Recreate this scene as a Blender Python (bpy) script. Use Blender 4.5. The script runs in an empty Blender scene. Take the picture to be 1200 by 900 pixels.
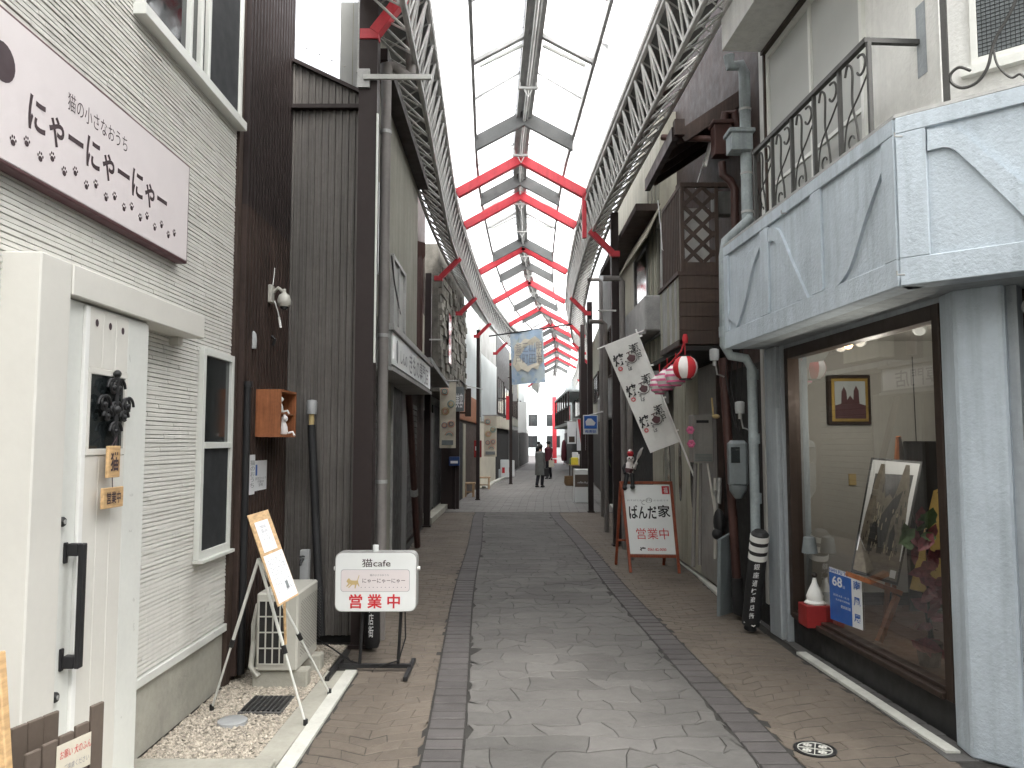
import bpy, bmesh, math, random
from mathutils import Vector, Matrix
R = random.Random(7)
sc = bpy.context.scene
col = sc.collection
rad = math.radians

# ---------------------------------------------------------------- camera
CAM = Vector((0.0, 0.0, 1.65)); F = 920.0; PITCH = math.atan(68 / 920)
cd = bpy.data.cameras.new('camera'); cam = bpy.data.objects.new('camera', cd); col.objects.link(cam)
cam.location = CAM; cam.rotation_euler = (math.pi / 2 + PITCH, 0, 0)
cd.sensor_width = 36; cd.lens = F / 1200 * 36; cd.clip_start = .05; cd.clip_end = 2000
sc.camera = cam
# ---------------------------------------------------------------- sky, sun, exposure
w = bpy.data.worlds.new('World'); sc.world = w; w.use_nodes = True
nt = w.node_tree; bg = nt.nodes['Background']
sky = nt.nodes.new('ShaderNodeTexSky'); sky.sky_type = 'NISHITA'; sky.sun_disc = False
sky.sun_elevation = rad(52); sky.sun_rotation = rad(140); sky.dust_density = 4; sky.air_density = 1.0
hs = nt.nodes.new('ShaderNodeHueSaturation'); hs.inputs['Saturation'].default_value = .12
nt.links.new(sky.outputs[0], hs.inputs['Color']); nt.links.new(hs.outputs[0], bg.inputs['Color'])
bg.inputs['Strength'].default_value = .15
sd = bpy.data.lights.new('sun', 'SUN'); sd.energy = .6; sd.angle = rad(20); sd.color = (1, .95, .88)
sun = bpy.data.objects.new('sun', sd); col.objects.link(sun)
sun.rotation_euler = (rad(38), 0, rad(40))
sc.view_settings.view_transform = 'Standard'; sc.view_settings.look = 'None'
sc.view_settings.exposure = EXPOSURE = 2.5
sc.view_settings.gamma = 1
sc.cycles.use_denoising = True
sc.cycles.max_bounces = 8; sc.cycles.diffuse_bounces = 5; sc.cycles.glossy_bounces = 3
sc.cycles.transmission_bounces = 5; sc.cycles.transparent_max_bounces = 8
sc.cycles.sample_clamp_indirect = 6; sc.cycles.caustics_reflective = False; sc.cycles.caustics_refractive = False

# ---------------------------------------------------------------- pixel helpers (pixels of the 1200x900 photograph -> points of the place)
_f = Vector((0, math.cos(PITCH), math.sin(PITCH))); _u = Vector((0, -math.sin(PITCH), math.cos(PITCH))); _r = Vector((1, 0, 0))
def ray(x, y): return _r * (x - 600) + _u * (450 - y) + _f * F
def at(x, y, Y):
    d = ray(x, y); return CAM + d * (Y / d.y)
def gnd(x, y, z=0.0):
    d = ray(x, y); return CAM + d * ((z - CAM.z) / d.z)
def V(*a): return Vector(a)
def interp(tab, t):
    if t <= tab[0][0]: return tab[0][1]
    for (a, b), (c, d) in zip(tab, tab[1:]):
        if t <= c:
            k = (t - a) / (c - a); return b + (d - b) * k
    return tab[-1][1]

# ---------------------------------------------------------------- mesh builder
class MB:
    def __init__(s): s.v = []; s.f = []
    def add(s, vs, fs):
        n = len(s.v); s.v += [Vector(p) for p in vs]; s.f += [tuple(i + n for i in f) for f in fs]; return s
    def obox(s, o, a, b, c):
        o = Vector(o); a = Vector(a); b = Vector(b); c = Vector(c)
        vs = [o, o + a, o + a + b, o + b, o + c, o + a + c, o + a + b + c, o + b + c]
        fs = [(0, 3, 2, 1), (4, 5, 6, 7), (0, 1, 5, 4), (1, 2, 6, 5), (2, 3, 7, 6), (3, 0, 4, 7)]
        if a.cross(b).dot(c) < 0: fs = [f[::-1] for f in fs]
        return s.add(vs, fs)
    def box(s, x0, x1, y0, y1, z0, z1): return s.obox((x0, y0, z0), (x1 - x0, 0, 0), (0, y1 - y0, 0), (0, 0, z1 - z0))
    def prism(s, pts, ext):                      # polygon swept by a vector
        pts = [Vector(p) for p in pts]; e = Vector(ext); n = len(pts)
        nrm = sum(((pts[i] - pts[0]).cross(pts[(i + 1) % n] - pts[0]) for i in range(1, n - 1)), Vector())
        if nrm.dot(e) > 0: pts = pts[::-1]
        vs = pts + [p + e for p in pts]
        fs = [tuple(range(n)), tuple(range(2 * n - 1, n - 1, -1))] + [(i, i + n, (i + 1) % n + n, (i + 1) % n) for i in range(n)]
        return s.add(vs, [f[::1] for f in fs])
    def tube(s, pts, r, n=8, r2=None, cap=True):
        pts = [Vector(p) for p in pts]; m = len(pts); b = len(s.v); up = None
        for i, p in enumerate(pts):
            t = (pts[min(i + 1, m - 1)] - pts[max(i - 1, 0)]).normalized()
            if up is None: up = t.orthogonal().normalized()
            up = (up - t * up.dot(t)).normalized(); q = t.cross(up)
            rr = r if r2 is None else r + (r2 - r) * i / (m - 1)
            if isinstance(r, (list, tuple)): rr = r[i]
            for k in range(n):
                a = 2 * math.pi * k / n; s.v.append(p + up * (rr * math.cos(a)) + q * (rr * math.sin(a)))
        for i in range(m - 1):
            for k in range(n):
                s.f.append((b + i * n + k, b + i * n + (k + 1) % n, b + (i + 1) * n + (k + 1) % n, b + (i + 1) * n + k))
        if cap: s.f += [tuple(b + k for k in range(n))[::-1], tuple(b + (m - 1) * n + k for k in range(n))]
        return s
    def bar(s, p, q, wd, th, up=(0, 0, 1)):      # rectangular bar from p to q, wd across, th along up
        p = Vector(p); q = Vector(q); d = (q - p); t = d.normalized(); up = Vector(up); up = (up - t * up.dot(t)).normalized(); sd_ = t.cross(up)
        return s.obox(p - sd_ * wd / 2 - up * th / 2, sd_ * wd, d, up * th)
    def lathe(s, o, prof, n=16, axis=(0, 0, 1), sx=1, sy=1):
        a = Vector(axis).normalized(); u = a.orthogonal().normalized() if abs(a.z) < .99 else Vector((1, 0, 0)); q = a.cross(u)
        b = len(s.v); o = Vector(o)
        for (r, h) in prof:
            for k in range(n):
                t = 2 * math.pi * k / n; s.v.append(o + a * h + u * (r * sx * math.cos(t)) + q * (r * sy * math.sin(t)))
        for i in range(len(prof) - 1):
            for k in range(n):
                s.f.append((b + i * n + k, b + i * n + (k + 1) % n, b + (i + 1) * n + (k + 1) % n, b + (i + 1) * n + k))
        s.f += [tuple(b + k for k in range(n))[::-1], tuple(b + (len(prof) - 1) * n + k for k in range(n))]
        return s
    def disc(s, c, u, v, n=14, ru=1, rv=1):
        c = Vector(c); u = Vector(u); v = Vector(v)
        return s.add([c + u * (ru * math.cos(2 * math.pi * k / n)) + v * (rv * math.sin(2 * math.pi * k / n)) for k in range(n)], [tuple(range(n))])
    def ball(s, c, r, n=12, m=8, sc_=(1, 1, 1)):
        pr = [(math.sin(math.pi * i / m), -math.cos(math.pi * i / m)) for i in range(m + 1)]
        b = len(s.v); c = Vector(c)
        for (rr, h) in pr:
            for k in range(n):
                t = 2 * math.pi * k / n; s.v.append(c + Vector((rr * math.cos(t) * r * sc_[0], rr * math.sin(t) * r * sc_[1], h * r * sc_[2])))
        for i in range(m):
            for k in range(n):
                s.f.append((b + i * n + k, b + i * n + (k + 1) % n, b + (i + 1) * n + (k + 1) % n, b + (i + 1) * n + k))
        return s
    def arc(s, c, u, v, r, a0, a1, rt, n=12, k=6):
        c = Vector(c); u = Vector(u); v = Vector(v)
        return s.tube([c + u * (r * math.cos(a0 + (a1 - a0) * i / n)) + v * (r * math.sin(a0 + (a1 - a0) * i / n)) for i in range(n + 1)], rt, k)
    def mesh(s, name, mat, org, smooth=False, bevel=0):
        me = bpy.data.meshes.new(name); me.from_pydata([p - org for p in s.v], [], s.f); me.update()
        if mat: me.materials.append(mat)
        if bevel:
            bm = bmesh.new(); bm.from_mesh(me)
            bmesh.ops.bevel(bm, geom=bm.edges[:], offset=bevel, segments=1, affect='EDGES', clamp_overlap=True)
            bm.to_mesh(me); bm.free()
        if smooth:
            for p in me.polygons: p.use_smooth = True
            try: me.set_sharp_from_angle(angle=rad(40))
            except Exception: pass
        return me

ORG = {}
def tag(o, label=None, cat=None, group=None, kind=None):
    if label: o['label'] = label
    if cat: o['category'] = cat
    if group: o['group'] = group
    if kind: o['kind'] = kind
    return o
def thing(name, label, cat, loc=(0, 0, 0), group=None):
    o = bpy.data.objects.new(name, None); col.objects.link(o); o.location = loc; o.empty_display_size = .1
    ORG[o.name] = Vector(loc); return tag(o, label, cat, group)
def part(name, mb, mat, parent, smooth=False, bevel=0, kind=None, label=None):
    org = ORG[parent.name]
    o = bpy.data.objects.new(name, mb.mesh(name, mat, org, smooth, bevel)); col.objects.link(o); o.parent = parent
    ORG[o.name] = org; return tag(o, label=label, kind=kind)
def solo(name, mb, mat, label=None, cat=None, group=None, kind=None, smooth=False, bevel=0, loc=None):
    if loc is None:
        xs = [p.x for p in mb.v]; ys = [p.y for p in mb.v]; zs = [p.z for p in mb.v]
        loc = Vector(((min(xs) + max(xs)) / 2, (min(ys) + max(ys)) / 2, min(zs)))
    loc = Vector(loc)
    o = bpy.data.objects.new(name, mb.mesh(name, mat, loc, smooth, bevel)); col.objects.link(o); o.location = loc
    ORG[o.name] = loc; return tag(o, label, cat, group, kind)
def copy_tree(o, parent=None, delta=None, label=None):
    c = o.copy(); col.objects.link(c); c.parent = parent
    if delta is not None: c.location = o.location + Vector(delta); ORG[c.name] = ORG[o.name] + Vector(delta)
    if label: c['label'] = label
    for ch in list(o.children): copy_tree(ch, c)
    return c

# text mapped onto the parallelogram O + U*s + W*t  (s,t in 0..1 over the text's own bounding box)
def text_mb(body, O, U, W, bold=0.0, mb=None, spacing=1.0, lean=0, line=1.0):
    cu = bpy.data.curves.new('txt', 'FONT'); cu.body = body; cu.offset = bold; cu.resolution_u = 3; cu.space_character = spacing; cu.space_line = line
    cu.align_x = 'CENTER'
    o = bpy.data.objects.new('txt', cu); col.objects.link(o)
    me = bpy.data.meshes.new_from_object(o.evaluated_get(bpy.context.evaluated_depsgraph_get()))
    mb = mb or MB(); O = Vector(O); U = Vector(U); W = Vector(W)
    if len(me.vertices):
        xs = [v.co.x for v in me.vertices]; ys = [v.co.y for v in me.vertices]
        x0, x1, y0, y1 = min(xs), max(xs), min(ys), max(ys)
        mb.add([O + U * ((v.co.x - x0) / max(x1 - x0, 1e-6)) + W * ((v.co.y - y0) / max(y1 - y0, 1e-6)) for v in me.vertices], [tuple(p.vertices) for p in me.polygons])
    bpy.data.objects.remove(o); bpy.data.meshes.remove(me); return mb

# ---------------------------------------------------------------- materials
def mat(name, c, rough=.75, var=.18, scale=3.0, bump=0.0, bscale=40.0, metal=0.0, streak=0.0, objvar=0.0, spec=.4, dirt=0.0, grain=None, coat=0):
    m = bpy.data.materials.new(name); m.use_nodes = True; n = m.node_tree; b = n.nodes['Principled BSDF']; L = n.links.new
    b.inputs['Roughness'].default_value = rough; b.inputs['Metallic'].default_value = metal; b.inputs['Specular IOR Level'].default_value = spec
    b.inputs['Coat Weight'].default_value = coat
    geo = n.nodes.new('ShaderNodeNewGeometry')
    def noise(sc_, det=5, vec=None, ro=.6):
        t = n.nodes.new('ShaderNodeTexNoise'); t.inputs['Scale'].default_value = sc_; t.inputs['Detail'].default_value = det; t.inputs['Roughness'].default_value = ro
        L(vec or geo.outputs['Position'], t.inputs['Vector']); return t.outputs['Fac']
    def rng(f, a, b_, c_, d):
        r = n.nodes.new('ShaderNodeMapRange'); L(f, r.inputs[0])
        for i, x in enumerate((a, b_, c_, d)): r.inputs[i + 1].default_value = x
        return r.outputs[0]
    def mul(a, b_):
        q = n.nodes.new('ShaderNodeMath'); q.operation = 'MULTIPLY'; L(a, q.inputs[0])
        if hasattr(b_, 'links'): L(b_, q.inputs[1])
        else: q.inputs[1].default_value = b_
        return q.outputs[0]
    f = rng(noise(scale), .3, .7, 1 - var, 1 + var)
    f = mul(f, rng(noise(scale * 11, 4), .3, .7, 1 - var * .5, 1 + var * .5))
    if streak:
        mp = n.nodes.new('ShaderNodeMapping'); mp.inputs['Scale'].default_value = (14, 14, .9); L(geo.outputs['Position'], mp.inputs[0])
        f = mul(f, rng(noise(1.0, 6, mp.outputs[0]), .45, .75, 1, 1 - streak))
    if grain:
        mp = n.nodes.new('ShaderNodeMapping'); mp.inputs['Scale'].default_value = grain; L(geo.outputs['Position'], mp.inputs[0])
        f = mul(f, rng(noise(1.0, 6, mp.outputs[0]), .3, .7, .72, 1.25))
    if dirt: f = mul(f, rng(noise(.9, 8, None, .75), .5, .72, 1, 1 - dirt))
    if objvar:
        oi = n.nodes.new('ShaderNodeObjectInfo'); f = mul(f, rng(oi.outputs['Random'], 0, 1, 1 - objvar, 1 + objvar))
    vm = n.nodes.new('ShaderNodeVectorMath'); vm.operation = 'SCALE'; vm.inputs[0].default_value = c[:3]; L(f, vm.inputs['Scale'])
    L(vm.outputs[0], b.inputs['Base Color'])
    L(rng(noise(scale * 4, 3), .3, .7, max(.03, rough - .08), min(1, rough + .1)), b.inputs['Roughness'])
    if bump:
        bp = n.nodes.new('ShaderNodeBump'); bp.inputs['Strength'].default_value = min(1, bump); bp.inputs['Distance'].default_value = .006
        L(noise(bscale, 6), bp.inputs['Height']); L(bp.outputs[0], b.inputs['Normal'])
    return m
def glass(name, tint=(.9, .93, .92), refl=1.0):
    m = bpy.data.materials.new(name); m.use_nodes = True; n = m.node_tree; L = n.links.new; n.nodes.remove(n.nodes['Principled BSDF'])
    tr = n.nodes.new('ShaderNodeBsdfTransparent'); tr.inputs[0].default_value = (*tint, 1)
    gl = n.nodes.new('ShaderNodeBsdfGlossy'); gl.inputs['Roughness'].default_value = .01
    fr = n.nodes.new('ShaderNodeFresnel'); fr.inputs[0].default_value = 1.5
    mu = n.nodes.new('ShaderNodeMath'); mu.operation = 'MULTIPLY'; mu.inputs[1].default_value = 3.4 * refl; L(fr.outputs[0], mu.inputs[0])
    mx = n.nodes.new('ShaderNodeMixShader'); L(mu.outputs[0], mx.inputs[0]); L(tr.outputs[0], mx.inputs[1]); L(gl.outputs[0], mx.inputs[2])
    L(mx.outputs[0], n.nodes['Material Output'].inputs[0]); return m
def translucent(name, c, dirt=.25, amount=.85):
    m = bpy.data.materials.new(name); m.use_nodes = True; n = m.node_tree; L = n.links.new; n.nodes.remove(n.nodes['Principled BSDF'])
    geo = n.nodes.new('ShaderNodeNewGeometry'); t = n.nodes.new('ShaderNodeTexNoise'); t.inputs['Scale'].default_value = 2.2; t.inputs['Detail'].default_value = 9; t.inputs['Roughness'].default_value = .7
    L(geo.outputs['Position'], t.inputs['Vector'])
    r = n.nodes.new('ShaderNodeMapRange'); L(t.outputs['Fac'], r.inputs[0]); r.inputs[1].default_value = .55; r.inputs[2].default_value = .70; r.inputs[3].default_value = 1; r.inputs[4].default_value = 1 - dirt
    vm = n.nodes.new('ShaderNodeVectorMath'); vm.operation = 'SCALE'; vm.inputs[0].default_value = c; L(r.outputs[0], vm.inputs['Scale'])
    a = n.nodes.new('ShaderNodeBsdfTranslucent'); b = n.nodes.new('ShaderNodeBsdfDiffuse'); L(vm.outputs[0], a.inputs[0]); L(vm.outputs[0], b.inputs[0])
    mx = n.nodes.new('ShaderNodeMixShader'); mx.inputs[0].default_value = amount; L(b.outputs[0], mx.inputs[1]); L(a.outputs[0], mx.inputs[2])
    L(mx.outputs[0], n.nodes['Material Output'].inputs[0]); return m

M = dict(
  siding=mat('siding', (.62, .61, .565), .8, .05, 2, .3, 90, streak=.08, dirt=.06),
  cream=mat('cream_paint', (.64, .625, .575), .45, .03, 2, .08, 60),
  white=mat('white_paint', (.78, .78, .75), .4, .04),
  whitealu=mat('white_aluminium', (.66, .67, .63), .35, .05),
  concrete=mat('concrete', (.36, .35, .30), .9, .14, 2, .5, 70, dirt=.25),
  concreted=mat('dark_concrete', (.10, .097, .093), .9, .2, 3, .5, 70, dirt=.3),
  kerb=mat('kerb_white', (.55, .55, .5), .85, .12, 5, .3, 80, dirt=.3),
  gravelb=mat('gravel_bed', (.2, .18, .15), .95, .3, 20, .8, 90),
  pebble=mat('pebbles', (.38, .34, .28), .8, .6, 45),
  stone=mat('centre_stone', (.122, .117, .110), .88, .16, 1.3, .6, 55, objvar=.12, dirt=.35),
  band=mat('band_brick', (.086, .079, .077), .75, .14, 1.5, .5, 60, objvar=.10, dirt=.25),
  side=mat('side_brick', (.132, .110, .088), .8, .15, 1.4, .6, 50, objvar=.06, dirt=.35),
  joint=mat('joint_mortar', (.035, .033, .03), .95, .2, 4, .5, 90),
  asphalt=mat('asphalt', (.06, .06, .062), .9, .2, 2, .6, 90),
  woodd=mat('dark_wood', (.048, .030, .024), .65, .3, 2, .4, 60, grain=(70, 70, 2), streak=.3),
  woodb=mat('brown_wood', (.052, .034, .026), .65, .25, 2, .4, 60, grain=(70, 70, 2)),
  ribmetal=mat('ribbed_metal', (.15, .138, .126), .5, .15, 2, metal=.2, streak=.3, dirt=.25),
  darkcol=mat('dark_brown_steel', (.032, .023, .022), .5, .12, 2, metal=.2, spec=.35),
  black=mat('black_paint', (.015, .015, .016), .45, .1),
  blackwrap=mat('black_wrap', (.02, .02, .021), .6, .2, 5, .4, 25),
  pvc=mat('grey_pvc', (.20, .185, .175), .5, .12, 3, streak=.25),
  pvcb=mat('bluegrey_pvc', (.30, .34, .35), .55, .2, 4, streak=.35, dirt=.3),
  pvcr=mat('redbrown_pvc', (.065, .030, .025), .5, .2, 3, streak=.3),
  galv=mat('galvanised_steel', (.40, .40, .39), .5, .2, 5, metal=.5, dirt=.25),
  trussm=mat('truss_paint', (.52, .52, .50), .5, .15, 4, dirt=.3),
  greybeam=mat('grey_beam', (.12, .122, .12), .6, .15, 4, dirt=.35),
  red=mat('red_paint', (.55, .045, .06), .4, .12, 3, streak=.25),
  redd=mat('red_plastic', (.26, .02, .02), .5, .1),
  olive=mat('olive_wall', (.27, .265, .22), .85, .12, 1.5, .4, 50, streak=.3, dirt=.25),
  beige=mat('beige_wall', (.42, .40, .32), .8, .1, 1.5, .3, 50, streak=.3, dirt=.2),
  greyw=mat('grey_wall', (.30, .305, .295), .8, .12, 1.5, .3, 50, streak=.35, dirt=.25),
  paleg=mat('pale_panel', (.50, .54, .54), .6, .06, 1, streak=.12),
  stonew=mat('rough_stone', (.20, .19, .165), .9, .3, 6, 1, 22, objvar=.3),
  shutter=mat('shutter', (.15, .145, .135), .5, .15, 2, metal=.3, streak=.3),
  shutterd=mat('dark_shutter', (.05, .05, .05), .5, .15, 2, metal=.3, streak=.3),
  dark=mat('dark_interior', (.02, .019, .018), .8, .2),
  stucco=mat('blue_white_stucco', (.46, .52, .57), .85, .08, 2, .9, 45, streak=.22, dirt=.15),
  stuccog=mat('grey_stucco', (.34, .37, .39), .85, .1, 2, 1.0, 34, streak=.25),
  stuccow=mat('white_stucco', (.72, .72, .69), .85, .07, 2, .9, 40, streak=.15, dirt=.15),
  iron=mat('wrought_iron', (.05, .05, .047), .6, .2, 8),
  bronze=mat('bronze_frame', (.05, .035, .028), .45, .15, 3, metal=.4),
  frost=mat('frosted_glass', (.40, .41, .39), .6, .02, 1, spec=.6),
  dglass=mat('dark_glass', (.018, .022, .023), .06, .1, 2, spec=.8),
  screen=mat('insect_screen', (.022, .024, .026), .7, .1, 2),
  pinew=mat('pine_wood', (.55, .36, .18), .5, .12, 4, grain=(60, 8, 60)),
  orangew=mat('orange_wood', (.30, .11, .045), .5, .2, 4, grain=(60, 60, 3)),
  rustw=mat('red_brown_wood', (.27, .065, .03), .5, .2, 4, grain=(60, 60, 3)),
  slatb=mat('taupe_slat', (.115, .09, .072), .55, .1, 4),
  paper=mat('paper', (.76, .77, .78), .7, .03),
  signp=mat('pink_sign', (.70, .645, .642), .45, .03, 1),
  signw=mat('white_sign', (.74, .76, .75), .4, .03, 1, coat=.2),
  maroon=mat('maroon_trim', (.10, .045, .05), .5, .1),
  ink=mat('brown_ink', (.055, .035, .04), .6, .1),
  inkb=mat('black_ink', (.02, .02, .022), .6, .1),
  inkg=mat('grey_ink', (.22, .22, .24), .6, .1),
  inkr=mat('red_ink', (.55, .03, .04), .6, .1),
  inkbl=mat('blue_ink', (.03, .12, .42), .5, .05),
  cloth=mat('white_cloth', (.74, .74, .71), .8, .06, 2),
  pink=mat('pink_paper', (.75, .18, .34), .6, .1, 3),
  lantw=mat('lantern_white', (.78, .74, .72), .55, .05),
  acbody=mat('ac_body', (.47, .46, .41), .45, .06, 3, dirt=.2),
  mesh=mat('perforated_dots', (.10, .10, .09), .6, .1),
  sensor=mat('sensor_grey', (.35, .36, .36), .4, .1),
  meterg=mat('meter_grey', (.16, .18, .185), .4, .12, 3),
  boiler=mat('boiler_beige_grey', (.27, .26, .24), .45, .1, 3, streak=.2),
  skin=mat('skin', (.50, .32, .24), .5, .05), hair=mat('dark_hair', (.02, .016, .014), .5, .2),
  coatg=mat('grey_coat', (.11, .115, .11), .85, .15, 10), coatr=mat('dark_red_jacket', (.10, .02, .03), .8, .1), navy=mat('dark_trousers', (.015, .015, .02), .8, .1),
  teal=mat('teal_print', (.16, .33, .34), .7, .1), salmon=mat('salmon_print', (.62, .33, .24), .7, .1), sand=mat('cream_cloth', (.60, .56, .46), .8, .08), ochre=mat('ochre_print', (.55, .42, .2), .7, .1),
  yellow=mat('yellow_cloth', (.75, .62, .06), .7, .1), green=mat('green_leaf', (.09, .16, .06), .6, .3, 20), leafr=mat('red_leaf', (.26, .07, .09), .5, .4, 30),
  towerc=mat('sepia_wash', (.17, .15, .12), .8, .3, 30), tint=mat('pale_wash', (.38, .33, .24), .8, .2, 30), gold=mat('gold_frame', (.55, .38, .12), .35, .15, 8, metal=.7), interior=mat('room_wall', (.50, .49, .455), .8, .06, 1), floorw=mat('room_floor', (.12, .06, .035), .35, .15, 3, grain=(3, 40, 40)),
  blackwood=mat('black_easel', (.02, .018, .017), .5, .1), basket=mat('basket', (.20, .12, .06), .8, .3, 30, 1, 60), bluebox=mat('navy_box', (.02, .05, .16), .4, .1), bench=mat('bench_wood', (.36, .25, .15), .6, .2, 4),
  glass=glass('window_glass'), roofp=translucent('polycarbonate_sheet', (.97, .98, .98), .85, .96), wallp=translucent('polycarbonate_wall', (.92, .94, .97), .1),
)
def clear_sheet(m):
    n = m.node_tree; o = n.nodes['Material Output']; prev = o.inputs[0].links[0].from_socket; t = n.nodes.new('ShaderNodeBsdfTransparent'); mx = n.nodes.new('ShaderNodeMixShader')
    mx.inputs[0].default_value = .6; n.links.new(prev, mx.inputs[1]); n.links.new(t.outputs[0], mx.inputs[2]); n.links.new(mx.outputs[0], o.inputs[0])
clear_sheet(M['wallp'])
def fab(name, base, blotches):
    m = mat(name, base, .8, .1, 2); n = m.node_tree; L = n.links.new; b = n.nodes['Principled BSDF']
    prev = b.inputs['Base Color'].links[0].from_socket; geo = n.nodes.new('ShaderNodeNewGeometry')
    for i, (c, lo, sc_) in enumerate(blotches):
        t = n.nodes.new('ShaderNodeTexNoise'); t.noise_dimensions = '4D'; t.inputs['W'].default_value = i * 7.3; t.inputs['Scale'].default_value = sc_; t.inputs['Detail'].default_value = 4
        L(geo.outputs['Position'], t.inputs['Vector']); r = n.nodes.new('ShaderNodeMapRange'); L(t.outputs['Fac'], r.inputs[0]); r.inputs[1].default_value = lo; r.inputs[2].default_value = lo + .1
        mx = n.nodes.new('ShaderNodeMixRGB'); L(r.outputs[0], mx.inputs[0]); L(prev, mx.inputs[1]); mx.inputs[2].default_value = (*c, 1); prev = mx.outputs[0]
    L(prev, b.inputs['Base Color']); return m
M['bluecloth'] = fab('dyed_blue_cloth', (.34, .44, .56), [((.45, .52, .55), .48, 3), ((.22, .34, .5), .58, 5), ((.38, .46, .34), .6, 4)])

# ---------------------------------------------------------------- street frame
CG = [(0, .52), (4, .52), (8.8, .33), (13, .27), (18, .10), (23.7, .33), (30.4, 1.15), (37, 2.0), (45, 2.6), (60, 3.3), (90, 5)]
CR = [(0, .45), (7, .30), (12.5, .13), (14.4, .15), (18.4, .26), (22.4, .49), (26.8, .93), (30.3, 1.5), (37, 2.1), (45, 2.6), (60, 3.2), (90, 5)]
def cg(y): return (interp(CG, y - .8) + interp(CG, y) + interp(CG, y + .8)) / 3
def cr(y): return (interp(CR, y - .8) + interp(CR, y) + interp(CR, y + .8)) / 3
XLT = [(0, -1.11), (5.8, -1.11), (6.2, -1.28), (6.8, -1.33), (12, -1.6), (18, -1.83), (23.5, -1.6), (28, -1.25), (32, -.9), (35.3, -.6), (40, -.1), (49, .4), (56, 1), (90, 2.5)]
M['farp'] = mat('far_brick', (.17, .163, .155), .8, .14, 1.5, .4, 60, dirt=.2)
XRT = [(0, 2.5), (4.1, 2.30), (6.3, 2.2), (8, 2.18), (10, 2.27), (18, 2.4), (21.4, 2.58), (30, 3.0), (36, 3.6), (45, 4.2), (60, 5.2), (90, 7)]

class Wall:
    def __init__(s, a, b, side):
        s.a = Vector((a[0], a[1], 0)); d = Vector((b[0] - a[0], b[1] - a[1], 0)); s.L = d.length; s.d = d.normalized()
        s.n = Vector((s.d.y, -s.d.x, 0)) * (1 if side == 'L' else -1)
        if side == 'F': s.n = Vector((s.d.y, -s.d.x, 0))
    def pt(s, u, z, off=0): return s.a + s.d * u + s.n * off + Vector((0, 0, z))
    def pix(s, x, y, off=0):
        d = ray(x, y); o = s.a + s.n * off; t = (o - CAM).dot(s.n) / d.dot(s.n); p = CAM + d * t
        return ((p - s.a).dot(s.d), p.z)
    def P(s, x, y, off=0): u, z = s.pix(x, y, off); return s.pt(u, z, off)
    def box(s, mb, u0, u1, z0, z1, d0=0, d1=.05): return mb.obox(s.pt(u0, z0, d0), s.d * (u1 - u0), Vector((0, 0, z1 - z0)), s.n * (d1 - d0))
    def y(s, Y): return (Y - s.a.y) / s.d.y
def B(): return MB()
# ================================================================ GROUND
g = B(); g.box(-150, 150, -60, 300, -.5, -.06); solo('ground', g, M['asphalt'], kind='structure', loc=(0, 0, -.06))
g = B()
ys = [-8 + i * 1.0 for i in range(110)]
vs = []; fs = []
for y in ys: vs += [(interp(XLT, y) - .6, y, -.006), (interp(XRT, y) + .6, y, -.006)]
for i in range(len(ys) - 1): fs.append((2 * i, 2 * i + 1, 2 * i + 3, 2 * i + 2))
g.add(vs, fs); street = solo('street', g, M['joint'], kind='structure', loc=(0, 0, 0))
def unfold(poly, lo, hi):      # keep a polygon's clamped edge straight
    for b in (lo, hi):
        c = [p for p in poly if abs(p[0] - b) < 1e-6]
        if len(c) > 2:
            a, d = min(c, key=lambda p: p[1]), max(c, key=lambda p: p[1]); poly = [p for p in poly if abs(p[0] - b) >= 1e-6 or p is a or p is d]
    return poly
def stone(poly, mt, name, z=0.0, inset=.004, parts_left=None, bulk=None):
    n = len(poly); c = sum((Vector((p[0], p[1], 0)) for p in poly), Vector()) / n
    area = abs(sum(poly[i][0] * poly[(i + 1) % n][1] - poly[(i + 1) % n][0] * poly[i][1] for i in range(n))) / 2
    if area < (.012 if name == 'flagstone' else .0025): return
    def ins(k, zz):
        out = []
        for i in range(n):
            p0, p1, p2 = poly[i - 1], poly[i], poly[(i + 1) % n]
            d1 = Vector((p1[0] - p0[0], p1[1] - p0[1])); d2 = Vector((p2[0] - p1[0], p2[1] - p1[1]))
            if d1.length < 1e-6 or d2.length < 1e-6: out.append(Vector((p1[0], p1[1], zz))); continue
            n1 = Vector((-d1.y, d1.x)).normalized(); n2 = Vector((-d2.y, d2.x)).normalized(); m_ = n1 + n2
            m_ = m_ / max(.5, 1 + n1.dot(n2)); out.append(Vector((p1[0] + m_.x * k, p1[1] + m_.y * k * 3.0, zz)))
        return out
    a = ins(inset + .002, z); b = ins(inset, z - .005); d = ins(inset, z - .012)
    mb = bulk if bulk is not None else MB()
    mb.add(a + b + d, [tuple(range(n))] + [(i, n + i, n + (i + 1) % n, (i + 1) % n) for i in range(n)] + [(n + i, 2 * n + i, 2 * n + (i + 1) % n, n + (i + 1) % n) for i in range(n)])
    if bulk is None:
        mb.f[0] = mb.f[0]
        o = part(name, mb, mt, street); return o
def ccw(poly):
    n = len(poly); a = sum(poly[i][0] * poly[(i + 1) % n][1] - poly[(i + 1) % n][0] * poly[i][1] for i in range(n))
    return poly if a > 0 else poly[::-1]
def zz(): return R.uniform(-.0015, .0015)
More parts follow.
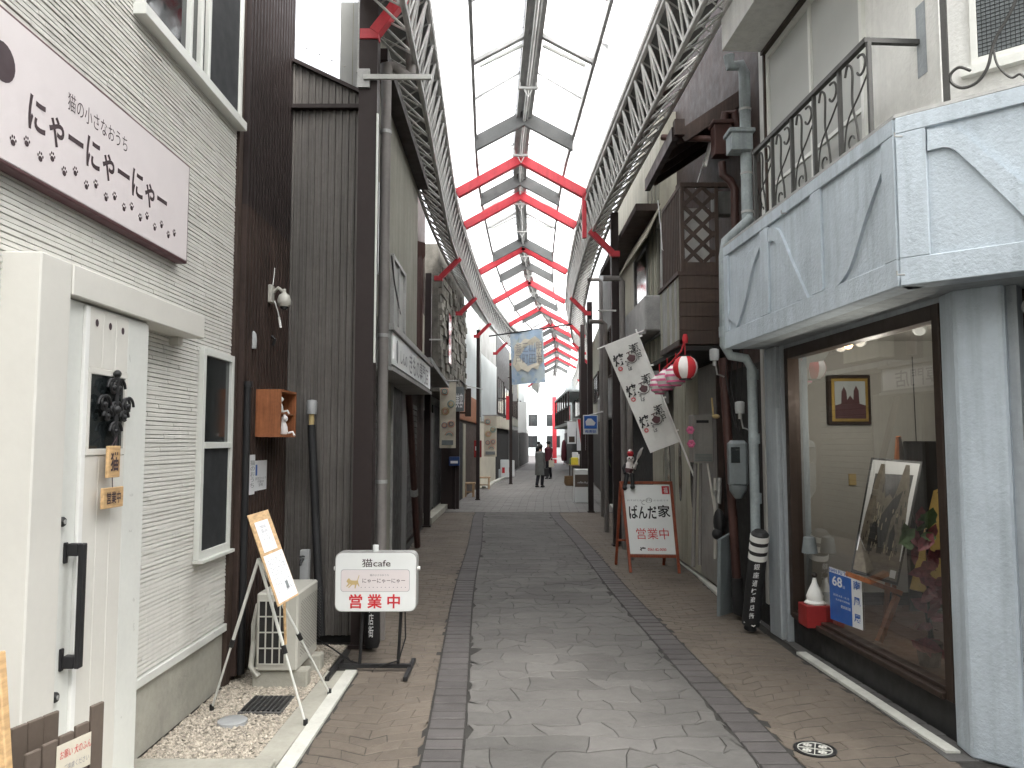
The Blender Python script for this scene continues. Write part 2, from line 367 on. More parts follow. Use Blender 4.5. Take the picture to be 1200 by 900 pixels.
# centre: irregular stamped flags
rs = random.Random(11); Wc = .37; Hc = .215; cols_ = 4; rows = 75; hw = .755
pts = {}
def q(j, k):
    key = (j, k)
    if key not in pts:
        u = -hw + (k) * Wc / 2 - Wc / 4 + rs.uniform(-.085, .085); v = 2.6 + j * Hc + rs.uniform(-.055, .055) + (.02 if (j + k) % 2 else -.02)
        pts[key] = (max(-hw, min(hw, u)), v)
    return pts[key]
mids = {}
def mid(a, b):
    key = (min(a, b), max(a, b))
    if key not in mids:
        pa, pb = q(*a), q(*b); t = rs.uniform(.35, .65); L_ = math.hypot(pb[0] - pa[0], pb[1] - pa[1])
        o = rs.uniform(-.13, .13) * L_; nx, ny = -(pb[1] - pa[1]) / max(L_, 1e-6), (pb[0] - pa[0]) / max(L_, 1e-6)
        x = pa[0] + (pb[0] - pa[0]) * t + nx * o; y = pa[1] + (pb[1] - pa[1]) * t + ny * o
        mids[key] = (max(-hw, min(hw, x)), y)
    return mids[key]
edge = B()
for sgn2 in (-1, 1):
    for k2 in range(16):
        v2 = 2.6 + k2; x2, x3 = cg(v2) + sgn2 * hw, cg(v2 + 1) + sgn2 * hw; w2 = -sgn2 * .06
        edge.prism([(x2, v2, -.012), (x2 + w2, v2, -.012), (x3 + w2, v2 + 1, -.012), (x3, v2 + 1, -.012)], (0, 0, .005))
part('edge_mortar', edge, M['concreted'], street)
bulk = B(); cnt = 0
for j in range(rows):
    for i in range(-1, 7):
        k = 2 * i + (j % 2)
        loop = [(j, k), (j, k + 1), (j, k + 2), (j + 1, k + 2), (j + 1, k + 1), (j + 1, k)]
        poly = []
        for a, b in zip(loop, loop[1:] + loop[:1]): poly += [q(*a), mid(a, b)]
        poly = unfold(poly, -hw, hw); pp = []
        for p in poly:
            w_ = (p[0] + cg(p[1]), p[1])
            if not pp or math.hypot(w_[0] - pp[-1][0], w_[1] - pp[-1][1]) > .012: pp.append(w_)
        if len(pp) > 2 and math.hypot(pp[0][0] - pp[-1][0], pp[0][1] - pp[-1][1]) < .012: pp.pop()
        if len(pp) < 4: continue
        cnt += 1
        stone(ccw(pp), M['stone'], 'flagstone', zz(), rs.choice((.0010, .0016, .0024)), bulk=None if cnt <= 300 else bulk)
if bulk.f: part('flagstone', bulk, M['stone'], street, kind='stuff')
# the two brick bands
bulk = B()
for side in (-1, 1):
    v = 2.4; k = 0
    while v < 18.6:
        h = .15 + rs.uniform(-.012, .012); u0, u1 = (.765, .975)
        a, b = side * u0, side * u1
        poly = [(cg(v) + a, v), (cg(v) + b, v + rs.uniform(-.004, .004)), (cg(v + h) + b, v + h), (cg(v + h) + a, v + h)]
        stone(ccw(poly), M['band'], 'band_brick', zz(), .0034); v += h
# side bricks laid in shallow arcs
def side_area(x0f, x1f, name, seed):
    rs2 = random.Random(seed); Ws, Hs = .20, .115; cnt = 0; bulk = B(); cache = {}
    def wv(x, v):
        t = ((x * 1.25 + seed) % 1.0) - .5; return v + .11 * math.sqrt(max(0, 1 - (2 * t) ** 2)) + .05 * math.sin(x * 5 + v * 2)
    def qq(j, k):
        if (j, k) not in cache:
            cache[(j, k)] = (-2.6 + k * Ws / 2 + rs2.uniform(-.02, .02), 2.7 + j * Hs + rs2.uniform(-.016, .016))
        return cache[(j, k)]
    for j in range(int((18.6 - 2.7) / Hs)):
        for i in range(0, 30):
            k = 2 * i + (j % 2)
            poly = [qq(j, k), qq(j, k + 1), qq(j, k + 2), qq(j + 1, k + 2), qq(j + 1, k + 1), qq(j + 1, k)]
            out = []
            for (x, v) in poly:
                y = wv(x, v); lo, hi = x0f(y), x1f(y); x = max(lo, min(hi, x))
                if not out or math.hypot(x - out[-1][0], y - out[-1][1]) > .008: out.append((x, y))
            if len(out) < 4: continue
            n = len(out); area = abs(sum(out[a][0] * out[(a + 1) % n][1] - out[(a + 1) % n][0] * out[a][1] for a in range(n))) / 2
            if area < .004: continue
            cnt += 1; stone(ccw(out), M['side'], name, zz() - .002, .0010, bulk=None if cnt <= 290 else bulk)
    part(name, bulk, M['side'], street, kind='stuff')
side_area(lambda y: interp(XLT, y) + .01, lambda y: cg(y) - .985, 'left_paver', 3)
side_area(lambda y: cg(y) + .985, lambda y: interp(XRT, y) - .0, 'right_paver', 5)
# far paving: small purple-grey bricks, joined
bulk = B(); v = 18.75; j = 0
while v < 46:
    h = .21 if v < 30 else .42; wd = .42 if v < 30 else .85
    x0, x1 = interp(XLT, v) + .02, interp(XRT, v) + .3; x = x0 - (wd / 2 if j % 2 else 0)
    while x < x1:
        a, b = max(x, x0), min(x + wd, x1)
        if b - a > .05:
            z = rs.uniform(-.002, .001); bulk.box(a + .006, b - .006, v + .006, v + h - .006, -.02, z)
        x += wd
    v += h; j += 1
part('far_paver', bulk, M['farp'], street, kind='stuff')
g = B(); g.box(-4, 12, 46, 120, -.05, -.003); part('far_road', g, M['band'], street)
# kerbs
def strip(tab, w0, z0, z1, mt, name):
    g = B()
    for (x, y), (x2, y2) in zip(tab, tab[1:]):
        g.prism([(x, y, z0), (x + w0, y, z0), (x2 + w0, y2, z0), (x2, y2, z0)], (0, 0, z1 - z0))
    return solo(name, g, mt, kind='structure')
strip([(-1.2, 2.6), (-1.19, 4.0), (-1.2, 5.8)], .085, -.05, .012, M['kerb'], 'kerb')
strip([(-1.34, 3.9), (-1.33, 5.8)], .135, -.05, .004, M['concrete'], 'kerb_gutter')
strip([(2.305, 4.30), (2.225, 6.28)], .075, -.05, .014, M['kerb'], 'kerb')
strip([(2.19, 7.6), (2.19, 8.2), (2.28, 9.9), (2.3, 11)], .07, -.05, .02, M['kerb'], 'kerb')
strip([(2.42, 18), (2.6, 21.5), (2.8, 25)], .12, -.05, .03, M['kerb'], 'kerb')
strip([(-1.08, 28.2), (-.75, 32.5), (-.5, 35.3), (-.1, 39)], .16, -.05, .08, M['kerb'], 'kerb')
g = B(); g.box(2.27, 3.0, 4.2, 6.75, -.05, .002); solo('shop_threshold', g, M['concreted'], kind='structure')
g = B(); g.box(2.27, 3.0, 6.8, 12, -.05, -.002); solo('gutter_strip', g, M['concreted'], kind='structure')
# dark floor tiles in front of the shop window
for i in range(9):
    y = 4.55 + i * .19
    g = B(); x = 2.315 + .075 - (y - 4.3) * .04
    g.box(x, x + .155, y, y + .165, -.012, .0065); part('threshold_tile', g, M['concreted'], street, bevel=.003)
# gravel yard, concrete step, cover disc, grate
g = B(); g.box(-1.95, -1.335, 4.16, 6.55, -.06, .0); yard = solo('gravel_yard', g, M['gravelb'], kind='structure')
pm = B(); rp = random.Random(5)
def pebble(mb, x, y, z, s):
    a = rp.uniform(0, 6.28); n = 5; vs = []
    for k in range(n):
        t = a + 6.283 * k / n; vs.append(V(x + s * math.cos(t) * rp.uniform(.7, 1.1), y + s * .8 * math.sin(t), z))
    vs.append(V(x, y, z + s * rp.uniform(.5, .9)))
    mb.add(vs, [(i, (i + 1) % n, n) for i in range(n)])
for i in range(13000):
    x, y = rp.uniform(-1.94, -1.34), rp.uniform(4.17, 6.5)
    if (x + 1.64) ** 2 + (y - 4.74) ** 2 < .088 ** 2: continue
    pebble(pm, x, y, rp.uniform(-.002, .010), rp.uniform(.006, .0145))
solo('gravel', pm, M['pebble'], kind='stuff', loc=(-1.6, 5, 0))
for i in range(40):
    pass
g = B(); g.box(-1.95, -1.21, 2.5, 4.155, -.06, .035); solo('concrete_step', g, M['concrete'], kind='structure', bevel=.008)
g = B(); g.lathe((-1.64, 4.74, .0), [(.085, 0), (.085, .022), (.078, .027), (.02, .027)], 20)
solo('drain_cover', g, M['sensor'], 'round grey plastic drain lid set in the pale gravel', 'drain lid', smooth=True)
t = thing('drain_grate', 'square dark drain grate beside the air conditioner feet', 'grate', (-1.5, 5.0, 0))
g = B(); g.box(-1.66, -1.40, 4.88, 5.2, .0, .018); part('frame', g, M['concreted'], t)
for i in range(8): g = B(); g.box(-1.645 + i * .031, -1.628 + i * .031, 4.9, 5.18, .018, .026); part('bar', g, M['black'], t)
# ornamental manhole
mc = gnd(955, 878); t = thing('manhole_cover', 'round dark drain cover with flower pattern at the right front of the street', 'manhole cover', (mc.x, mc.y, 0))
g = B(); g.lathe((mc.x, mc.y, -.02), [(.112, 0), (.112, .024), (.10, .026), (.098, .021)], 28); part('rim', g, M['black'], t, smooth=True)
g = B()
for k in range(4):
    a = k * math.pi / 2 + .4; c = V(mc.x + .055 * math.cos(a), mc.y + .055 * math.sin(a), .004)
    for q_ in range(6):
        b_ = q_ * math.pi / 3; g.disc(c + V(.017 * math.cos(b_), .017 * math.sin(b_), 0), (.009, 0, 0), (0, .009, 0), 6)
    g.disc(c, (.008, 0, 0), (0, .008, 0), 6)
g.arc((mc.x, mc.y, .003), (1, 0, 0), (0, 1, 0), .088, 0, 6.283, .003, 28, 4)
for k in range(4):
    a = k * math.pi / 2 + .4 + math.pi / 4; g.bar((mc.x, mc.y, .003), (mc.x + .085 * math.cos(a), mc.y + .085 * math.sin(a), .003), .005, .004)
part('pattern', g, M['kerb'], t)
# ================================================================ ARCADE ROOF
arc = thing('arcade_roof', 'long pale translucent gable roof on lattice trusses with red frames over the whole street', 'arcade roof', (0, 7, 0))
def A(Y, u, z): return V(cr(Y) + u, Y, z)
ZE, ZB, ZR, HWD, ZO = 5.67, 5.06, 6.25, 1.04, 5.46
def red_frame(Y, left=False, right=False):
    g = B()
    for s in (-1, 1):
        p = A(Y, s * HWD, ZE); q = A(Y, 0, ZR)
        g.bar(p, q + (q - p).normalized() * .03, .11, .15)
    f = part('red_frame', g, M['red'], arc, bevel=.006)
    for s, on in ((-1, left), (1, right)):
        if not on: continue
        g = B()
        if s > 0 and Y < 13: g.bar(A(Y, s * 1.03, ZE + .03), A(Y, s * 1.03, ZB - .12), .07, .07, (0, 1, 0))
        dz_ = .42 if Y < 7 else 0; g.bar(A(Y, s * 1.12, 5.06 + dz_ * 1.3), A(Y, s * 1.48, 4.70 + dz_), .09, .10, (0, 1, 0))
        g.bar(A(Y, s * 1.44, 4.68 + dz_), A(Y, s * 1.60, 4.68 + dz_), .09, .09, (0, 1, 0))
        part('bracket', g, M['red'], f, bevel=.004)
FR = [(6.45, True, False), (12.5, False, True), (14.4, True, False), (18.4, True, True), (22.4, True, True), (26.8, True, True), (30.6, True, True), (34.6, True, True), (38.6, True, True), (42.6, True, True)]
for a in FR: red_frame(*a)
Y0, Y1 = 1.0, 56.0
def line(u, z, r, n=8, y0=Y0, y1=Y1):
    ys = []; y = y0
    while y < y1: ys.append(y); y += 1.1
    return [A(y, u, z) for y in ys + [y1]]
for s in (-1, 1):
    tr = B(); bottom = ZB
    tr.tube(line(s * 1.17, ZB, .03), .028, 8)
    T = part('truss', tr, M['trussm'], arc, smooth=True)
    g = B(); g.tube(line(s * 1.06, 5.57, .03), .028, 8); part('top_chord', g, M['trussm'], T, smooth=True)
    g = B(); g.tube(line(s * 1.58, ZO, .03), .03, 8); part('outer_chord', g, M['trussm'], T, smooth=True)
    y = Y0; bulk = B(); n = 0; bay = .38
    while y < Y1 - bay:
        a0, b0, c0 = A(y, s * 1.17, ZB), A(y, s * 1.06, 5.57), A(y, s * 1.58, ZO)
        a1, b1, c1 = A(y + bay, s * 1.17, ZB), A(y + bay, s * 1.06, 5.57), A(y + bay, s * 1.58, ZO)
        bars = [(a0, b0, .015), ((a0 + a1) / 2, b0, .011), ((a0 + a1) / 2, b1, .011), (a0, c0, .012), (a0, (c0 + c1) / 2 if False else c1, .010), (b0, c1, .009)]
        for (p, q_, r) in bars:
            if n < 295: g = B(); g.tube([p, q_], r, 5); part('web_bar', g, M['trussm'], T); n += 1
            else: bulk.tube([p, q_], r, 4, cap=False)
        y += bay
    part('web_bar', bulk, M['trussm'], T, kind='stuff')
    # gutter and eave plate outside the truss
    g = B(); yy = Y0
    while yy < Y1:
        y2 = min(yy + 1.0, Y1)
        for (ua, za, ub, zb) in ((1.08, 5.80, 1.22, 5.70), (1.22, 5.70, 1.62, 5.76)):
            g.prism([A(yy, s * ua, za), A(y2, s * ua, za), A(y2, s * ub, zb), A(yy, s * ub, zb)], (0, 0, -.02))
        yy = y2
    part('gutter', g, M['greybeam'], arc)
    g = B(); g.tube([p for p in line(s * 1.08, 5.72, .03)], .035, 6); part('eave_rail', g, M['trussm'], arc)
    g = B()                                  # purlins under the roof sheets
    pp = line(s * .70, 6.02, 0)
    for p, q_ in zip(pp, pp[1:]): g.bar(p, q_, .038, .06)
    part('purlin', g, M['galv'], arc)
# roof ribs and sheets
ribs = []; y = 6.45; k = 0
THICK = (11.0, 13.65, 18.0, 20.4, 25.1, 27.6, 32.4, 36, 40, 44, 48)
RY = [-8.8, -6.6, -4.4, -2.2, 0, 2.2, 4.3, 6.5, 8.75, 11.0, 13.65, 15.8, 18.0, 20.4, 22.7, 25.1, 27.6, 30.0, 32.4, 34.2, 36, 38, 40, 42, 44, 46, 48, 50, 52, 54, 56]  # bays over and behind the camera are unseen, added to dim the near light
prof = [(-1.12, 5.78), (-.72, 6.06), (-.10, 6.44), (.10, 6.44), (.72, 6.06), (1.12, 5.78)]
for i, y in enumerate(RY):
    thick = y in THICK; hgt = .22 if thick else .05; lo = 6.02
    g = B()
    for s in (-1, 1):
        p, q_ = A(y, s * .70, 6.05 - hgt / 2), A(y, 0, 6.43 - hgt / 2)
        g.prism([p + V(0, 0, hgt / 2), p - V(0, 0, hgt / 2), q_ - V(0, 0, hgt / 2), q_ + V(0, 0, hgt / 2)], (0, .07, 0))
    rib = part('roof_beam' if thick else 'roof_rib', g, M['greybeam'] if thick else M['galv'], arc)
    if not thick:
        g = B()
        for s in (-1, 1): g.bar(A(y + .16, s * .12, 6.30), A(y + .16, s * .62, 6.05), .035, .03)
        part('light_tube', g, M['whitealu'], rib)
    if i + 1 < len(RY):
        y2 = RY[i + 1]; m = y + (y2 - y) * .48
        for (u0, z0), (u1, z1) in zip(prof, prof[1:]):
            if abs(u0 + u1) < .05: continue
            for ya, yb in ((y, m), (m, y2)):
                g = B(); g.prism([A(ya + .01, u0, z0), A(yb - .01, u0, z0), A(yb - .01, u1, z1), A(ya + .01, u1, z1)], (0, 0, .006)); g.f = g.f[:1]
                part('roof_sheet', g, M['roofp'], arc)
        g = B()
        for s in (-1, 1):
            g.bar(A(m, s * .7, 6.06), A(m, s * .1, 6.42), .02, .02)
        part('glazing_bar', g, M['galv'], arc)
# ridge: two dark channels, cap, conduit and hangers
for s in (-1, 1):
    g = B(); pp = line(s * .085, 6.36, 0)
    for p, q_ in zip(pp, pp[1:]): g.bar(p, q_, .05, .09)
    part('ridge_channel', g, M['galv'], arc)
g = B(); pp = line(0, 6.45, 0)
for p, q_ in zip(pp, pp[1:]): g.bar(p, q_, .26, .012)
part('ridge_cap', g, M['galv'], arc)
g = B(); g.tube(line(.0, 6.27, 0), .022, 6); g.tube(line(.045, 6.29, 0), .010, 5); part('conduit', g, M['trussm'], arc)
for y in [7.4, 9.9, 12.3, 14.9, 16.9, 19.2, 21.5, 24, 26.3, 28.9, 31.2]:
    g = B(); g.bar(A(y, -.13, 6.24), A(y, .13, 6.24), .05, .03, (0, 0, 1)); g.bar(A(y, -.11, 6.24), A(y, -.11, 6.36), .03, .03, (0, 1, 0)); g.bar(A(y, .11, 6.24), A(y, .11, 6.36), .03, .03, (0, 1, 0))
    g.tube([A(y, -.05, 6.22), A(y, 0, 6.12), A(y, .05, 6.22)], .010, 5)
    part('hanger', g, M['trussm'], arc)
# columns: left dark near one and the others along both sides
def column(x, y, w_, z1, label, mt=M['darkcol'], d=.14, grp='arcade columns standing along both house fronts'):
    t = thing('arcade_column', label, 'column', (x, y, 0), grp)
    g = B(); g.box(x - w_ / 2, x + w_ / 2, y, y + d, 0, z1); part('post', g, mt, t)
    g = B(); g.box(x - w_ / 2 - .02, x + w_ / 2 + .02, y - .02, y + d + .02, 0, .03); part('base_plate', g, mt, t)
    return t
c0 = column(-1.215, 6.42, .155, 6.2, 'wide dark brown steel column at the end of the ribbed metal wall')
g = B(); g.box(-1.136, -1.122, 6.40, 6.43, 2.3, 4.4); part('edge_strip', g, M['whitealu'], c0)
p = at(420, 93, 6.42); g = B(); g.box(p.x, p.x + .10, 6.39, 6.418, p.z - .08, p.z + .08); part('plate', g, M['galv'], c0)
g = B(); g.bar((p.x + .05, 6.38, p.z), (p.x + .62, 6.38, p.z), .03, .04); part('arm', g, M['trussm'], c0)
column(-1.66, 15.4, .12, 5.0, 'dark steel column in front of the rough stone upper wall on the left')
column(-.98, 22.6, .10, 4.9, 'slim dark column past the two wooden benches')
column(-.05, 31, .12, 4.9, 'farthest dark column on the left side')
column(1.68, 12.6, .12, 5.4, 'tall black column left of the olive coloured wall', d=.15)
column(1.86, 18.6, .12, 5.0, 'dark column beside the square blue sign on the right')
column(2.02, 22.3, .12, 5.0, 'dark column behind the white sign box on the right')
column(2.35, 26.6, .12, 4.9, 'dark column by the bright stall on the right')
column(2.95, 31, .12, 4.9, 'far right dark column past the stall')
column(3.5, 35, .12, 4.9, 'farthest dark column on the right side')
# red mast at the far end
t = thing('red_pillar', 'tall slender red pillar rising at the bright far end of the street', 'pillar', (5.1, 62, 0))
p = at(650, 533, 62); g = B(); g.box(p.x - .16, p.x + .16, 62, 62.3, -.1, 5.2); part('post', g, M['red'], t)
for i in range(1): g = B(); g.box(p.x - .18, p.x + .18, 61.98, 62.32, .3 + i * .35, .38 + i * .35); part('band', g, M['paper'], t)
# ================================================================ WHITE CAT HOUSE (left, near)
X0 = -1.95; WL = Wall((X0, 0), (X0, 6), 'L')
house = thing('white_house', 'white house with ridged pale siding and a cream sliding door at the near left', 'house', (-4, 3, 0))
g = B(); g.box(-7, X0 - .03, -9, 5.44, .0, 7.2); part('core', g, M['siding'], house)
g = B(); g.box(X0 - .03, X0 - .012, .3, 5.44, 0, .36); part('foundation', g, M['concrete'], house)
g = B(); g.box(X0 - .03, X0 + .018, .3, 5.43, .375, .425); part('base_trim', g, M['whitealu'], house, bevel=.004)
g = B(); z = .43; rs3 = random.Random(2)
while z < 5.3:
    y = 1.6 - rs3.uniform(0, .3)
    while y < 5.42:
        L_ = rs3.uniform(.12, .5); y2 = min(y + L_, 5.42); dd = rs3.choice((.000, .001, .002, .003)); dz = rs3.uniform(-.002, .002)
        # a sloping slate-like strip: thick at the bottom, thin at the top
        a = [V(X0 - .03, y, z), V(X0 + dd, y, z + .003 + dz), V(X0 + dd - .001, y, z + .018), V(X0 + dd - .004, y, z + .0235), V(X0 - .03, y, z + .0235)]
        g.prism(a, (0, y2 - y - .0005, 0)); y = y2
    z += .0238
part('siding', g, M['siding'], house, kind='stuff')
g = B(); g.box(X0 - .03, X0 + .02, 5.425, 5.50, 0, 7.0); part('corner_board', g, M['woodb'], house)
# lower window
def sash_window(parent, y0, y1, z0, z1, zm, X=X0, fr=.045):
    g = B(); o = .035
    g.box(X, X + o, y0, y0 + fr, z0, z1); g.box(X, X + o, y1 - fr, y1, z0, z1); g.box(X, X + o, y0 + fr, y1 - fr, z0, z0 + fr); g.box(X, X + o, y0 + fr, y1 - fr, z1 - fr, z1)
    if zm: g.box(X, X + o + .006, y0 + fr, y1 - fr, zm - .02, zm + .02)
    g.box(X, X + o + .03, y0 - .01, y1 + .01, z0 - .022, z0 - .001)
    w_ = part('window', g, M['whitealu'], parent, bevel=.002)
    return w_
w_ = sash_window(house, 4.86, 5.40, .93, 2.24, 1.63)
g = B(); g.box(X0 + .008, X0 + .014, 4.905, 5.355, 1.65, 2.195); part('pane', g, M['dglass'], w_)
g = B(); g.box(X0 + .014, X0 + .020, 4.905, 5.355, .975, 1.61); part('pane', g, M['screen'], w_)
g = B(); g.box(X0 + .006, X0 + .009, 4.93, 5.02, 1.66, 2.19); part('curtain', g, M['frost'], w_)
# upper window
uw0, uw1 = WL.pix(158, 8)[0], 5.40; zb = WL.pix(270, 140)[1]
g = B(); o = .04
g.box(X0, X0 + .07, uw0 - .02, uw1 + .02, zb - .03, zb + .03); g.box(X0, X0 + o, uw1 - .04, uw1, zb + .03, 5.2); g.box(X0, X0 + o, uw0, uw0 + .04, zb + .03, 5.2)
for yy in (4.50, 4.66, 4.78): g.box(X0, X0 + o, yy, yy + .035, zb + .03, 5.2)
g.box(X0, X0 + o, uw0, uw1, 5.2, 5.25)
w_ = part('window', g, M['whitealu'], house, bevel=.002)
g = B(); g.box(X0 + .006, X0 + .012, uw0 + .04, 4.78, zb + .03, 5.2); part('pane', g, M['dglass'], w_)
g = B(); g.box(X0 + .016, X0 + .022, 4.815, 5.36, zb + .03, 5.2); part('screen', g, M['screen'], w_)
# sliding door with its side post and rail box
DY0, DY1, DZ = 3.19, 3.92, 2.25
g = B(); g.box(X0 - .02, -1.80, 2.96, 3.137 + .035, .03, 2.38); part('door_post', g, M['cream'], house, bevel=.006)
g = B(); g.box(X0 - .02, -1.795, 3.175, 4.55, 2.25, 2.38); part('rail_box', g, M['cream'], house, bevel=.005)
g = B(); g.box(X0 - .02, X0 + .05, 4.44, 4.5, 2.20, 2.249); part('rail_stop', g, M['cream'], house)
door = part('door', B().box(X0 + .03, -1.835, DY0 - .04, DY1, .05, 2.245), M['whitealu'], house, bevel=.003)
def door_px(x, y): return WL.pix(x, y, .125)
def strip_door(y0, y1, z0, z1, d0=.0, d1=.012, name='plank', mt=M['cream']):
    g = B(); g.box(-1.835 + d0, -1.835 + d1, y0, y1, z0, z1); return part(name, g, mt, door, bevel=.0025)
yA = door_px(104, 400)[0]; yB = door_px(150, 400)[0]
zt = 2.235; zw1 = door_px(108, 438)[1]; zw0 = door_px(108, 526)[1]
pw = (yB - yA) / 3
for i in range(3):
    strip_door(yA + i * pw + .001, yA + (i + 1) * pw - .002, zw1 + .03, zt)
    strip_door(yA + i * pw + .001, yA + (i + 1) * pw - .002, .055, zw0 - .03)
    u, z = door_px((115, 130, 143)[i], (379, 383, 388)[i]); g = B(); g.disc((-1.822, yA + (i + .5) * pw, z), (0, 1, 0), (0, 0, 1), 12, .014, .017); part('peg_hole', g, M['ink'], door)
strip_door(yA - .035, yA - .002, .055, zt, 0, .016, 'stile', M['white'])
strip_door(yB + .001, DY1 - .004, .055, zt, 0, .010, 'stile', M['whitealu'])
g = B()
for (a, b, c, d) in ((yA, yB - .002, zw1, zw1 + .028), (yA, yB - .002, zw0 - .028, zw0), (yA, yA + .022, zw0, zw1), (yB - .024, yB - .002, zw0, zw1)): g.box(-1.835, -1.818, a, b, c, d)
part('window_frame', g, M['cream'], door, bevel=.002)
g = B(); g.box(-1.835, -1.828, yA + .022, yB - .024, zw0, zw1); part('pane', g, M['dglass'], door)
# pull handle, locks
u0, z1_ = door_px(66, 640); _, z0_ = door_px(66, 787)
hy = 3.27; g = B(); g.box(-1.775, -1.755, hy - .018, hy + .018, z0_, z1_); g.box(-1.822, -1.776, hy - .018, hy + .018, z1_ - .05, z1_); g.box(-1.822, -1.776, hy - .018, hy + .018, z0_, z0_ + .05)
g.box(-1.835, -1.823, hy - .022, hy + .0, z0_ - .01, z0_ + .08); g.box(-1.835, -1.823, hy - .022, hy + .0, z1_ - .08, z1_ + .005)
part('handle', g, M['black'], door, bevel=.003)
for py in (612, 814):
    z = door_px(70, py)[1]; g = B(); g.lathe((-1.835, 3.215, z), [(.021, 0), (.021, .016), (.016, .022)], 14, (1, 0, 0)); part('lock', g, M['black'], door, smooth=True)
    g = B(); g.lathe((-1.812, 3.215, z), [(.010, 0), (.009, .003)], 12, (1, 0, 0)); part('cylinder', g, M['galv'], door)
# iron rosette on the door and wooden plaques
t = thing('iron_rosette', 'black curled iron rosette hung over the small window of the cream door', 'ornament', (-1.80, 3.5, 1.5))
c = V(-1.80, (yA + yB) / 2 + .035, (zw0 + zw1) / 2 + .012); Yv = V(0, 1, 0); Zv = V(0, 0, 1)
def scroll(mb, c, r, a0, turn, rt, w=.0):
    n = 16; mb.tube([c + Yv * (r * (1 - .6 * i / n) * math.cos(a0 + turn * i / n)) + Zv * (r * (1 - .6 * i / n) * math.sin(a0 + turn * i / n)) for i in range(n + 1)], rt, 6)
for (dy, dz, r) in ((.02, .10, .05), (-.03, .10, .05), (0, -.095, .05), (.105, .02, .05), (-.105, .02, .05), (.075, -.03, .035), (-.075, -.03, .035), (0, 0, .045)):
    g = B(); cc = c + Yv * dy + Zv * dz
    scroll(g, cc + Yv * .008, r, 0, 5.2, .0065); scroll(g, cc - Yv * .008, r * .9, math.pi, -5.2, .0065); g.ball(cc, .014)
    part('petal', g, M['black'], t, smooth=True)
g = B(); g.tube([c + Zv * .17, c - Zv * .17], .011, 8); g.ball(c + Zv * .165, .018); g.ball(c + Zv * .0, .022); part('stem', g, M['black'], t, smooth=True)
def plaque(lbl, cx, cy, w2, h2, txt, tiltk=0):
    u, z = WL.pix(cx, cy, .17); g = B(); g.box(-1.782, -1.768, u - w2, u + w2, z - h2, z + h2)
    t = thing('door_plaque', lbl, 'plaque', (-1.775, u, z)); part('board', g, M['pinew'], t, bevel=.002)
    g = text_mb(txt, (-1.7665, u - w2 * .7, z - h2 * .6), (0, w2 * 1.4, 0), (0, 0, h2 * 1.2), .02); part('lettering', g, M['ink'], t); return t, u, z
ta = plaque('upper wooden plaque with a dark cat drawing hanging below the rosette', 131, 541, .052, .070, '猫')
tb = plaque('lower wooden plaque with three characters hanging on the door', 130, 583, .088, .045, '営業中')
g = B(); g.tube([(-1.775, ta[1] - .015, ta[2] + .07), (-1.79, c.y, c.z - .12), (-1.775, ta[1] + .015, ta[2] + .07)], .002, 4); part('cord', g, M['ink'], ta[0])
g = B(); g.tube([(-1.775, tb[1], tb[2] + .042), (-1.775, ta[1], ta[2] - .07)], .002, 4); part('cord', g, M['ink'], tb[0])
# shop sign
SX = .07; sy1, szt = WL.pix(222, 196, SX); _, szb = WL.pix(222, 308, SX)
sy0 = 2.45
sgn = thing('shop_sign', 'long pink signboard with brown hiragana and paw prints on the white siding', 'sign', (X0, 3.6, szb))
g = B(); g.box(X0, X0 + SX - .003, sy0 - .01, sy1 + .016, szb - .014, szt + .014); part('frame', g, M['maroon'], sgn, bevel=.006)
g = B(); g.box(X0 + SX - .012, X0 + SX, sy0, sy1, szb, szt); part('board', g, M['signp'], sgn, bevel=.003)
TX = X0 + SX + .0012
def sgp(x, y): u, z = WL.pix(x, y, SX); return u, z
aY, _ = sgp(33, 130); bY, _ = sgp(196, 220); z0t = sgp(33, 143)[1] - .03; z1t = sgp(33, 107)[1]
g = text_mb('にゃーにゃーにゃー', (TX, aY, z0t), (0, bY - aY, 0), (0, 0, z1t - z0t), .022); part('lettering', g, M['ink'], sgn)
a2, z2 = sgp(79, 128); b2, _ = sgp(149, 170); g = text_mb('猫の小さなおうち', (TX, a2, 3.055), (0, b2 - a2, 0), (0, 0, .078), -.004); part('lettering', g, M['ink'], sgn)
for (px_, py_) in [(15, 166), (31, 167), (47, 185), (61, 185), (75, 202), (88, 202), (101, 218), (112, 217), (124, 232), (134, 231), (145, 244), (154, 243), (164, 256), (172, 254), (181, 267), (189, 264), (197, 276), (204, 274)]:
    g = B(); u, z = sgp(px_, py_); cc = V(TX, u, z)
    g.disc(cc + Zv * -.004, (0, 1, 0), (0, 0, 1), 9, .014, .012)
    for dy, dz in ((-.016, .008), (-.006, .019), (.006, .019), (.016, .008)): g.disc(cc + Yv * dy + Zv * dz, (0, 1, 0), (0, 0, 1), 6, .0048, .007)
    part('paw_print', g, M['ink'], sgn)
g = B(); g.disc((TX, 2.80, 3.05), (0, 1, 0), (0, 0, 1), 20, .075, .075); part('emblem', g, M['ink'], sgn)

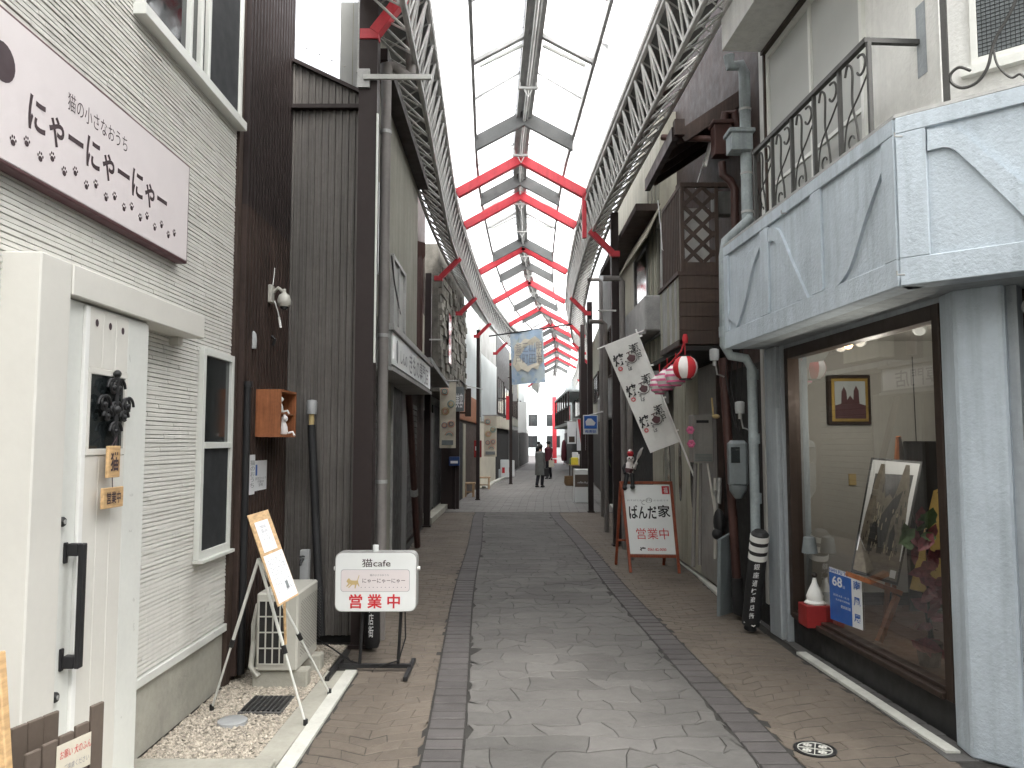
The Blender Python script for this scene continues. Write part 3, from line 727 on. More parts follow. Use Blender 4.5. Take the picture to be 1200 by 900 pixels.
# ---------------- things in front of the house
# taupe slatted planter box with two stickers
t = thing('slatted_box', 'taupe box of upright slats with a yellow sticker in front of the door', 'box', (-1.62, 2.6, 0))
pA, pB = at(22, 900, 2.45), at(134, 900, 2.62)
o = V(-1.60, 2.42, 0); e = V(.20, .25, 0)
o = at(30, 880, 2.45); o.z = 0; e = at(124, 822, 2.75); e.z = 0; d = (e - o); nrm = V(d.y, -d.x, 0).normalized(); L_ = d.length; dn = d.normalized()
for i in range(5):
    h = (.705, .71, .715, .725, .77)[i]
    g = B(); g.obox(o + dn * (i * L_ / 5 + .004), dn * (L_ / 5 - .008), nrm * -.014, V(.0, 0, h) - dn * .0); part('slat', g, M['slatb'], t, bevel=.003)
for i in range(5):
    g = B(); g.obox(o + dn * (i * L_ / 5 - .02) - nrm * .17, dn * (L_ / 5 - .002), nrm * -.014, V(0, 0, .73)); part('slat', g, M['slatb'], t, bevel=.003)
g = B(); g.obox(o + dn * .02 - nrm * .16, dn * (L_ - .04), nrm * .14, V(0, 0, .02)); part('base', g, M['slatb'], t)
g = B(); so = o + dn * (L_ * .36) + nrm * .002 + V(0, 0, .585); g.obox(so, dn * (L_ * .44), nrm * .002, V(0, 0, .105)); st = part('sticker', g, M['sand'], t)
part('lettering', text_mb('お願い 犬のふん', so + nrm * .003 + V(0, 0, .058) + dn * .012, dn * (L_ * .40), V(0, 0, .028)), M['inkr'], st)
part('lettering', text_mb('ご遠慮ください', so + nrm * .003 + V(0, 0, .018) + dn * .03, dn * (L_ * .32), V(0, 0, .02)), M['inkg'], st)
g = B(); g.disc(o + dn * (L_ * .66) + nrm * .002 + V(0, 0, .535), dn, V(0, 0, 1), 20, .045, .045); part('round_sticker', g, M['paper'], t)
# pine framed board at the very edge
t = thing('framed_board', 'leaning white board with a pine frame cut by the left edge', 'board', (-1.55, 2.2, 0))
a = at(-40, 740, 2.25); b = at(22, 915, 2.15); b2 = b + V(0, -.0, -.3); top = at(-2, 772, 2.25)
dd = (top - b); g = B(); lft = V(-.42, -.05, 0)
g.obox(b2 - V(0, 0, 0), lft, V(0, .012, 0), dd * 1.0 + V(0, 0, .3)); part('panel', g, M['paper'], t)
g = B(); g.bar(b2 + V(.0, -.004, 0), top + V(0, -.004, .02), .028, .03, (0, 1, 0)); g.bar(top + V(.0, -.004, 0), top + lft, .03, .03, (0, 1, 0)); part('frame', g, M['pinew'], t, bevel=.003)

# tripod easel with menu board
t = thing('tripod_easel', 'silver tripod easel carrying a tilted pine menu board on the gravel', 'easel', (-1.55, 4.7, 0))
ap = at(303, 655, 4.75)
for (fx, fy, pz) in ((358, 848, 0), (264, 752, .25), (386, 812, 0)):
    ft = gnd(fx, fy, .012) if pz == 0 else at(248, 832, 4.95)
    if pz: ft.z = .02
    m1 = ap.lerp(ft, .55)
    g = B(); g.tube([ap, m1], .010, 8); g.tube([m1, ft], .007, 8); leg = part('leg', g, M['whitealu'], t, smooth=True)
    g = B(); g.tube([m1 - (ft - ap).normalized() * .02, m1 + (ft - ap).normalized() * .03], .015, 8); part('clamp', g, M['black'], leg)
    g = B(); g.tube([ft + V(0, 0, .025), ft - V(0, 0, .01)], .014, 8); part('foot', g, M['black'], leg)
t = thing('menu_board', 'tilted pine clip board with two white menu sheets resting on the tripod easel', 'menu board', tuple(at(325, 710, 4.65)))
TL, TR, BL, BR = at(290, 604, 4.68), at(314, 597, 4.76), at(326, 711, 4.55), at(350, 697, 4.62)
nn = (TR - TL).cross(BL - TL).normalized()
if nn.y > 0: nn = -nn
def quadslab(mb, a, b, c, d, th, n): return mb.prism([a, b, c, d], n * -th)
g = B(); quadslab(g, TL, TR, BR, BL, .012, nn); part('board', g, M['pinew'], t)
def bl(s, r, off=.001): return TL.lerp(TR, s).lerp(BL.lerp(BR, s), r) + nn * off
for (s0, s1, r0, r1, nm) in ((.18, .82, .10, .44, 'a'), (.08, .98, .47, .98, 'b')):
    g = B(); quadslab(g, bl(s0, r0, .002), bl(s1, r0, .002), bl(s1, r1, .002), bl(s0, r1, .002), .0015, nn); sh = part('sheet', g, M['paper'], t)
    tx = 'MENU\n猫cafe\nコーヒー\nケーキ\nジュース' if nm == 'a' else 'ねことすごす\nコーヒー 紅茶\nココア ミルク\nケーキ アイス\nドリンク付き'
    O_ = bl(s0 + .1, r1 - .06, .004); part('lettering', text_mb(tx, O_, bl(s1 - .1, r1 - .06, .004) - O_, bl(s0 + .1, r0 + .05, .004) - O_, -.012), M['inkg'], sh)
g = B(); quadslab(g, bl(.62, .80, .004), bl(.74, .80, .004), bl(.74, .88, .004), bl(.62, .88, .004), .001, nn); part('photo', g, M['meterg'], t)
g = B(); g.bar(bl(.3, 1.0, .0), bl(.35, 1.0, -.0) + V(0, .02, -.24), .01, .012); part('prop', g, M['pinew'], t)

# air conditioner
t = thing('air_conditioner', 'cream outdoor air conditioner on concrete feet below the dark wood wall', 'air conditioner', (-1.62, 5.8, 0))
ay0, ax0, ax1, ay1 = 5.38, -1.72, -1.44, 5.92; zt_ = 1.65 - (695 - 518) / 920 * 5.38; zl = .10
zt_ = at(320, 695, ay0).z; zl = at(320, 787, ay0).z
g = B(); g.box(ax0, ax1, ay0, ay1, zl, zt_); bd = part('casing', g, M['acbody'], t, bevel=.012)
g = B(); g.box(ax0 + .02, ax1 - .09, ay0 - .004, ay0 + .004, zl + .05, zt_ - .05); part('grille_recess', g, M['dark'], t)
for i in range(5): x = ax0 + .02 + i * (.19 / 4); g = B(); g.box(x - .004, x + .004, ay0 - .012, ay0 - .0045, zl + .05, zt_ - .05); part('grille_bar', g, M['acbody'], t)
for i in range(5): z = zl + .05 + i * (zt_ - zl - .1) / 4; g = B(); g.box(ax0 + .02, ax1 - .09, ay0 - .011, ay0 - .005, z - .004, z + .004); part('grille_bar', g, M['acbody'], t)
g = B()
for i in range(26):
    for j in range(18):
        yy = ay0 + .08 + i * .022; z = zl + .08 + j * .022 + (.011 if i % 2 else 0)
        if z < zt_ - .07: g.disc((ax1 + .0015, yy, z), (0, 1, 0), (0, 0, 1), 6, .006, .006)
part('perforation', g, M['mesh'], t)
for yy in (ay0 + .03, ay1 - .13): g = B(); g.box(ax0 - .03, ax1 + .06, yy, yy + .11, .0, zl - .001); part('foot', g, M['concrete'], t, bevel=.008)
g = B(); g.tube([(ax0 - .05, 5.5, .1), (ax0 - .055, 5.5, .4), (ax0 - .045, 5.55, .52), (ax0 + .0, 5.62, .53)], .018, 8); g.tube([(ax0 + .02, 5.4, .08), (ax0 - .04, 5.42, .14), (ax0 - .05, 5.5, .28)], .02, 8); part('hose', g, M['acbody'], t, smooth=True)
# standpipe
sp = at(357, 690, 6.3); t = thing('water_standpipe', 'slim grey standpipe with a small tap behind the air conditioner', 'standpipe', (sp.x, 6.3, 0))
zt2 = at(357, 644, 6.3).z; g = B(); g.box(sp.x - .035, sp.x + .035, 6.27, 6.33, 0, zt2); part('post', g, M['sensor'], t, bevel=.004)
g = B(); g.tube([(sp.x - .01, 6.27, zt2 - .07), (sp.x - .01, 6.21, zt2 - .07), (sp.x - .01, 6.19, zt2 - .11)], .009, 8); g.arc((sp.x - .01, 6.24, zt2 - .045), (1, 0, 0), (0, 1, 0), .02, 0, 6.28, .004, 12); part('tap', g, M['black'], t, smooth=True)

# ================================================================ DARK WOOD + RIBBED METAL HOUSE
dh = thing('dark_house', 'dark brown timber slatted house with a ribbed metal end wall', 'house', (-3, 6.2, 0))
XW = -1.91
g = B(); g.box(-6, XW - .03, 5.51, 6.62, 0, 8); part('core', g, M['woodd'], dh)
yy = 5.51; i = 0
while yy < 6.60:
    g = B(); g.box(XW - .03, XW + (.0 if i % 2 else .014), yy, yy + .034, 0.05, 3.35); part('batten', g, M['woodb' if i % 2 else 'woodd'], dh)
    g = B(); g.box(XW - .03, XW + (.0 if i % 2 else .014), yy, yy + .034, 3.35, 7.5); part('batten', g, M['black' if i % 2 else 'darkcol'], dh)
    yy += .036; i += 1
# metal wall facing the camera
g = B(); YM = 6.62; x = -1.93; prof_ = []
while x < -1.28:
    prof_ += [(x, 0), (x + .030, 0), (x + .036, -.016), (x + .052, -.016), (x + .058, 0)]; x += .058
def ribsheet(mb, prof_, Y, z0, z1):
    b = len(mb.v)
    for (x, d) in prof_: mb.v += [V(x, Y + d, z0), V(x, Y + d, z1 if not callable(z1) else z1(x))]
    for i in range(len(prof_) - 1): mb.f.append((b + 2 * i, b + 2 * i + 2, b + 2 * i + 3, b + 2 * i + 1))
zf = at(380, 130, YM).z
ribsheet(g, prof_, YM, .06, zf); part('metal_cladding', g, M['ribmetal'], dh)
def slope(x):
    a, b = at(333, 68, YM), at(418, 108, YM); return a.z + (x - a.x) / (b.x - a.x) * (b.z - a.z)
g = B(); ribsheet(g, prof_, YM - .02, zf + .03, slope); part('metal_cladding', g, M['ribmetal'], dh)
g = B(); g.box(-1.91, -1.29, YM - .07, YM - .0, zf, zf + .035); part('flashing', g, M['darkcol'], dh)
g = B(); g.bar((-1.93, YM - .05, slope(-1.93) + .0), (-1.28, YM - .05, slope(-1.28)), .05, .03); part('flashing', g, M['darkcol'], dh)
g = B(); g.box(-1.93, -1.30, YM + .02, YM + .15, 0, zf - .05); part('end_wall', g, M['dark'], dh)
g = B(); b_ = 0
for i in range(6):
    xa = -1.93 + i * .108; za, zb2 = slope(xa) - .05, slope(xa + .108) - .05
    g.add([(xa + .003, YM, za), (xa + .105, YM, zb2), (xa + .105, YM, 6.6), (xa + .003, YM, 6.6)], [(0, 1, 2, 3)])
part('clear_sheet', g, M['wallp'], dh)
for i in range(6): g = B(); x = -1.90 + i * .11; g.lathe((x, YM - .004, slope(x) + .18), [(.008, 0), (.006, .008)], 8, (0, -1, 0)); part('screw', g, M['galv'], dh)
for x in (-1.345, -1.315): g = B(); g.box(x, x + .012, YM - .02, YM - .003, slope(x), 6.6); part('glazing_bar', g, M['galv'], dh)
# on the wood wall: camera, small lamp, shelf box, notices, pipe
WD = Wall((XW, 0), (XW, 8), 'L')
def wdp(x, y, off=.015): return WD.P(x, y, off)
t = thing('security_camera', 'cream dome security camera with antenna high on the dark timber wall', 'security camera', tuple(wdp(318, 345)))
c = wdp(316, 345); g = B(); g.box(c.x, c.x + .03, c.y - .05, c.y + .03, c.z - .07, c.z + .07); part('bracket', g, M['acbody'], t, bevel=.005)
e_ = at(333, 352, c.y - .02); g = B(); g.tube([c + V(.03, 0, .02), c + V(.07, -.01, .05), e_ + V(0, 0, .06)], .014, 8); part('arm', g, M['acbody'], t, smooth=True)
g = B(); g.lathe(e_ + V(0, 0, -.03), [(.035, -.02), (.05, 0), (.052, .03), (.04, .07), (.015, .09), (.012, .12)], 16); part('housing', g, M['acbody'], t, smooth=True)
g = B(); g.ball(e_ + V(0, 0, -.045), .034); part('lens_dome', g, M['dglass'], t, smooth=True)
g = B(); g.tube([c + V(.03, -.02, .07), at(322, 314, c.y - .02)], .004, 6); part('antenna', g, M['white'], t)
g = B(); g.tube([c + V(.04, 0, -.05), at(326, 366, c.y), at(329, 382, c.y)], .005, 6); g.tube([at(327, 372, c.y), at(329, 384, c.y)], .009, 8); part('cable', g, M['white'], t)
c = wdp(297, 399); t = thing('wall_lamp', 'small white hooded wall lamp below the security camera', 'lamp', tuple(c)); g = B(); g.lathe(c - V(0, 0, .06), [(.022, 0), (.026, .06), (.02, .11), (.004, .13)], 12); part('hood', g, M['sensor'], t, smooth=True)
c = wdp(318, 398); g = B(); g.tube([c + V(0, .0, .03), c + V(.03, 0, .0), c + V(.01, 0, -.05)], .012, 6); solo('wall_hook', g, M['black'], 'small black hook between the lamp and the ribbed metal corner', 'hook')
# shelf box with cat figures
yb0, zb1 = WD.pix(296, 456, .0)[0], WD.pix(296, 456)[1]; _, zb0 = WD.pix(296, 512)
sb0 = at(296, 484, 5.78)
t = thing('wooden_shelf_box', 'orange brown wooden box mounted open on the dark timber wall', 'shelf box', (sb0.x, 5.8, zb0))
bx0, bx1, by0, by1 = XW + .015, XW + .20, 5.80, 6.22; bz1 = at(310, 456, 5.8).z; bz0 = at(310, 512, 5.8).z
g = B(); g.box(bx0, bx1, by0, by0 + .018, bz0, bz1); part('side_panel', g, M['orangew'], t)
g = B(); g.box(bx0, bx1, by1 - .018, by1, bz0, bz1); part('side_panel', g, M['orangew'], t)
g = B(); g.box(bx0, bx1 + .004, by0 + .018, by1 - .018, bz0, bz0 + .018); part('bottom', g, M['orangew'], t)
g = B(); g.box(bx0, bx1 + .004, by0 + .018, by1 - .018, bz1 - .018, bz1); part('top', g, M['orangew'], t)
g = B(); g.box(bx0, bx1 - .01, by0 + .019, by1 - .019, (bz0 + bz1) / 2 - .006, (bz0 + bz1) / 2 + .006); part('shelf', g, M['orangew'], t)
def catfig(lbl, c, s, mt):
    t = thing('cat_figurine', lbl, 'figurine', tuple(c)); g = B()
    g.lathe(c, [(.03 * s, 0), (.04 * s, .02 * s), (.035 * s, .06 * s), (.02 * s, .10 * s), (.022 * s, .11 * s)], 12); g.ball(c + V(.01 * s, 0, .125 * s), .028 * s)
    g.lathe(c + V(.01 * s, -.015 * s, .14 * s), [(.012 * s, 0), (.001, .025 * s)], 5); g.lathe(c + V(.01 * s, .015 * s, .14 * s), [(.012 * s, 0), (.001, .025 * s)], 5)
    g.tube([c + V(.03 * s, .02 * s, .01 * s), c + V(.07 * s, .03 * s, .02 * s), c + V(.09 * s, .01 * s, -.01 * s)], .009 * s, 6)
    part('body', g, mt, t, smooth=True); return t
catfig('white cat figure sitting on the upper shelf of the wooden wall box', V(bx1 - .04, by0 + .10, (bz0 + bz1) / 2 + .006), .8, M['cloth'])
catfig('pinkish white cat figure leaning out of the bottom of the wooden wall box', V(bx1 - .02, by0 + .14, bz0 + .02), .95, M['lantw'])
for (x0, y0, x1, y1, lb) in ((293, 533, 298, 579, 'narrow white notice strip pinned on the dark timber wall'), (299, 540, 312, 573, 'white notice sheet with a blue mark on the dark timber wall')):
    u0, z1 = WD.pix(x0, y0, .016); u1, z0 = WD.pix(x1, y1, .016)
    t = thing('notice', lb, 'notice', (XW, u0, z0)); g = B(); g.box(XW + .0145, XW + .0165, u0, u1, z0, z1); part('sheet', g, M['paper'], t)
    if x1 - x0 > 8:
        g = B(); g.box(XW + .0165, XW + .0175, u0 + .012, u0 + .05, z1 - .11, z1 - .03); part('mark', g, M['inkbl'], t)
        part('lettering', text_mb('防犯カメラ\n作動中\n警備', (XW + .0175, u0 + .012, z0 + .03), (0, u1 - u0 - .03, 0), (0, 0, .07)), M['inkg'], t)
    else: part('lettering', text_mb('猫\nの\nお\nう\nち', (XW + .0175, u0 + .006, z0 + .05), (0, u1 - u0 - .012, 0), (0, 0, z1 - z0 - .09)), M['inkg'], t)
g = B(); ptop = WD.P(290, 447, .03); g.tube([(ptop.x, ptop.y, 0.05), (ptop.x, ptop.y, ptop.z)], .028, 10); g.tube([(ptop.x, ptop.y, ptop.z - .04), (ptop.x, ptop.y, ptop.z)], .036, 10)
solo('black_pipe', g, M['black'], 'upright black pipe between the corner board and the wooden wall box', 'pipe', smooth=True)
# leaning conduit with photo sensor
t = thing('sensor_conduit', 'black conduit with a grey cylindrical sensor cap leaning on the ribbed metal wall', 'conduit', (-1.6, 6.5, 0))
a, b = at(365, 498, 6.52), at(376, 745, 6.45); g = B(); g.tube([b, a.lerp(b, .3), a], .034, 10); part('tube', g, M['blackwrap'], t, smooth=True)
g = B(); g.tube([a, a + V(0, 0, .09)], .022, 8); part('neck', g, M['ochre'], t, smooth=True)
g = B(); g.lathe(a + V(0, 0, .09), [(.042, 0), (.045, .10), (.038, .115), (.01, .12)], 14); part('cap', g, M['sensor'], t, smooth=True)
# rain pipe beside the column
t = thing('rain_pipe', 'tall grey rain pipe with elbows right of the wide dark column', 'rain pipe', (-1.10, 6.72, 0))
pz = at(450, 76, 6.72).z; px_ = at(449, 400, 6.72).x
g = B(); g.tube([(px_, 6.72, 0), (px_, 6.72, pz - .06), (px_ + .02, 6.73, pz - .01), (px_ + .06, 6.75, pz + .0), (px_ + .17, 6.82, pz - .06), (px_ + .2, 6.84, pz - .03), (px_ + .2, 6.84, 5.7)], .047, 14); part('pipe', g, M['pvc'], t, smooth=True)
for zc in (.62, 1.3, 2.55, 4.35):
    g = B(); g.lathe((px_, 6.72, zc), [(.052, 0), (.052, .03)], 14); g.bar((px_ - .1, 6.74, zc + .015), (px_, 6.74, zc + .015), .012, .012); part('clip', g, M['galv'], t)
for zc in (.5, pz - .1): g = B(); g.lathe((px_, 6.72, zc), [(.055, 0), (.055, .10)], 14); part('socket', g, M['pvc'], t, smooth=True)
# wrapped column foot behind the sign
g = B(); c = at(436, 742, 6.35); c.z = .0
t = thing('column_wrap', 'short black wrap with white characters half hidden behind the cat cafe sign', 'column cover', (c.x, 6.36, 0))
g.lathe((c.x, 6.36, .03), [(.05, 0), (.062, .04), (.06, .5), (.055, .74)], 14); part('wrap', g, M['blackwrap'], t, smooth=True)
for z in (.55, .63, .71): g = B(); g.lathe((c.x, 6.36, z), [(.0635, 0), (.0635, .035)], 14); part('stripe', g, M['cloth'], t)
part('lettering', text_mb('商\n店\n街', (c.x - .02, 6.293, .12), (.04, 0, 0), (0, 0, .28), .01), M['paper'], t)

# cat cafe sign on its stand
YS = 5.75
t = thing('cat_cafe_sign', 'white lit-box sign reading cat cafe in red and black on a black stand', 'sign', (-.95, YS, 0))
TLs, BRs = at(393, 647, YS), at(488, 717, YS); x0, x1, z0, z1 = TLs.x, BRs.x, BRs.z, TLs.z
def rrect(mb, x0, x1, z0, z1, y, dy, r, n=5):
    pts_ = []
    for (cx, cz, a0) in ((x1 - r, z1 - r, 0), (x0 + r, z1 - r, 90), (x0 + r, z0 + r, 180), (x1 - r, z0 + r, 270)):
        for i in range(n + 1): a = rad(a0 + 90 * i / n); pts_.append((cx + r * math.cos(a), y, cz + r * math.sin(a)))
    return mb.prism(pts_, (0, dy, 0))
g = B(); rrect(g, x0, x1, z0, z1, YS, .11, .05); part('housing', g, M['galv'], t, smooth=True)
g = B(); rrect(g, x0 + .006, x1 - .006, z0 + .006, z1 - .006, YS - .006, .005, .047); part('face', g, M['signw'], t)
W_, H_ = x1 - x0, z1 - z0
def cs(u, v, yo=-.0075): return V(x0 + u * W_, YS + yo, z1 - v * H_)
g = B(); rrect(g, x0 + .075 * W_, x0 + .915 * W_, z1 - .66 * H_, z1 - .29 * H_, YS - .0075, .001, .02); part('panel', g, M['inkg'], t)
g = B(); rrect(g, x0 + .079 * W_, x0 + .911 * W_, z1 - .655 * H_, z1 - .296 * H_, YS - .0085, .001, .019); part('panel', g, M['signp'], t)
def tx(body, u0, v0, u1, v1, mt, bold=0, yo=-.0095, **k): part('lettering', text_mb(body, cs(u0, v1, yo), cs(u1, v1, yo) - cs(u0, v1, yo), cs(u0, v0, yo) - cs(u0, v1, yo), bold, **k), mt, t)
tx('猫cafe', .33, .11, .68, .25, M['ink'], .006, -.0075); tx('営 業 中', .18, .70, .80, .94, M['inkr'], .022, -.0075)
tx('猫の小さなおうち', .43, .365, .66, .40, M['inkg']); tx('にゃーにゃーにゃー', .34, .44, .86, .515, M['ink'], .004); tx('･ ･ ･ ･ ･ ･ ･ ･ ･ ･ ･ ･', .32, .58, .87, .595, M['inkg'], .01)
g = B(); cc = cs(.215, .51, -.0095)                      # running cat
kx, kz = W_, H_
def cpoly(pl): g.add([cs(u, v, -.0095) for u, v in pl], [tuple(range(len(pl)))])
cpoly([(.155, .46), (.175, .43), (.185, .45), (.20, .47), (.25, .475), (.285, .47), (.29, .52), (.265, .545), (.20, .545), (.165, .52), (.145, .49)][::-1])
cpoly([(.285, .475), (.275, .47), (.295, .38), (.302, .385)]); cpoly([(.17, .52), (.185, .54), (.15, .58), (.142, .57)]); cpoly([(.2, .54), (.215, .545), (.175, .60), (.165, .59)]); cpoly([(.25, .54), (.27, .54), (.255, .61), (.243, .60)]); cpoly([(.275, .53), (.29, .51), (.305, .57), (.297, .575)])
part('cat_print', g, M['ochre'], t)
for s in (x0 - .018, x1): g = B(); g.lathe((s, YS + .05, z1 - .29 * H_), [(.015, 0), (.015, .018)], 10, (1, 0, 0)); part('knob', g, M['white'], t)
g = B(); g.lathe((x0 + .48 * W_, YS + .05, z1), [(.022, 0), (.022, .045)], 12); part('cap', g, M['signw'], t)
zf_ = .035
for u in (.33, .80): g = B(); g.tube([(x0 + u * W_, YS + .055, z0), (x0 + u * W_ - .02, YS + .06, zf_)], .012, 8); part('leg', g, M['black'], t)
g = B(); g.tube([at(392, 782, YS), at(474, 778, YS)], .014, 8); 
g = B(); g.box(x0 + .02, x1 - .04, YS + .045, YS + .075, zf_ - .012, zf_ + .016); part('crossbar', g, M['black'], t)
for x in (x0 + .0, x1 - .05): g = B(); g.box(x - .015, x + .015, YS - .20, YS + .28, .004, .034); part('foot', g, M['black'], t, bevel=.003)
g = B(); g.tube([(x1 - .09, YS + .06, z0), (x1 - .085, YS + .06, z0 - .2), (x1 - .13, YS + .04, .08), (x1 - .3, YS + .03, .03), (x0 + .1, YS + .1, .06), (x0 - .08, YS + .25, .12), (x0 - .25, YS + .4, .16)], .006, 6)
solo('power_cable', g, M['black'], 'thin black power cable drooping from the cat cafe sign to the wall', 'cable', smooth=True)
# ================================================================ BLUE-WHITE STUCCO SHOP (right, near)
WR = Wall((2.42, 4.41), (2.30, 6.80), 'R'); WF = Wall((2.06, 4.10), (1.90, 6.90), 'R'); WC = Wall((3.20, 3.08), (2.06, 4.10), 'R')
ZS, ZT = 2.47, 3.38
shop = thing('stucco_shop', 'pale blue stucco corner shop with display window and iron balcony at the near right', 'shop', (2.5, 5, 0))
# ground floor
def plan(mb, pts_, z0, z1): return mb.prism([(x, y, z0) for x, y in pts_], (0, 0, z1 - z0))
g = B(); plan(g, [(2.42, 4.41), (2.40, 4.23), (2.57, 4.06), (2.66, 4.16), (2.62, 4.43)], 0, ZS + .01); part('pillar', g, M['stucco'], shop, bevel=.012)
g = B(); plan(g, [(2.60, 4.115), (2.645, 4.07), (2.75, 4.18), (2.70, 4.22)], 0, ZS + .01); part('door_jamb', g, M['stuccog'], shop)
WDr = Wall((3.7, 3.30), (2.70, 4.20), 'R')
g = B(); WDr.box(g, 0, WDr.L, 0, ZS, -.1, -.04); dr = part('door', g, M['dglass'], shop)
g = B(); WDr.box(g, WDr.L - .09, WDr.L - .03, 0, ZS, -.04, .0); WDr.box(g, WDr.L - 1.0, WDr.L - .94, 0, ZS, -.04, .0); WDr.box(g, WDr.L - .94, WDr.L - .09, .95, 1.02, -.04, .0); part('door_frame', g, M['bronze'], dr)
c = at(1178, 343, 4.2); c = V(2.70, 4.03, 2.36); g = B(); g.lathe(c, [(.02, 0), (.045, .01), (.045, .05), (.03, .07)], 16, (-.6, -.7, -.3)); part('downlight', g, M['galv'], shop, smooth=True)
uf0 = WR.pix(922, 600)[0]; un = WR.pix(1104, 780)[0] + .0
# far pilaster
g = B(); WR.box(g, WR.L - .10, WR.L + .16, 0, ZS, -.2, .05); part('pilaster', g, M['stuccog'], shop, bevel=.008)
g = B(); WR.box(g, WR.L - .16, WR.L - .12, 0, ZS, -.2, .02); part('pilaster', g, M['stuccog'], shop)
wu0, wu1 = .03, WR.L - .165; zs0, zs1 = .22, 2.44
# window frame
f = thing; g = B()
WR.box(g, wu1 - .07, wu1, zs0, zs1, -.10, -.0); WR.box(g, wu0 - .02, wu0 + .05, zs0, zs1, -.10, -.0); WR.box(g, wu0 + .05, wu1 - .07, zs1 - .09, zs1, -.10, -.002); WR.box(g, wu0 + .05, wu1 - .07, zs0, zs0 + .035, -.12, .02); WR.box(g, wu0 + .05, wu1 - .07, zs0 + .035, zs0 + .06, -.10, -.02)
wf = part('display_window', g, M['bronze'], shop, bevel=.003)
g = B(); g.add([WR.pt(wu0 + .05, zs0 + .06, -.06), WR.pt(wu1 - .07, zs0 + .06, -.06), WR.pt(wu1 - .07, zs1 - .09, -.06), WR.pt(wu0 + .05, zs1 - .09, -.06)], [(0, 3, 2, 1)]); part('pane', g, M['glass'], wf)
g = B(); WR.box(g, wu0 - .02, wu1, 0.0, zs0 - .001, -.25, -.03); part('plinth', g, M['black'], shop)
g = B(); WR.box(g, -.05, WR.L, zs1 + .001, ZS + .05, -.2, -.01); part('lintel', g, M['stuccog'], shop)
# display room
rm = thing('display_room', 'beige walled display room with wooden floor seen through the shop window', 'room', (3.5, 6, .2))
g = B(); plan(g, [(2.56, 4.47), (2.42, 6.97), (5.1, 6.97), (5.1, 4.47)], .19, .235); part('floor', g, M['floorw'], rm)
g = B(); g.box(2.24, 5.2, 6.98, 7.05, .235, 2.55); part('wall', g, M['interior'], rm)
g = B(); g.box(5.1, 5.2, 4.0, 6.98, .235, 2.55); part('wall', g, M['interior'], rm)
g = B(); g.box(2.64, 5.2, 4.4, 4.46, .235, 2.55); part('wall', g, M['interior'], rm)
g = B(); g.box(2.26, 5.2, 4.4, 7.05, 2.55, 2.6); part('ceiling', g, M['interior'], rm)
g = B(); g.box(2.40, 2.58, 6.94, 6.98, .235, 2.55); part('wall_pier', g, M['interior'], rm)
g = B(); g.box(2.6, 5.1, 6.955, 6.978, .235, .34); part('skirting', g, M['dark'], rm)
g = B(); p = at(936, 600, 6.9); g.tube([(p.x, 6.9, .24), (p.x, 6.9, 2.5)], .018, 8); part('conduit', g, M['cream'], rm)
g = B(); p = at(1000, 562, 6.95); g.box(p.x - .03, p.x + .03, 6.96, 6.98, p.z - .05, p.z + .05); part('wall_socket', g, M['ochre'], rm)
g = B(); g.tube([at(1069, 418, 6.6), at(1074, 520, 6.6)], .004, 5); part('wire', g, M['black'], rm)
# track spots
for (px_, py_, lb) in ((985, 408, 'left small white spotlight with a warm glow above the framed picture'), (1008, 402, 'right small white spotlight above the framed picture'), (1078, 388, 'large white spotlight at the ceiling beside the stucco pillar')):
    c = at(px_, py_, 6.3 if px_ < 1050 else 5.6); t = thing('spotlight', lb, 'spotlight', tuple(c), 'ceiling spotlights in the display room')
    g = B(); g.lathe(c, [(.035, 0), (.05, .02), (.05, .13), (.02, .15)], 14, (.3, .6, .5)); part('shade', g, M['signw'], t, smooth=True)
    g = B(); g.tube([c + V(0, .05, .05), (c.x, c.y + .05, 2.56)], .008, 6); part('stem', g, M['white'], t)
m = bpy.data.materials.new('lamp_glow'); m.use_nodes = True; bb = m.node_tree.nodes['Principled BSDF']; bb.inputs['Emission Color'].default_value = (1, .55, .25, 1); bb.inputs['Emission Strength'].default_value = 2.5
M['glow'] = m
c = at(994, 404, 6.2); g = B(); g.ball(c, .035); solo('lit_bulb', g, M['glow'], 'small lit orange bulb between the two spotlights in the shop window', 'bulb', smooth=True)
ld = bpy.data.lights.new('spot_lamp', 'POINT'); ld.energy = 3; ld.color = (1, .92, .82); ld.shadow_soft_size = .05; lo = bpy.data.objects.new('spot_lamp', ld); lo.location = c + V(.05, -.3, -.40); col.objects.link(lo)
lo2 = bpy.data.objects.new('spot_lamp', ld); lo2.location = at(1078, 470, 5.0); col.objects.link(lo2)
# small framed picture on the room wall
a, b = at(968, 440, 6.96), at(1020, 498, 6.96); t = thing('framed_picture', 'small picture of a red brick castle in a dark gold frame on the beige wall', 'picture', (a.x, 6.95, b.z))
g = B(); g.box(a.x, b.x, 6.93, 6.975, b.z, a.z); part('frame', g, M['bronze'], t, bevel=.006)
g = B(); g.box(a.x + .03, b.x - .03, 6.922, 6.93, b.z + .03, a.z - .03); part('frame', g, M['gold'], t)
g = B(); g.box(a.x + .055, b.x - .055, 6.917, 6.921, b.z + .055, a.z - .055); pc = part('canvas', g, M['paleg'], t)
g = B(); w_, h_ = b.x - a.x - .11, a.z - b.z - .11; ox, oz = a.x + .055, b.z + .055
g.add([V(ox + w_ * u, 6.9155, oz + h_ * v) for u, v in ((.0, 0), (1, 0), (1, .35), (.8, .4), (.78, .75), (.7, .88), (.62, .75), (.6, .5), (.5, .62), (.4, .5), (.38, .72), (.3, .86), (.22, .72), (.2, .4), (0, .35))], [tuple(range(15))]); part('castle', g, M['maroon'], pc)
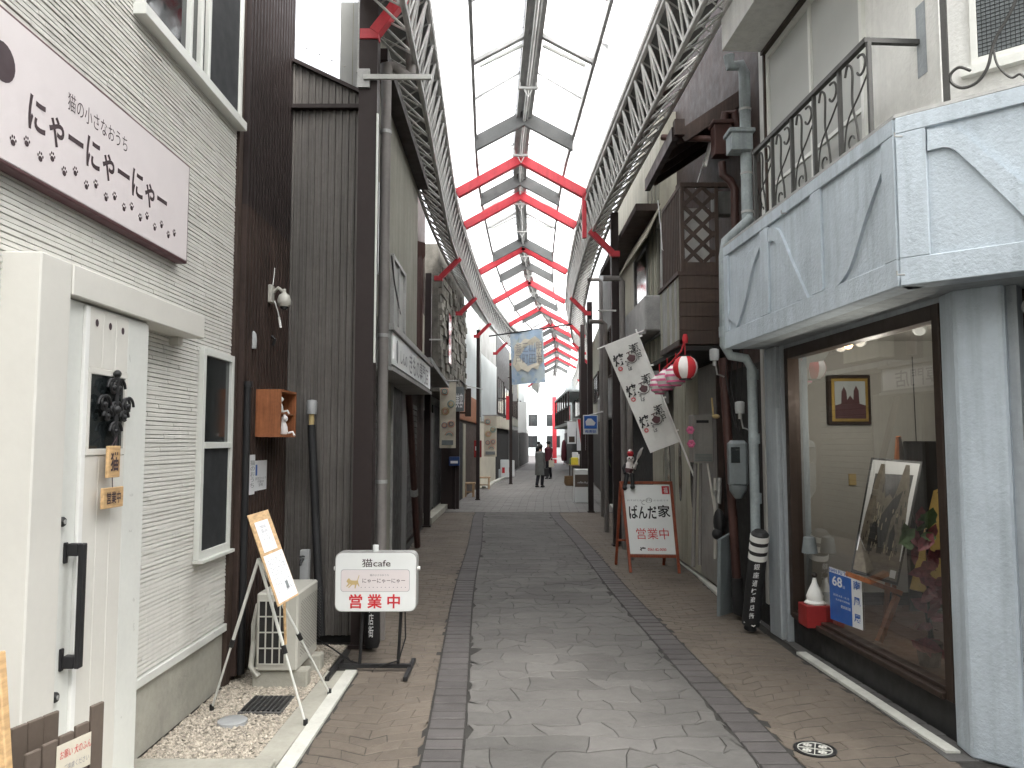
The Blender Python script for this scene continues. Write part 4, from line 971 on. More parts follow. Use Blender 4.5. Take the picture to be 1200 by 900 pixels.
# tall drawing on an easel
t = thing('display_easel', 'wooden display easel behind the window holding the tall tower drawing', 'easel', (3.0, 5.6, .235))
def leg(mb, p, q_, w_=.03): mb.bar(p, q_, w_, w_)
etop = at(1053, 512, 5.85)
fL, fR, fB = gnd(1036, 745, .235), gnd(1092, 750, .235), at(1046, 700, 6.5)
fB.z = .235
for k, (p, mm) in enumerate(((fL, 'orangew'), (fR, 'blackwood'), (fB, 'orangew'))): g = B(); leg(g, p, etop, .03); part('leg', g, M[mm], t)
s1, s2 = at(992, 672, 5.45), at(1056, 695, 5.40); g = B(); g.bar(s1, s2, .05, .03); part('ledge', g, M['orangew'], t)
g = B(); g.bar(s2 + V(-.03, 0, -.02), at(1030, 752, 5.35), .035, .035); part('leg', g, M['orangew'], t)
t = thing('tower_drawing', 'tall black framed ink drawing of twin pointed towers on the display easel', 'drawing', (2.9, 5.5, .7))
TL, TR, BR, BL = at(1021, 536, 5.66), at(1081, 541, 5.50), at(1052, 686, 5.36), at(997, 669, 5.50)
nn = (TR - TL).cross(BL - TL).normalized(); nn = -nn if nn.y > 0 else nn
g = B(); quadslab(g, TL, TR, BR, BL, .025, nn); part('frame', g, M['black'], t)
def tp(s, r, off=.002): return TL.lerp(TR, s).lerp(BL.lerp(BR, s), r) + nn * off
def tpoly(mb, pl, off): mb.add([tp(s, r, off) for s, r in pl], [tuple(range(len(pl)))])
g = B(); tpoly(g, [(.04, .02), (.96, .02), (.96, .98), (.04, .98)], .002); part('sheet', g, M['paper'], t)
g = B(); tpoly(g, [(.04, .82), (.96, .82), (.96, .98), (.04, .98)], .004); tpoly(g, [(.06, .82), (.09, .50), (.15, .25), (.22, .05), (.30, .05), (.38, .25), (.42, .34), (.50, .30), (.58, .34), (.63, .24), (.70, .04), (.78, .04), (.86, .24), (.91, .50), (.94, .82)], .0035); part('towers', g, M['towerc'], t)
g = B(); rr = random.Random(3)
for k in range(46):
    s, r = rr.uniform(.12, .86), rr.uniform(.20, .78); h = rr.uniform(.02, .08); tpoly(g, [(s, r), (s + .018, r), (s + .018, r + h), (s, r + h)], .0045 + k * 1e-5)
for s0 in (.24, .44, .64): tpoly(g, [(s0, .80), (s0, .62), (s0 + .055, .54), (s0 + .11, .62), (s0 + .11, .80)], .0055)
part('linework', g, M['inkb'], t)
g = B()
for k in range(26):
    s, r = rr.uniform(.20, .80), rr.uniform(.38, .8); h = rr.uniform(.02, .06); tpoly(g, [(s, r), (s + .02, r), (s + .02, r + h), (s, r + h)], .0066 + k * 1e-5)
part('linework', g, M['tint'], t)
g = B(); tpoly(g, [(.80, .90), (.92, .90), (.92, .96), (.80, .96)], .0075); part('price_tag', g, M['paper'], t)
# gold framed picture further right
t = thing('gold_framed_painting', 'painting in a wide gold frame leaning behind the plant', 'painting', (3.2, 5.7, .7))
P_ = [at(1094, 575, 5.8), at(1130, 560, 5.6), at(1112, 700, 5.5), at(1066, 690, 5.7)]
nn2 = (P_[1] - P_[0]).cross(P_[3] - P_[0]).normalized(); nn2 = -nn2 if nn2.y > 0 else nn2
g = B(); quadslab(g, *P_, .04, nn2); part('frame', g, M['gold'], t)
cP = sum(P_, Vector()) / 4; g = B(); quadslab(g, *[cP + (p - cP) * .70 + nn2 * .003 for p in P_], .002, nn2); part('canvas', g, M['green'], t)
g = B(); a, b = at(1060, 517, 6.7), at(1100, 590, 6.7); g.box(a.x, b.x + .6, 6.7, 6.74, b.z - .9, a.z); solo('dark_cabinet', g, M['blackwood'], 'black cabinet standing behind the display easel', 'cabinet', bevel=.01)
# red plinth with glass bell figure
c = gnd(958, 728, .235); c = V(2.48, 6.35, .235)
c = at(958, 727, 6.15); c.z = .235
g = B(); g.box(c.x - .10, c.x + .10, 6.1, 6.28, .235, .40); solo('red_box', g, M['redd'], 'small red box in the far corner of the shop window', 'box', bevel=.004)
g = B(); g.lathe((c.x, 6.19, .401), [(.075, 0), (.08, .012), (.06, .03), (.065, .06), (.045, .11), (.02, .16), (.012, .2)], 16); t = thing('white_figurine', 'white dressed figurine standing on the red box', 'figurine', (c.x, 6.19, .4)); part('gown', g, M['cloth'], t, smooth=True)
g = B(); g.ball((c.x, 6.19, .62), .022); part('head', g, M['hair'], t, smooth=True)
g = B(); g.lathe((c.x - .03, 6.19, .79), [(.06, 0), (.06, .01), (.045, .12), (.015, .13)], 12); solo('glass_shade', g, M['meterg'], 'pale pleated glass shade hanging above the white figurine', 'shade', smooth=True)
# poster stuck inside the glass
po = -.0555
TLp, TRp, BRp, BLp = WR.P(972, 664, po), WR.P(1010, 677, po), WR.P(1012, 739, po), WR.P(974, 725, po)
t = thing('exhibition_poster', 'blue and white poster with the number 68 stuck on the shop window', 'poster', tuple(BLp))
def pp(s, r, off=0.0): return TLp.lerp(TRp, s).lerp(BLp.lerp(BRp, s), r) + WR.n * (.003 + off)
def ppoly(mb, pl, off=0): mb.add([pp(s, r, off) for s, r in pl], [tuple(range(len(pl)))])
g = B(); g.prism([pp(0, 0), pp(1, 0), pp(1, 1), pp(0, 1)], WR.n * -.0015); part('sheet', g, M['paper'], t)
g = B(); ppoly(g, [(.0, .09), (.70, .09), (.70, 1), (.0, 1)], .0012); part('blue_field', g, M['inkbl'], t)
def ptx(body, s0, r0, s1, r1, mt, bold=.0, off=.0024): O_ = pp(s0, r1, off); part('lettering', text_mb(body, O_, pp(s1, r1, off) - O_, pp(s0, r0, off) - O_, bold), mt, t)
ptx('68', .10, .14, .42, .33, M['paper'], .02); ptx('回', .44, .28, .50, .33, M['paper'], .0)
ptx('2020.4.8 - 4.13', .12, .48, .62, .52, M['paper']); ptx('名古屋市博物館', .20, .56, .64, .60, M['paper']); ptx('愛知県美術館', .36, .66, .66, .72, M['paper'], .01)
ptx('南', .76, .10, .96, .27, M['inkbl'], .02); ptx('風', .76, .41, .96, .58, M['inkbl'], .02); ptx('展', .76, .73, .96, .90, M['inkbl'], .02)
ptx('NAN FU TEN', .02, .01, .68, .075, M['inkbl'], .02)
# plant
t = thing('red_leaf_plant', 'trailing houseplant with dark red leaves in the shop window beside the pillar', 'plant', (3.0, 5.2, .3))
pr = random.Random(9)
for k in range(46):
    px_, py_ = pr.gauss(1088, 11), pr.uniform(625, 765) if k > 12 else pr.uniform(605, 660)
    if px_ > 1108 or px_ < 1056: continue
    c = at(px_, py_, pr.uniform(4.95, 5.15)); s = pr.uniform(.045, .085); a = Vector((pr.uniform(-1, 1), pr.uniform(-.5, .5), pr.uniform(-1, .3))).normalized(); b = a.cross(Vector((pr.uniform(-.4, .4), -1, pr.uniform(-.4, .4)))).normalized(); up = a.cross(b)
    pts_ = [c - a * s, c - a * s * .4 + b * s * .5, c + a * s * .4 + b * s * .42, c + a * s * 1.1, c + a * s * .4 - b * s * .42, c - a * s * .4 - b * s * .5]
    mid_ = c + up * s * .18
    g = B(); g.add(pts_ + [mid_], [(i, (i + 1) % 6, 6) for i in range(6)]); part('leaf', g, M['leafr'] if k > 10 else M['green'], t)
g = B(); base = at(1090, 790, 5.1); base.z = .235
g.tube([base, at(1088, 700, 5.05), at(1086, 620, 5.05)], .008, 6); g.lathe(base, [(.06, 0), (.08, .15)], 12); part('pot', g, M['blackwood'], t)

# fascia with half-timber relief
g = B(); WF.box(g, 0, WF.L, ZS, ZT, -.12, 0); fas = part('fascia', g, M['stucco'], shop)
g = B(); WC.box(g, 0, WC.L, ZS, ZT, -.12, 0); fac = part('fascia', g, M['stucco'], shop)
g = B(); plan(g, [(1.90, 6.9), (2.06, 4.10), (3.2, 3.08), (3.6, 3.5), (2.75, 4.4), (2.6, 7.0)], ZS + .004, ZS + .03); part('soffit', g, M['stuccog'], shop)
g = B(); plan(g, [(1.88, 6.92), (2.045, 4.09), (3.19, 3.06), (3.6, 3.5), (2.75, 4.4), (2.6, 7.0)], ZT, ZT + .018); part('ledge', g, M['galv'], shop)
def cat(pts_, n=6):
    out = []; P = [pts_[0]] + pts_ + [pts_[-1]]
    for i in range(1, len(P) - 2):
        p0, p1, p2, p3 = P[i - 1:i + 3]
        for k in range(n):
            t = k / n; out.append(tuple(.5 * (2 * p1[j] + (p2[j] - p0[j]) * t + (2 * p0[j] - 5 * p1[j] + 4 * p2[j] - p3[j]) * t * t + (3 * p1[j] - p0[j] - 3 * p2[j] + p3[j]) * t ** 3) for j in (0, 1)))
    return out + [pts_[-1]]
def relief(W_, pl, par, name='timber_strip', th=.020, mt=None):
    g = B(); g.prism([W_.pt(u, z, -.001) for u, z in pl], W_.n * (th + .001)); return part(name, g, mt or M['stucco'], par, bevel=.004)
def ribbon(W_, edgeA, edgeB, par, th=.021, name='curved_brace', n=6):
    A_, B_ = cat([W_.pix(*p) for p in edgeA], n), cat([W_.pix(*p) for p in edgeB], n); g = B()
    m_ = min(len(A_), len(B_))
    vs = []; 
    for i in range(m_): vs += [W_.pt(*A_[i], -.001), W_.pt(*B_[i], -.001), W_.pt(*A_[i], th), W_.pt(*B_[i], th)]
    fs = []
    for i in range(m_ - 1): k = 4 * i; fs += [(k + 2, k + 6, k + 7, k + 3), (k, k + 4, k + 6, k + 2), (k + 1, k + 3, k + 7, k + 5)]
    g.add(vs, fs); return part(name, g, M['stucco'], par)
zb_, ztp = ZS + .145, ZT - .09
relief(WF, [(0, ZS), (WF.L, ZS), (WF.L, zb_), (0, zb_)], fas, 'bottom_rail'); relief(WF, [(0, ztp), (WF.L, ztp), (WF.L, ZT - .002), (0, ZT - .002)], fas, 'top_rail')
relief(WC, [(0, ZS), (WC.L, ZS), (WC.L, zb_), (0, zb_)], fac, 'bottom_rail'); relief(WC, [(0, ztp), (WC.L, ztp), (WC.L, ZT - .002), (0, ZT - .002)], fac, 'top_rail')
def vs(W_, xa, xb, y, par): a, b = W_.pix(xa, y)[0], W_.pix(xb, y)[0]; relief(W_, [(min(a, b), zb_ + .001), (max(a, b), zb_ + .001), (max(a, b), ztp - .001), (min(a, b), ztp - .001)], par, 'upright')
vs(WF, 847, 855, 330, fas); vs(WF, 893, 902, 300, fas); vs(WF, 953, 965, 280, fas); a = WF.pix(1038, 240)[0]; relief(WF, [(0, zb_ + .001), (a, zb_ + .001), (a, ztp - .001), (0, ztp - .001)], fas, 'upright')
a = WC.pix(1088, 220)[0]; relief(WC, [(a, zb_ + .001), (WC.L, zb_ + .001), (WC.L, ztp - .001), (a, ztp - .001)], fac, 'upright')
ribbon(WF, [(856, 372), (866, 335), (880, 300), (893, 285)], [(866, 384), (876, 352), (884, 315), (893, 290)], fas)
ribbon(WF, [(903, 268), (915, 270), (930, 305), (950, 350)], [(903, 284), (911, 284), (922, 310), (938, 352)], fas)
ribbon(WF, [(968, 340), (985, 318), (1004, 262), (1038, 178)], [(983, 338), (1000, 312), (1018, 255), (1038, 199)], fas)
ribbon(WC, [(1088, 153), (1120, 152), (1150, 175), (1230, 240)], [(1088, 178), (1112, 174), (1135, 190), (1215, 268)], fac)
for (x, y) in ((1057, 160), (1060, 322), (922, 250)):
    p = WF.P(x, y, .022); g = B(); g.tube([p, p + WF.n * .04, p + WF.n * .04 + V(0, 0, .02)], .005, 6); part('hook', g, M['galv'], fas)
# first floor walls
g = B(); WR.box(g, -.15, WR.L + .25, ZT - .2, 5.9, -.5, 0); up = part('upper_wall', g, M['stuccow'], shop)
uc = WR.pt(-.15, 0, 0); WU2 = Wall((uc.x + 1.5 * .745, uc.y - 1.5 * .667), (uc.x, uc.y), 'R')
g = B(); WU2.box(g, 0, WU2.L, ZT - .2, 5.9, -.5, 0); up2 = part('upper_wall', g, M['stuccow'], shop)
# big frosted window
ua, ub = WR.pix(1020, 200)[0], WR.pix(904, 200)[0]; ztop = WR.pix(904, 60)[1]; zbo = ZT + .06; zm = WR.pix(1000, 110)[1]
g = B(); 
for (a, b, c_, d) in ((ua, ua + .035, zbo, ztop), (ub - .035, ub, zbo, ztop), (ua + .035, ub - .035, zbo, zbo + .05), (ua + .035, ub - .035, ztop - .05, ztop)): WR.box(g, a, b, c_, d, 0, .03)
for k in (.48,): u = ua + (ub - ua) * k; WR.box(g, u - .02, u + .02, zbo + .05, ztop - .05, 0, .026)
WR.box(g, ua + .035, ub - .035, zbo + .44, zbo + .47, 0, .02)
ww = part('window', g, M['whitealu'], shop)
g = B(); WR.box(g, ua + .02, ub - .02, zbo + .02, ztop - .02, .002, .008); part('pane', g, M['frost'], ww)
g = B(); WR.box(g, ua - .02, ub + .02, ztop, ztop + .03, 0, .07); WR.box(g, ub, ub + .025, zbo, ztop, 0, .05); part('window_trim', g, M['bronze'], ww)
# pilaster ghost patch
a, b = WR.pix(1104, 50)[0], WR.pix(1090, 50)[0]; g = B(); WR.box(g, a, b, ZT, 5.8, 0, .015); part('pilaster', g, M['stuccow'], shop)
a, z0 = WR.pix(1087, 84); b, z1 = WR.pix(1073, 10); g = B(); WR.box(g, a, b, z0, z1, .0, .0025); part('patch', g, M['stuccog'], shop)
# second window on the chamfer
a, z0 = WU2.pix(1140, 80); g = B(); a2 = a - .7
for (q0, q1, c_, d) in ((a - .03, a, z0, 5.2), (a2, a2 + .03, z0, 5.2), (a2 + .03, a - .03, z0, z0 + .04)): WU2.box(g, q0, q1, c_, d, 0, .03)
WU2.box(g, a2 - .05, a + .05, z0 - .05, z0 - .001, 0, .05)
w2 = part('window', g, M['whitealu'], shop); g = B(); WU2.box(g, a2 + .02, a - .02, z0 + .02, 5.2, .002, .008); part('pane', g, M['meterg'], w2)
g = B()
for i in range(40): WU2.box(g, a2 + .03, a - .03, z0 + .05 + i * .022, z0 + .053 + i * .022, .008, .011)
for i in range(30): WU2.box(g, a2 + .03 + i * .022, a2 + .033 + i * .022, z0 + .04, 5.15, .0112, .013)
part('wire_grid', g, M['screen'], w2)
# eave slab at the top
g = B(); a = WR.pix(846, 55, .42); WR.box(g, -.5, a[0], WR.pix(846, 60, .42)[1], 6.0, .0, .42); part('eave', g, M['stuccow'], shop)
# balcony railing
rail = thing('balcony_railing', 'grey wrought iron scroll railing on the ledge of the pale blue stucco shop', 'railing', (2.0, 5.5, ZT))
ro = -.07
e0 = WF.pix(1020, 50, ro); e1 = WF.pix(886, 176, ro); zt3 = (e0[1] + e1[1]) / 2; zb3 = ZT + .018
g = B(); g.obox(WF.pt(e0[0], zt3 - .02, ro), WF.d * (e1[0] - e0[0]), WF.n * .035, V(0, 0, .03)); g.obox(WF.pt(e0[0], zt3 - .02, ro), WF.n * -.30, WF.d * .035, V(0, 0, .029)); part('top_rail', g, M['iron'], rail)
n_ = 6
us = [e0[0] + (e1[0] - e0[0]) * i / (n_ - 1) for i in range(n_)]
for u in us: g = B(); WF.box(g, u - .012, u + .012, zb3, zt3 - .02, ro - .0, ro + .024); part('post', g, M['iron'], rail)
def curl(mb, W_, u, z, r, a0, turn, off, rt=.007, asp=1):
    n = 14; mb.tube([W_.pt(u + asp * r * (1 - .45 * i / n) * math.cos(a0 + turn * i / n), z + r * (1 - .45 * i / n) * math.sin(a0 + turn * i / n), off) for i in range(n + 1)], rt, 5)
Hh = zt3 - zb3
for i in range(n_ - 1):
    u0, u1 = us[i], us[i + 1]; W_ = u1 - u0
    for s in (0,):
        g = B()
        pl = cat([(u0 + W_ * .80, zt3 - .10), (u0 + W_ * .70, zt3 - .04), (u0 + W_ * .55, zt3 - .10), (u0 + W_ * .58, zb3 + Hh * .52), (u0 + W_ * .45, zb3 + Hh * .25), (u0 + W_ * .40, zb3)], 5)
        g.tube([WF.pt(u, z, ro + .012) for u, z in pl], .008, 5); part('scroll', g, M['iron'], rail, smooth=True)
        g = B(); curl(g, WF, u0 + W_ * .28, zt3 - .12, .075, 1.2, 4.6, ro + .012, .008); part('scroll', g, M['iron'], rail, smooth=True)
        g = B(); pl = cat([(u0 + .01, zt3 - .2), (u0 + W_ * .3, zb3 + Hh * .55), (u0 + W_ * .75, zb3 + Hh * .35), (u0 + W_ * .9, zb3)], 5); g.tube([WF.pt(u, z, ro + .016) for u, z in pl], .006, 5); curl(g, WF, u0 + W_ * .62, zb3 + .09, .05, -1.5, 4.4, ro + .012, .006); part('scroll', g, M['iron'], rail, smooth=True)
rail2 = thing('balcony_railing', 'iron railing with one large loop in front of the gridded window at the right edge', 'railing', (2.6, 3.6, ZT))
u1 = WC.pix(1109, 80, ro)[0]
g = B(); WC.box(g, u1 - .014, u1 + .014, zb3, 4.1, ro, ro + .028); part('post', g, M['iron'], rail2)
g = B(); WC.box(g, u1 - 1.2, u1 - .014, 4.07, 4.1, ro, ro + .028); part('top_rail', g, M['iron'], rail2)
g = B(); WC.box(g, u1 - 1.2, u1 - .014, zb3, zb3 + .02, ro, ro + .02); part('bottom_rail', g, M['iron'], rail2)
pl = [WC.pix(x, y, ro) for x, y in ((1200, -20), (1185, 15), (1166, 50), (1158, 80), (1145, 98), (1128, 104), (1116, 98), (1115, 88), (1125, 80), (1138, 84))]
g = B(); g.tube([WC.pt(u, z, ro + .014) for u, z in cat(pl, 5)], .008, 6); part('scroll', g, M['iron'], rail2, smooth=True)
pl = [WC.pix(x, y, ro) for x, y in ((1165, 60), (1170, 78), (1185, 92), (1196, 88), (1205, 96))]
g = B(); g.tube([WC.pt(u, z, ro + .014) for u, z in cat(pl, 5)], .006, 6); part('scroll', g, M['iron'], rail2, smooth=True)

# ---------------- pipes and fittings between the shops
t = thing('grey_downpipe', 'pale grey rain pipe with a box hopper beside the upper stucco wall', 'rain pipe', (2.1, 7.15, 3.3))
a = at(872, 80, 7.12); b = at(873, 272, 7.12); g = B(); g.tube([a + V(-.14, 0, .12), a + V(-.13, 0, .02), a + V(-.03, 0, .03), a + V(.0, 0, -.05), (a.x + .0, 7.12, 3.0)], .052, 12); part('pipe', g, M['pvcb'], t, smooth=True)
h = at(868, 166, 7.08); g = B(); g.obox((h.x - .11, 7.0, h.z - .10), (.2, 0, 0), (0, .18, 0), (0, 0, .16)); g.obox((h.x - .13, 6.98, h.z + .06), (.24, 0, 0), (0, .22, 0), (0, 0, .04)); part('hopper', g, M['pvcb'], t, bevel=.006)
for py_ in (130, 205, 250): z = at(872, py_, 7.12).z; g = B(); g.lathe((a.x, 7.12, z), [(.058, 0), (.058, .02)], 12); part('clip', g, M['galv'], t)
t = thing('white_downpipe', 'pale grey rain pipe stepping from the fascia end down beside the grey pilaster', 'rain pipe', (2.0, 6.95, 0))
Yp = 6.93; pa = [at(880, 255, Yp), at(850, 283, Yp), at(848, 300, Yp), at(849, 405, Yp), at(856, 417, Yp), at(874, 420, Yp), at(881, 432, Yp), at(886, 640, Yp)]; pe = V(at(886, 640, Yp).x, Yp, .25)
g = B(); g.tube([p for p in pa] + [pe], .042, 12); part('pipe', g, M['pvcb'], t, smooth=True)
for (x, y) in ((849, 395), (882, 445), (884, 520), (886, 590)): p = at(x, y, Yp); g = B(); g.lathe(p, [(.05, 0), (.05, .09)], 12); part('socket', g, M['pvcb'], t, smooth=True)
t = thing('brown_downpipe', 'red brown downpipe with a brown hopper under the dark eave', 'rain pipe', (2.0, 7.5, 3))
h = at(847, 165, 7.5); g = B(); g.obox((h.x - .10, 7.42, h.z - .16), (.17, 0, 0), (0, .15, 0), (0, 0, .3)); g.obox((h.x - .12, 7.40, h.z + .14), (.21, 0, 0), (0, .19, 0), (0, 0, .04)); part('hopper', g, M['pvcr'], t, bevel=.006)
g = B(); g.tube([at(846, 190, 7.5), at(847, 205, 7.5), at(856, 212, 7.5), at(861, 222, 7.5), at(862, 320, 7.5)], .04, 10); part('pipe', g, M['pvcr'], t, smooth=True)
g = B(); g.tube([at(848, 150, 7.5), at(850, 134, 7.5), at(860, 132, 7.5), at(864, 150, 7.5)], .045, 10); part('elbow', g, M['pvcr'], t, smooth=True)
g = B(); g.tube([at(776, 161, 8.0), at(836, 163, 7.6)], .032, 10); part('horizontal_pipe', g, M['pvcr'], t, smooth=True)
t = thing('lower_brown_pipe', 'leaning red brown pipe with a dark elbow foot beside the striped post wrap', 'pipe', (2.1, 7.3, 0))
a, b = at(847, 420, 7.4), gnd(866, 726); b.z = .05; g = B(); g.tube([a, a.lerp(b, .5), a.lerp(b, .97), b + V(.05, 0, .0), b + V(.12, 0, -.0)], .042, 12); part('pipe', g, M['pvcr'], t, smooth=True)
g = B(); g.tube([a.lerp(b, .86), b + V(0, 0, .02), b + V(.08, 0, .0), b + V(.14, 0, .02)], .055, 10); part('elbow', g, M['blackwrap'], t, smooth=True)
# striped post wrap with writing
t = thing('striped_post_wrap', 'leaning black roll with three white bands and white vertical characters by the pilaster', 'post wrap', (2.05, 6.75, 0))
b0, a0 = gnd(879, 738, .02), at(891, 622, 6.72); dd = (a0 - b0)
g = B(); g.lathe(b0, [(.02, 0), (.055, .012), (.05, .05), (.076, .06), (.078, .3), (.074, dd.length * .97), (.05, dd.length)], 18, dd); part('wrap', g, M['blackwrap'], t, smooth=True)
ax = dd.normalized(); 
for k in (.77, .86, .95): g = B(); g.lathe(b0 + dd * (k - .045), [(.0795, 0), (.0785, .048)], 18, dd); part('white_band', g, M['cloth'], t, smooth=True)
sdv = ax.cross(V(0, 1, 0)).normalized(); sdv = sdv if sdv.x > 0 else -sdv; fr_ = V(-.25, -1, .0).normalized() * .0815
for k, ch in enumerate('銀座通り商店街'):
    O_ = b0 + dd * (.625 - k * .082) + fr_ - sdv * .028; part('lettering', text_mb(ch, O_, sdv * .05, ax * .055, .012), M['paper'], t)
g = B(); g.tube([b0 + dd * .09 + V(-.07, -.03, 0), b0 + dd * .06 + V(0, -.085, 0), b0 + dd * .09 + V(.07, -.03, 0)], .006, 5); part('tie', g, M['cloth'], t)
# meters, sensors, boiler
c = at(866, 545, 7.05); t = thing('electric_meter', 'rounded grey electric meter box on the brown pipe', 'meter', tuple(c))
g = B(); g.obox(c + V(-.08, 0, -.2), (.17, 0, 0), (0, .12, 0), (0, 0, .42)); part('casing', g, M['meterg'], t, bevel=.03)
g = B(); g.lathe(c + V(.0, .05, -.30), [(.03, 0), (.075, .07), (.08, .12)], 14); part('bottom_cap', g, M['meterg'], t, smooth=True)
g = B(); g.obox(c + V(-.07, -.004, .02), (.08, 0, 0), (0, .003, 0), (0, 0, .14)); part('dial_window', g, M['dglass'], t)
for (x, y, Y, lb) in ((837, 416, 7.3, 'grey cylindrical light sensor under the fascia corner'), (867, 478, 7.1, 'grey cylindrical light sensor above the electric meter')):
    c = at(x, y, Y); t = thing('light_sensor', lb, 'sensor', tuple(c), 'light sensors on the right wall'); g = B(); g.lathe(c, [(.04, -.05), (.045, 0), (.043, .05), (.02, .06)], 14); part('cap', g, M['sensor'], t, smooth=True)
    g = B(); g.tube([c + V(0, 0, -.1), c + V(0, 0, -.05)], .018, 8); g.tube([c + V(.01, 0, -.1), c + V(.03, .02, -.18), c + V(.1, .05, -.2)], .008, 6); part('bracket', g, M['galv'], t)
c = at(824, 514, 8.6); t = thing('water_heater', 'beige grey wall mounted gas water heater beside the red brown pipe', 'water heater', tuple(c))
x0, x1, z0, z1 = at(812, 514, 8.6).x, at(836, 514, 8.6).x, at(824, 542, 8.6).z, at(824, 486, 8.6).z
g = B(); g.box(x0, x1, 8.6, 8.8, z0, z1); part('casing', g, M['boiler'], t, bevel=.008)
g = B(); g.box(x0 + .04, x1 - .05, 8.592, 8.599, z1 - .09, z1 - .06); part('flue_slot', g, M['black'], t)
for i in range(5): g = B(); g.box(x0 + .02, x1 - .02, 8.594, 8.599, z0 + .02 + i * .016, z0 + .028 + i * .016); part('louvre', g, M['meterg'], t)
for i, (xa, ya, xb, yb, r) in enumerate(((815, 543, 812, 664, .022), (821, 543, 820, 662, .018), (829, 543, 838, 600, .012), (838, 560, 838, 655, .016))):
    g = B(); g.tube([at(xa, ya, 8.65), at(xb, yb, 8.65)], r, 8); part('pipe', g, M['pvc'] if i < 2 else M['cream'], t, smooth=True)
g = B(); g.tube([at(838, 575, 8.6), at(842, 590, 8.6), at(843, 560, 8.6)], .03, 8); part('valve', g, M['galv'], t)
c = at(843, 612, 8.4); g = B(); g.ball(c, .09, sc_=(.7, 1, 1.6)); g.ball(c + V(-.03, -.03, -.12), .06); solo('black_bag', g, M['blackwrap'], 'small black bag hanging on the pipes below the water heater', 'bag', smooth=True)
P_ = [at(841, 632, 7.55), at(858, 622, 7.7), at(857, 700, 7.7), at(840, 722, 7.5)]; P_[3].z = .02; P_[2].z = .02
g = B(); g.prism(P_, V(.03, 0, 0)); solo('leaning_board', g, M['meterg'], 'thin grey board leaning beside the red brown pipe', 'board')
g = B(); c = at(848, 372, 7.0)
for k in range(4): g.tube([at(856 + k * 5, 380 + 8 * k, 7.2), at(850 + k * 6, 440 + 10 * k, 7.3), at(862 + 3 * k, 500 + 5 * k, 7.3)], .006, 5)
solo('wall_cables', g, M['black'], 'loose black cables running between the light sensors', 'cables')

# ================================================================ DARK BROWN WOOD HOUSE (noodle shop)
W2R = Wall((2.32, 7.15), (2.32, 11.9), 'R')
br = thing('timber_shop_house', 'old dark brown timber house with lattice balcony and red lanterns', 'house', (3, 9, 0))
g = B(); W2R.box(g, 0, W2R.L, 0, 5.3, -4, -.02); part('wall', g, M['woodd'], br)
def wp(x, y, off=0): return W2R.pix(x, y, off)
# beige shopfront below with doors
zsf = 2.55
for i, (ua, ub, mt) in enumerate(((1.56, 2.5, 'boiler'), (2.52, 3.2, 'beige'), (3.22, 3.95, 'beige'), (3.97, 4.7, 'olive'))):
    g = B(); W2R.box(g, ua, ub, .05, zsf, -.02, .03); p_ = part('shopfront_panel', g, M[mt], br, bevel=.006)
    if i in (1, 2, 3):
        um = (ua + ub) / 2; g = B(); 
        pts_ = [W2R.pt(um + .09 * math.cos(k * math.pi / 8), 1.25 + (.45 if i < 2 else .4) * math.sin(k * math.pi / 8), .03) for k in range(16)]
        g.prism(pts_, W2R.n * .008); part('oval_glass', g, M['dglass'], p_)
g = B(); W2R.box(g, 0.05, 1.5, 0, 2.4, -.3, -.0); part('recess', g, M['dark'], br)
g = B(); W2R.box(g, 1.5, 1.54, 0, zsf, -.02, .06); part('post', g, M['woodd'], br)
# balcony box with lattice end
bxa, bxb = at(798, 300, 8.0).x, at(842, 300, 8.0).x; bz1, bz2, bz0 = at(820, 219, 8).z, at(820, 318, 8).z, at(820, 404, 8).z
bxr = 2.33; Yb = 8.0; Ye = 9.0
g = B()
g.box(bxa, bxr, Yb, Ye, bz2 - .04, bz2); g.box(bxa, bxa + .04, Yb, Yb + .04, bz2, bz1); g.box(bxb - .03, bxb + .01, Yb, Yb + .04, bz2, bz1); g.box(bxa, bxr, Yb, Yb + .04, bz1, bz1 + .05); g.box(bxa, bxa + .04, Yb + .04, Ye, bz1, bz1 + .05)
g.box(bxa + .04, bxb - .03, Yb + .01, Yb + .03, bz2 + .0, bz2 + .10); bal = part('balcony', g, M['woodb'], br, bevel=.004)
n_ = 4; lw = bxb - bxa - .07; lh = bz1 - bz2 - .10
def clipseg(x0_, z0_, dx, dz, w_, h_):
    t0, t1 = 0.0, 1.0
    for p_, q_ in ((-dx, x0_), (dx, w_ - x0_), (-dz, z0_), (dz, h_ - z0_)):
        if abs(p_) < 1e-9: continue
        r = q_ / p_
        if p_ < 0: t0 = max(t0, r)
        else: t1 = min(t1, r)
    return (t0, t1) if t1 - t0 > .02 else None
st = .20
for sgn_ in (1, -1):
    k = -8
    while k < 12:
        x0_ = k * st; L_ = 2.0; dx, dz = L_, L_ * sgn_; zst = 0 if sgn_ > 0 else lh
        r = clipseg(x0_, zst, dx, dz, lw, lh)
        if r:
            a = V(bxa + .04 + x0_ + dx * r[0], Yb + (.012 if sgn_ > 0 else .024), bz2 + .10 + zst + dz * r[0]); b = V(bxa + .04 + x0_ + dx * r[1], a.y, bz2 + .10 + zst + dz * r[1])
            g = B(); g.bar(a, b, .024, .010, (0, 1, 0)) if False else g.bar(a, b, .012, .040, Vector((-sgn_, 0, 1)).normalized()); part('lattice_strip', g, M['woodb'], bal)
        k += 1
g = B(); g.box(bxa + .05, bxb - .03, Yb + .25, Yb + .26, bz2, bz1 - .15); part('backing_sheet', g, M['cloth'], bal)
yy = Yb + .06
while yy < Ye: g = B(); g.box(bxa + .005, bxa + .02, yy, yy + .03, bz2, bz1); part('slat', g, M['woodb'], bal); yy += .085
zz_ = bz2 + .12
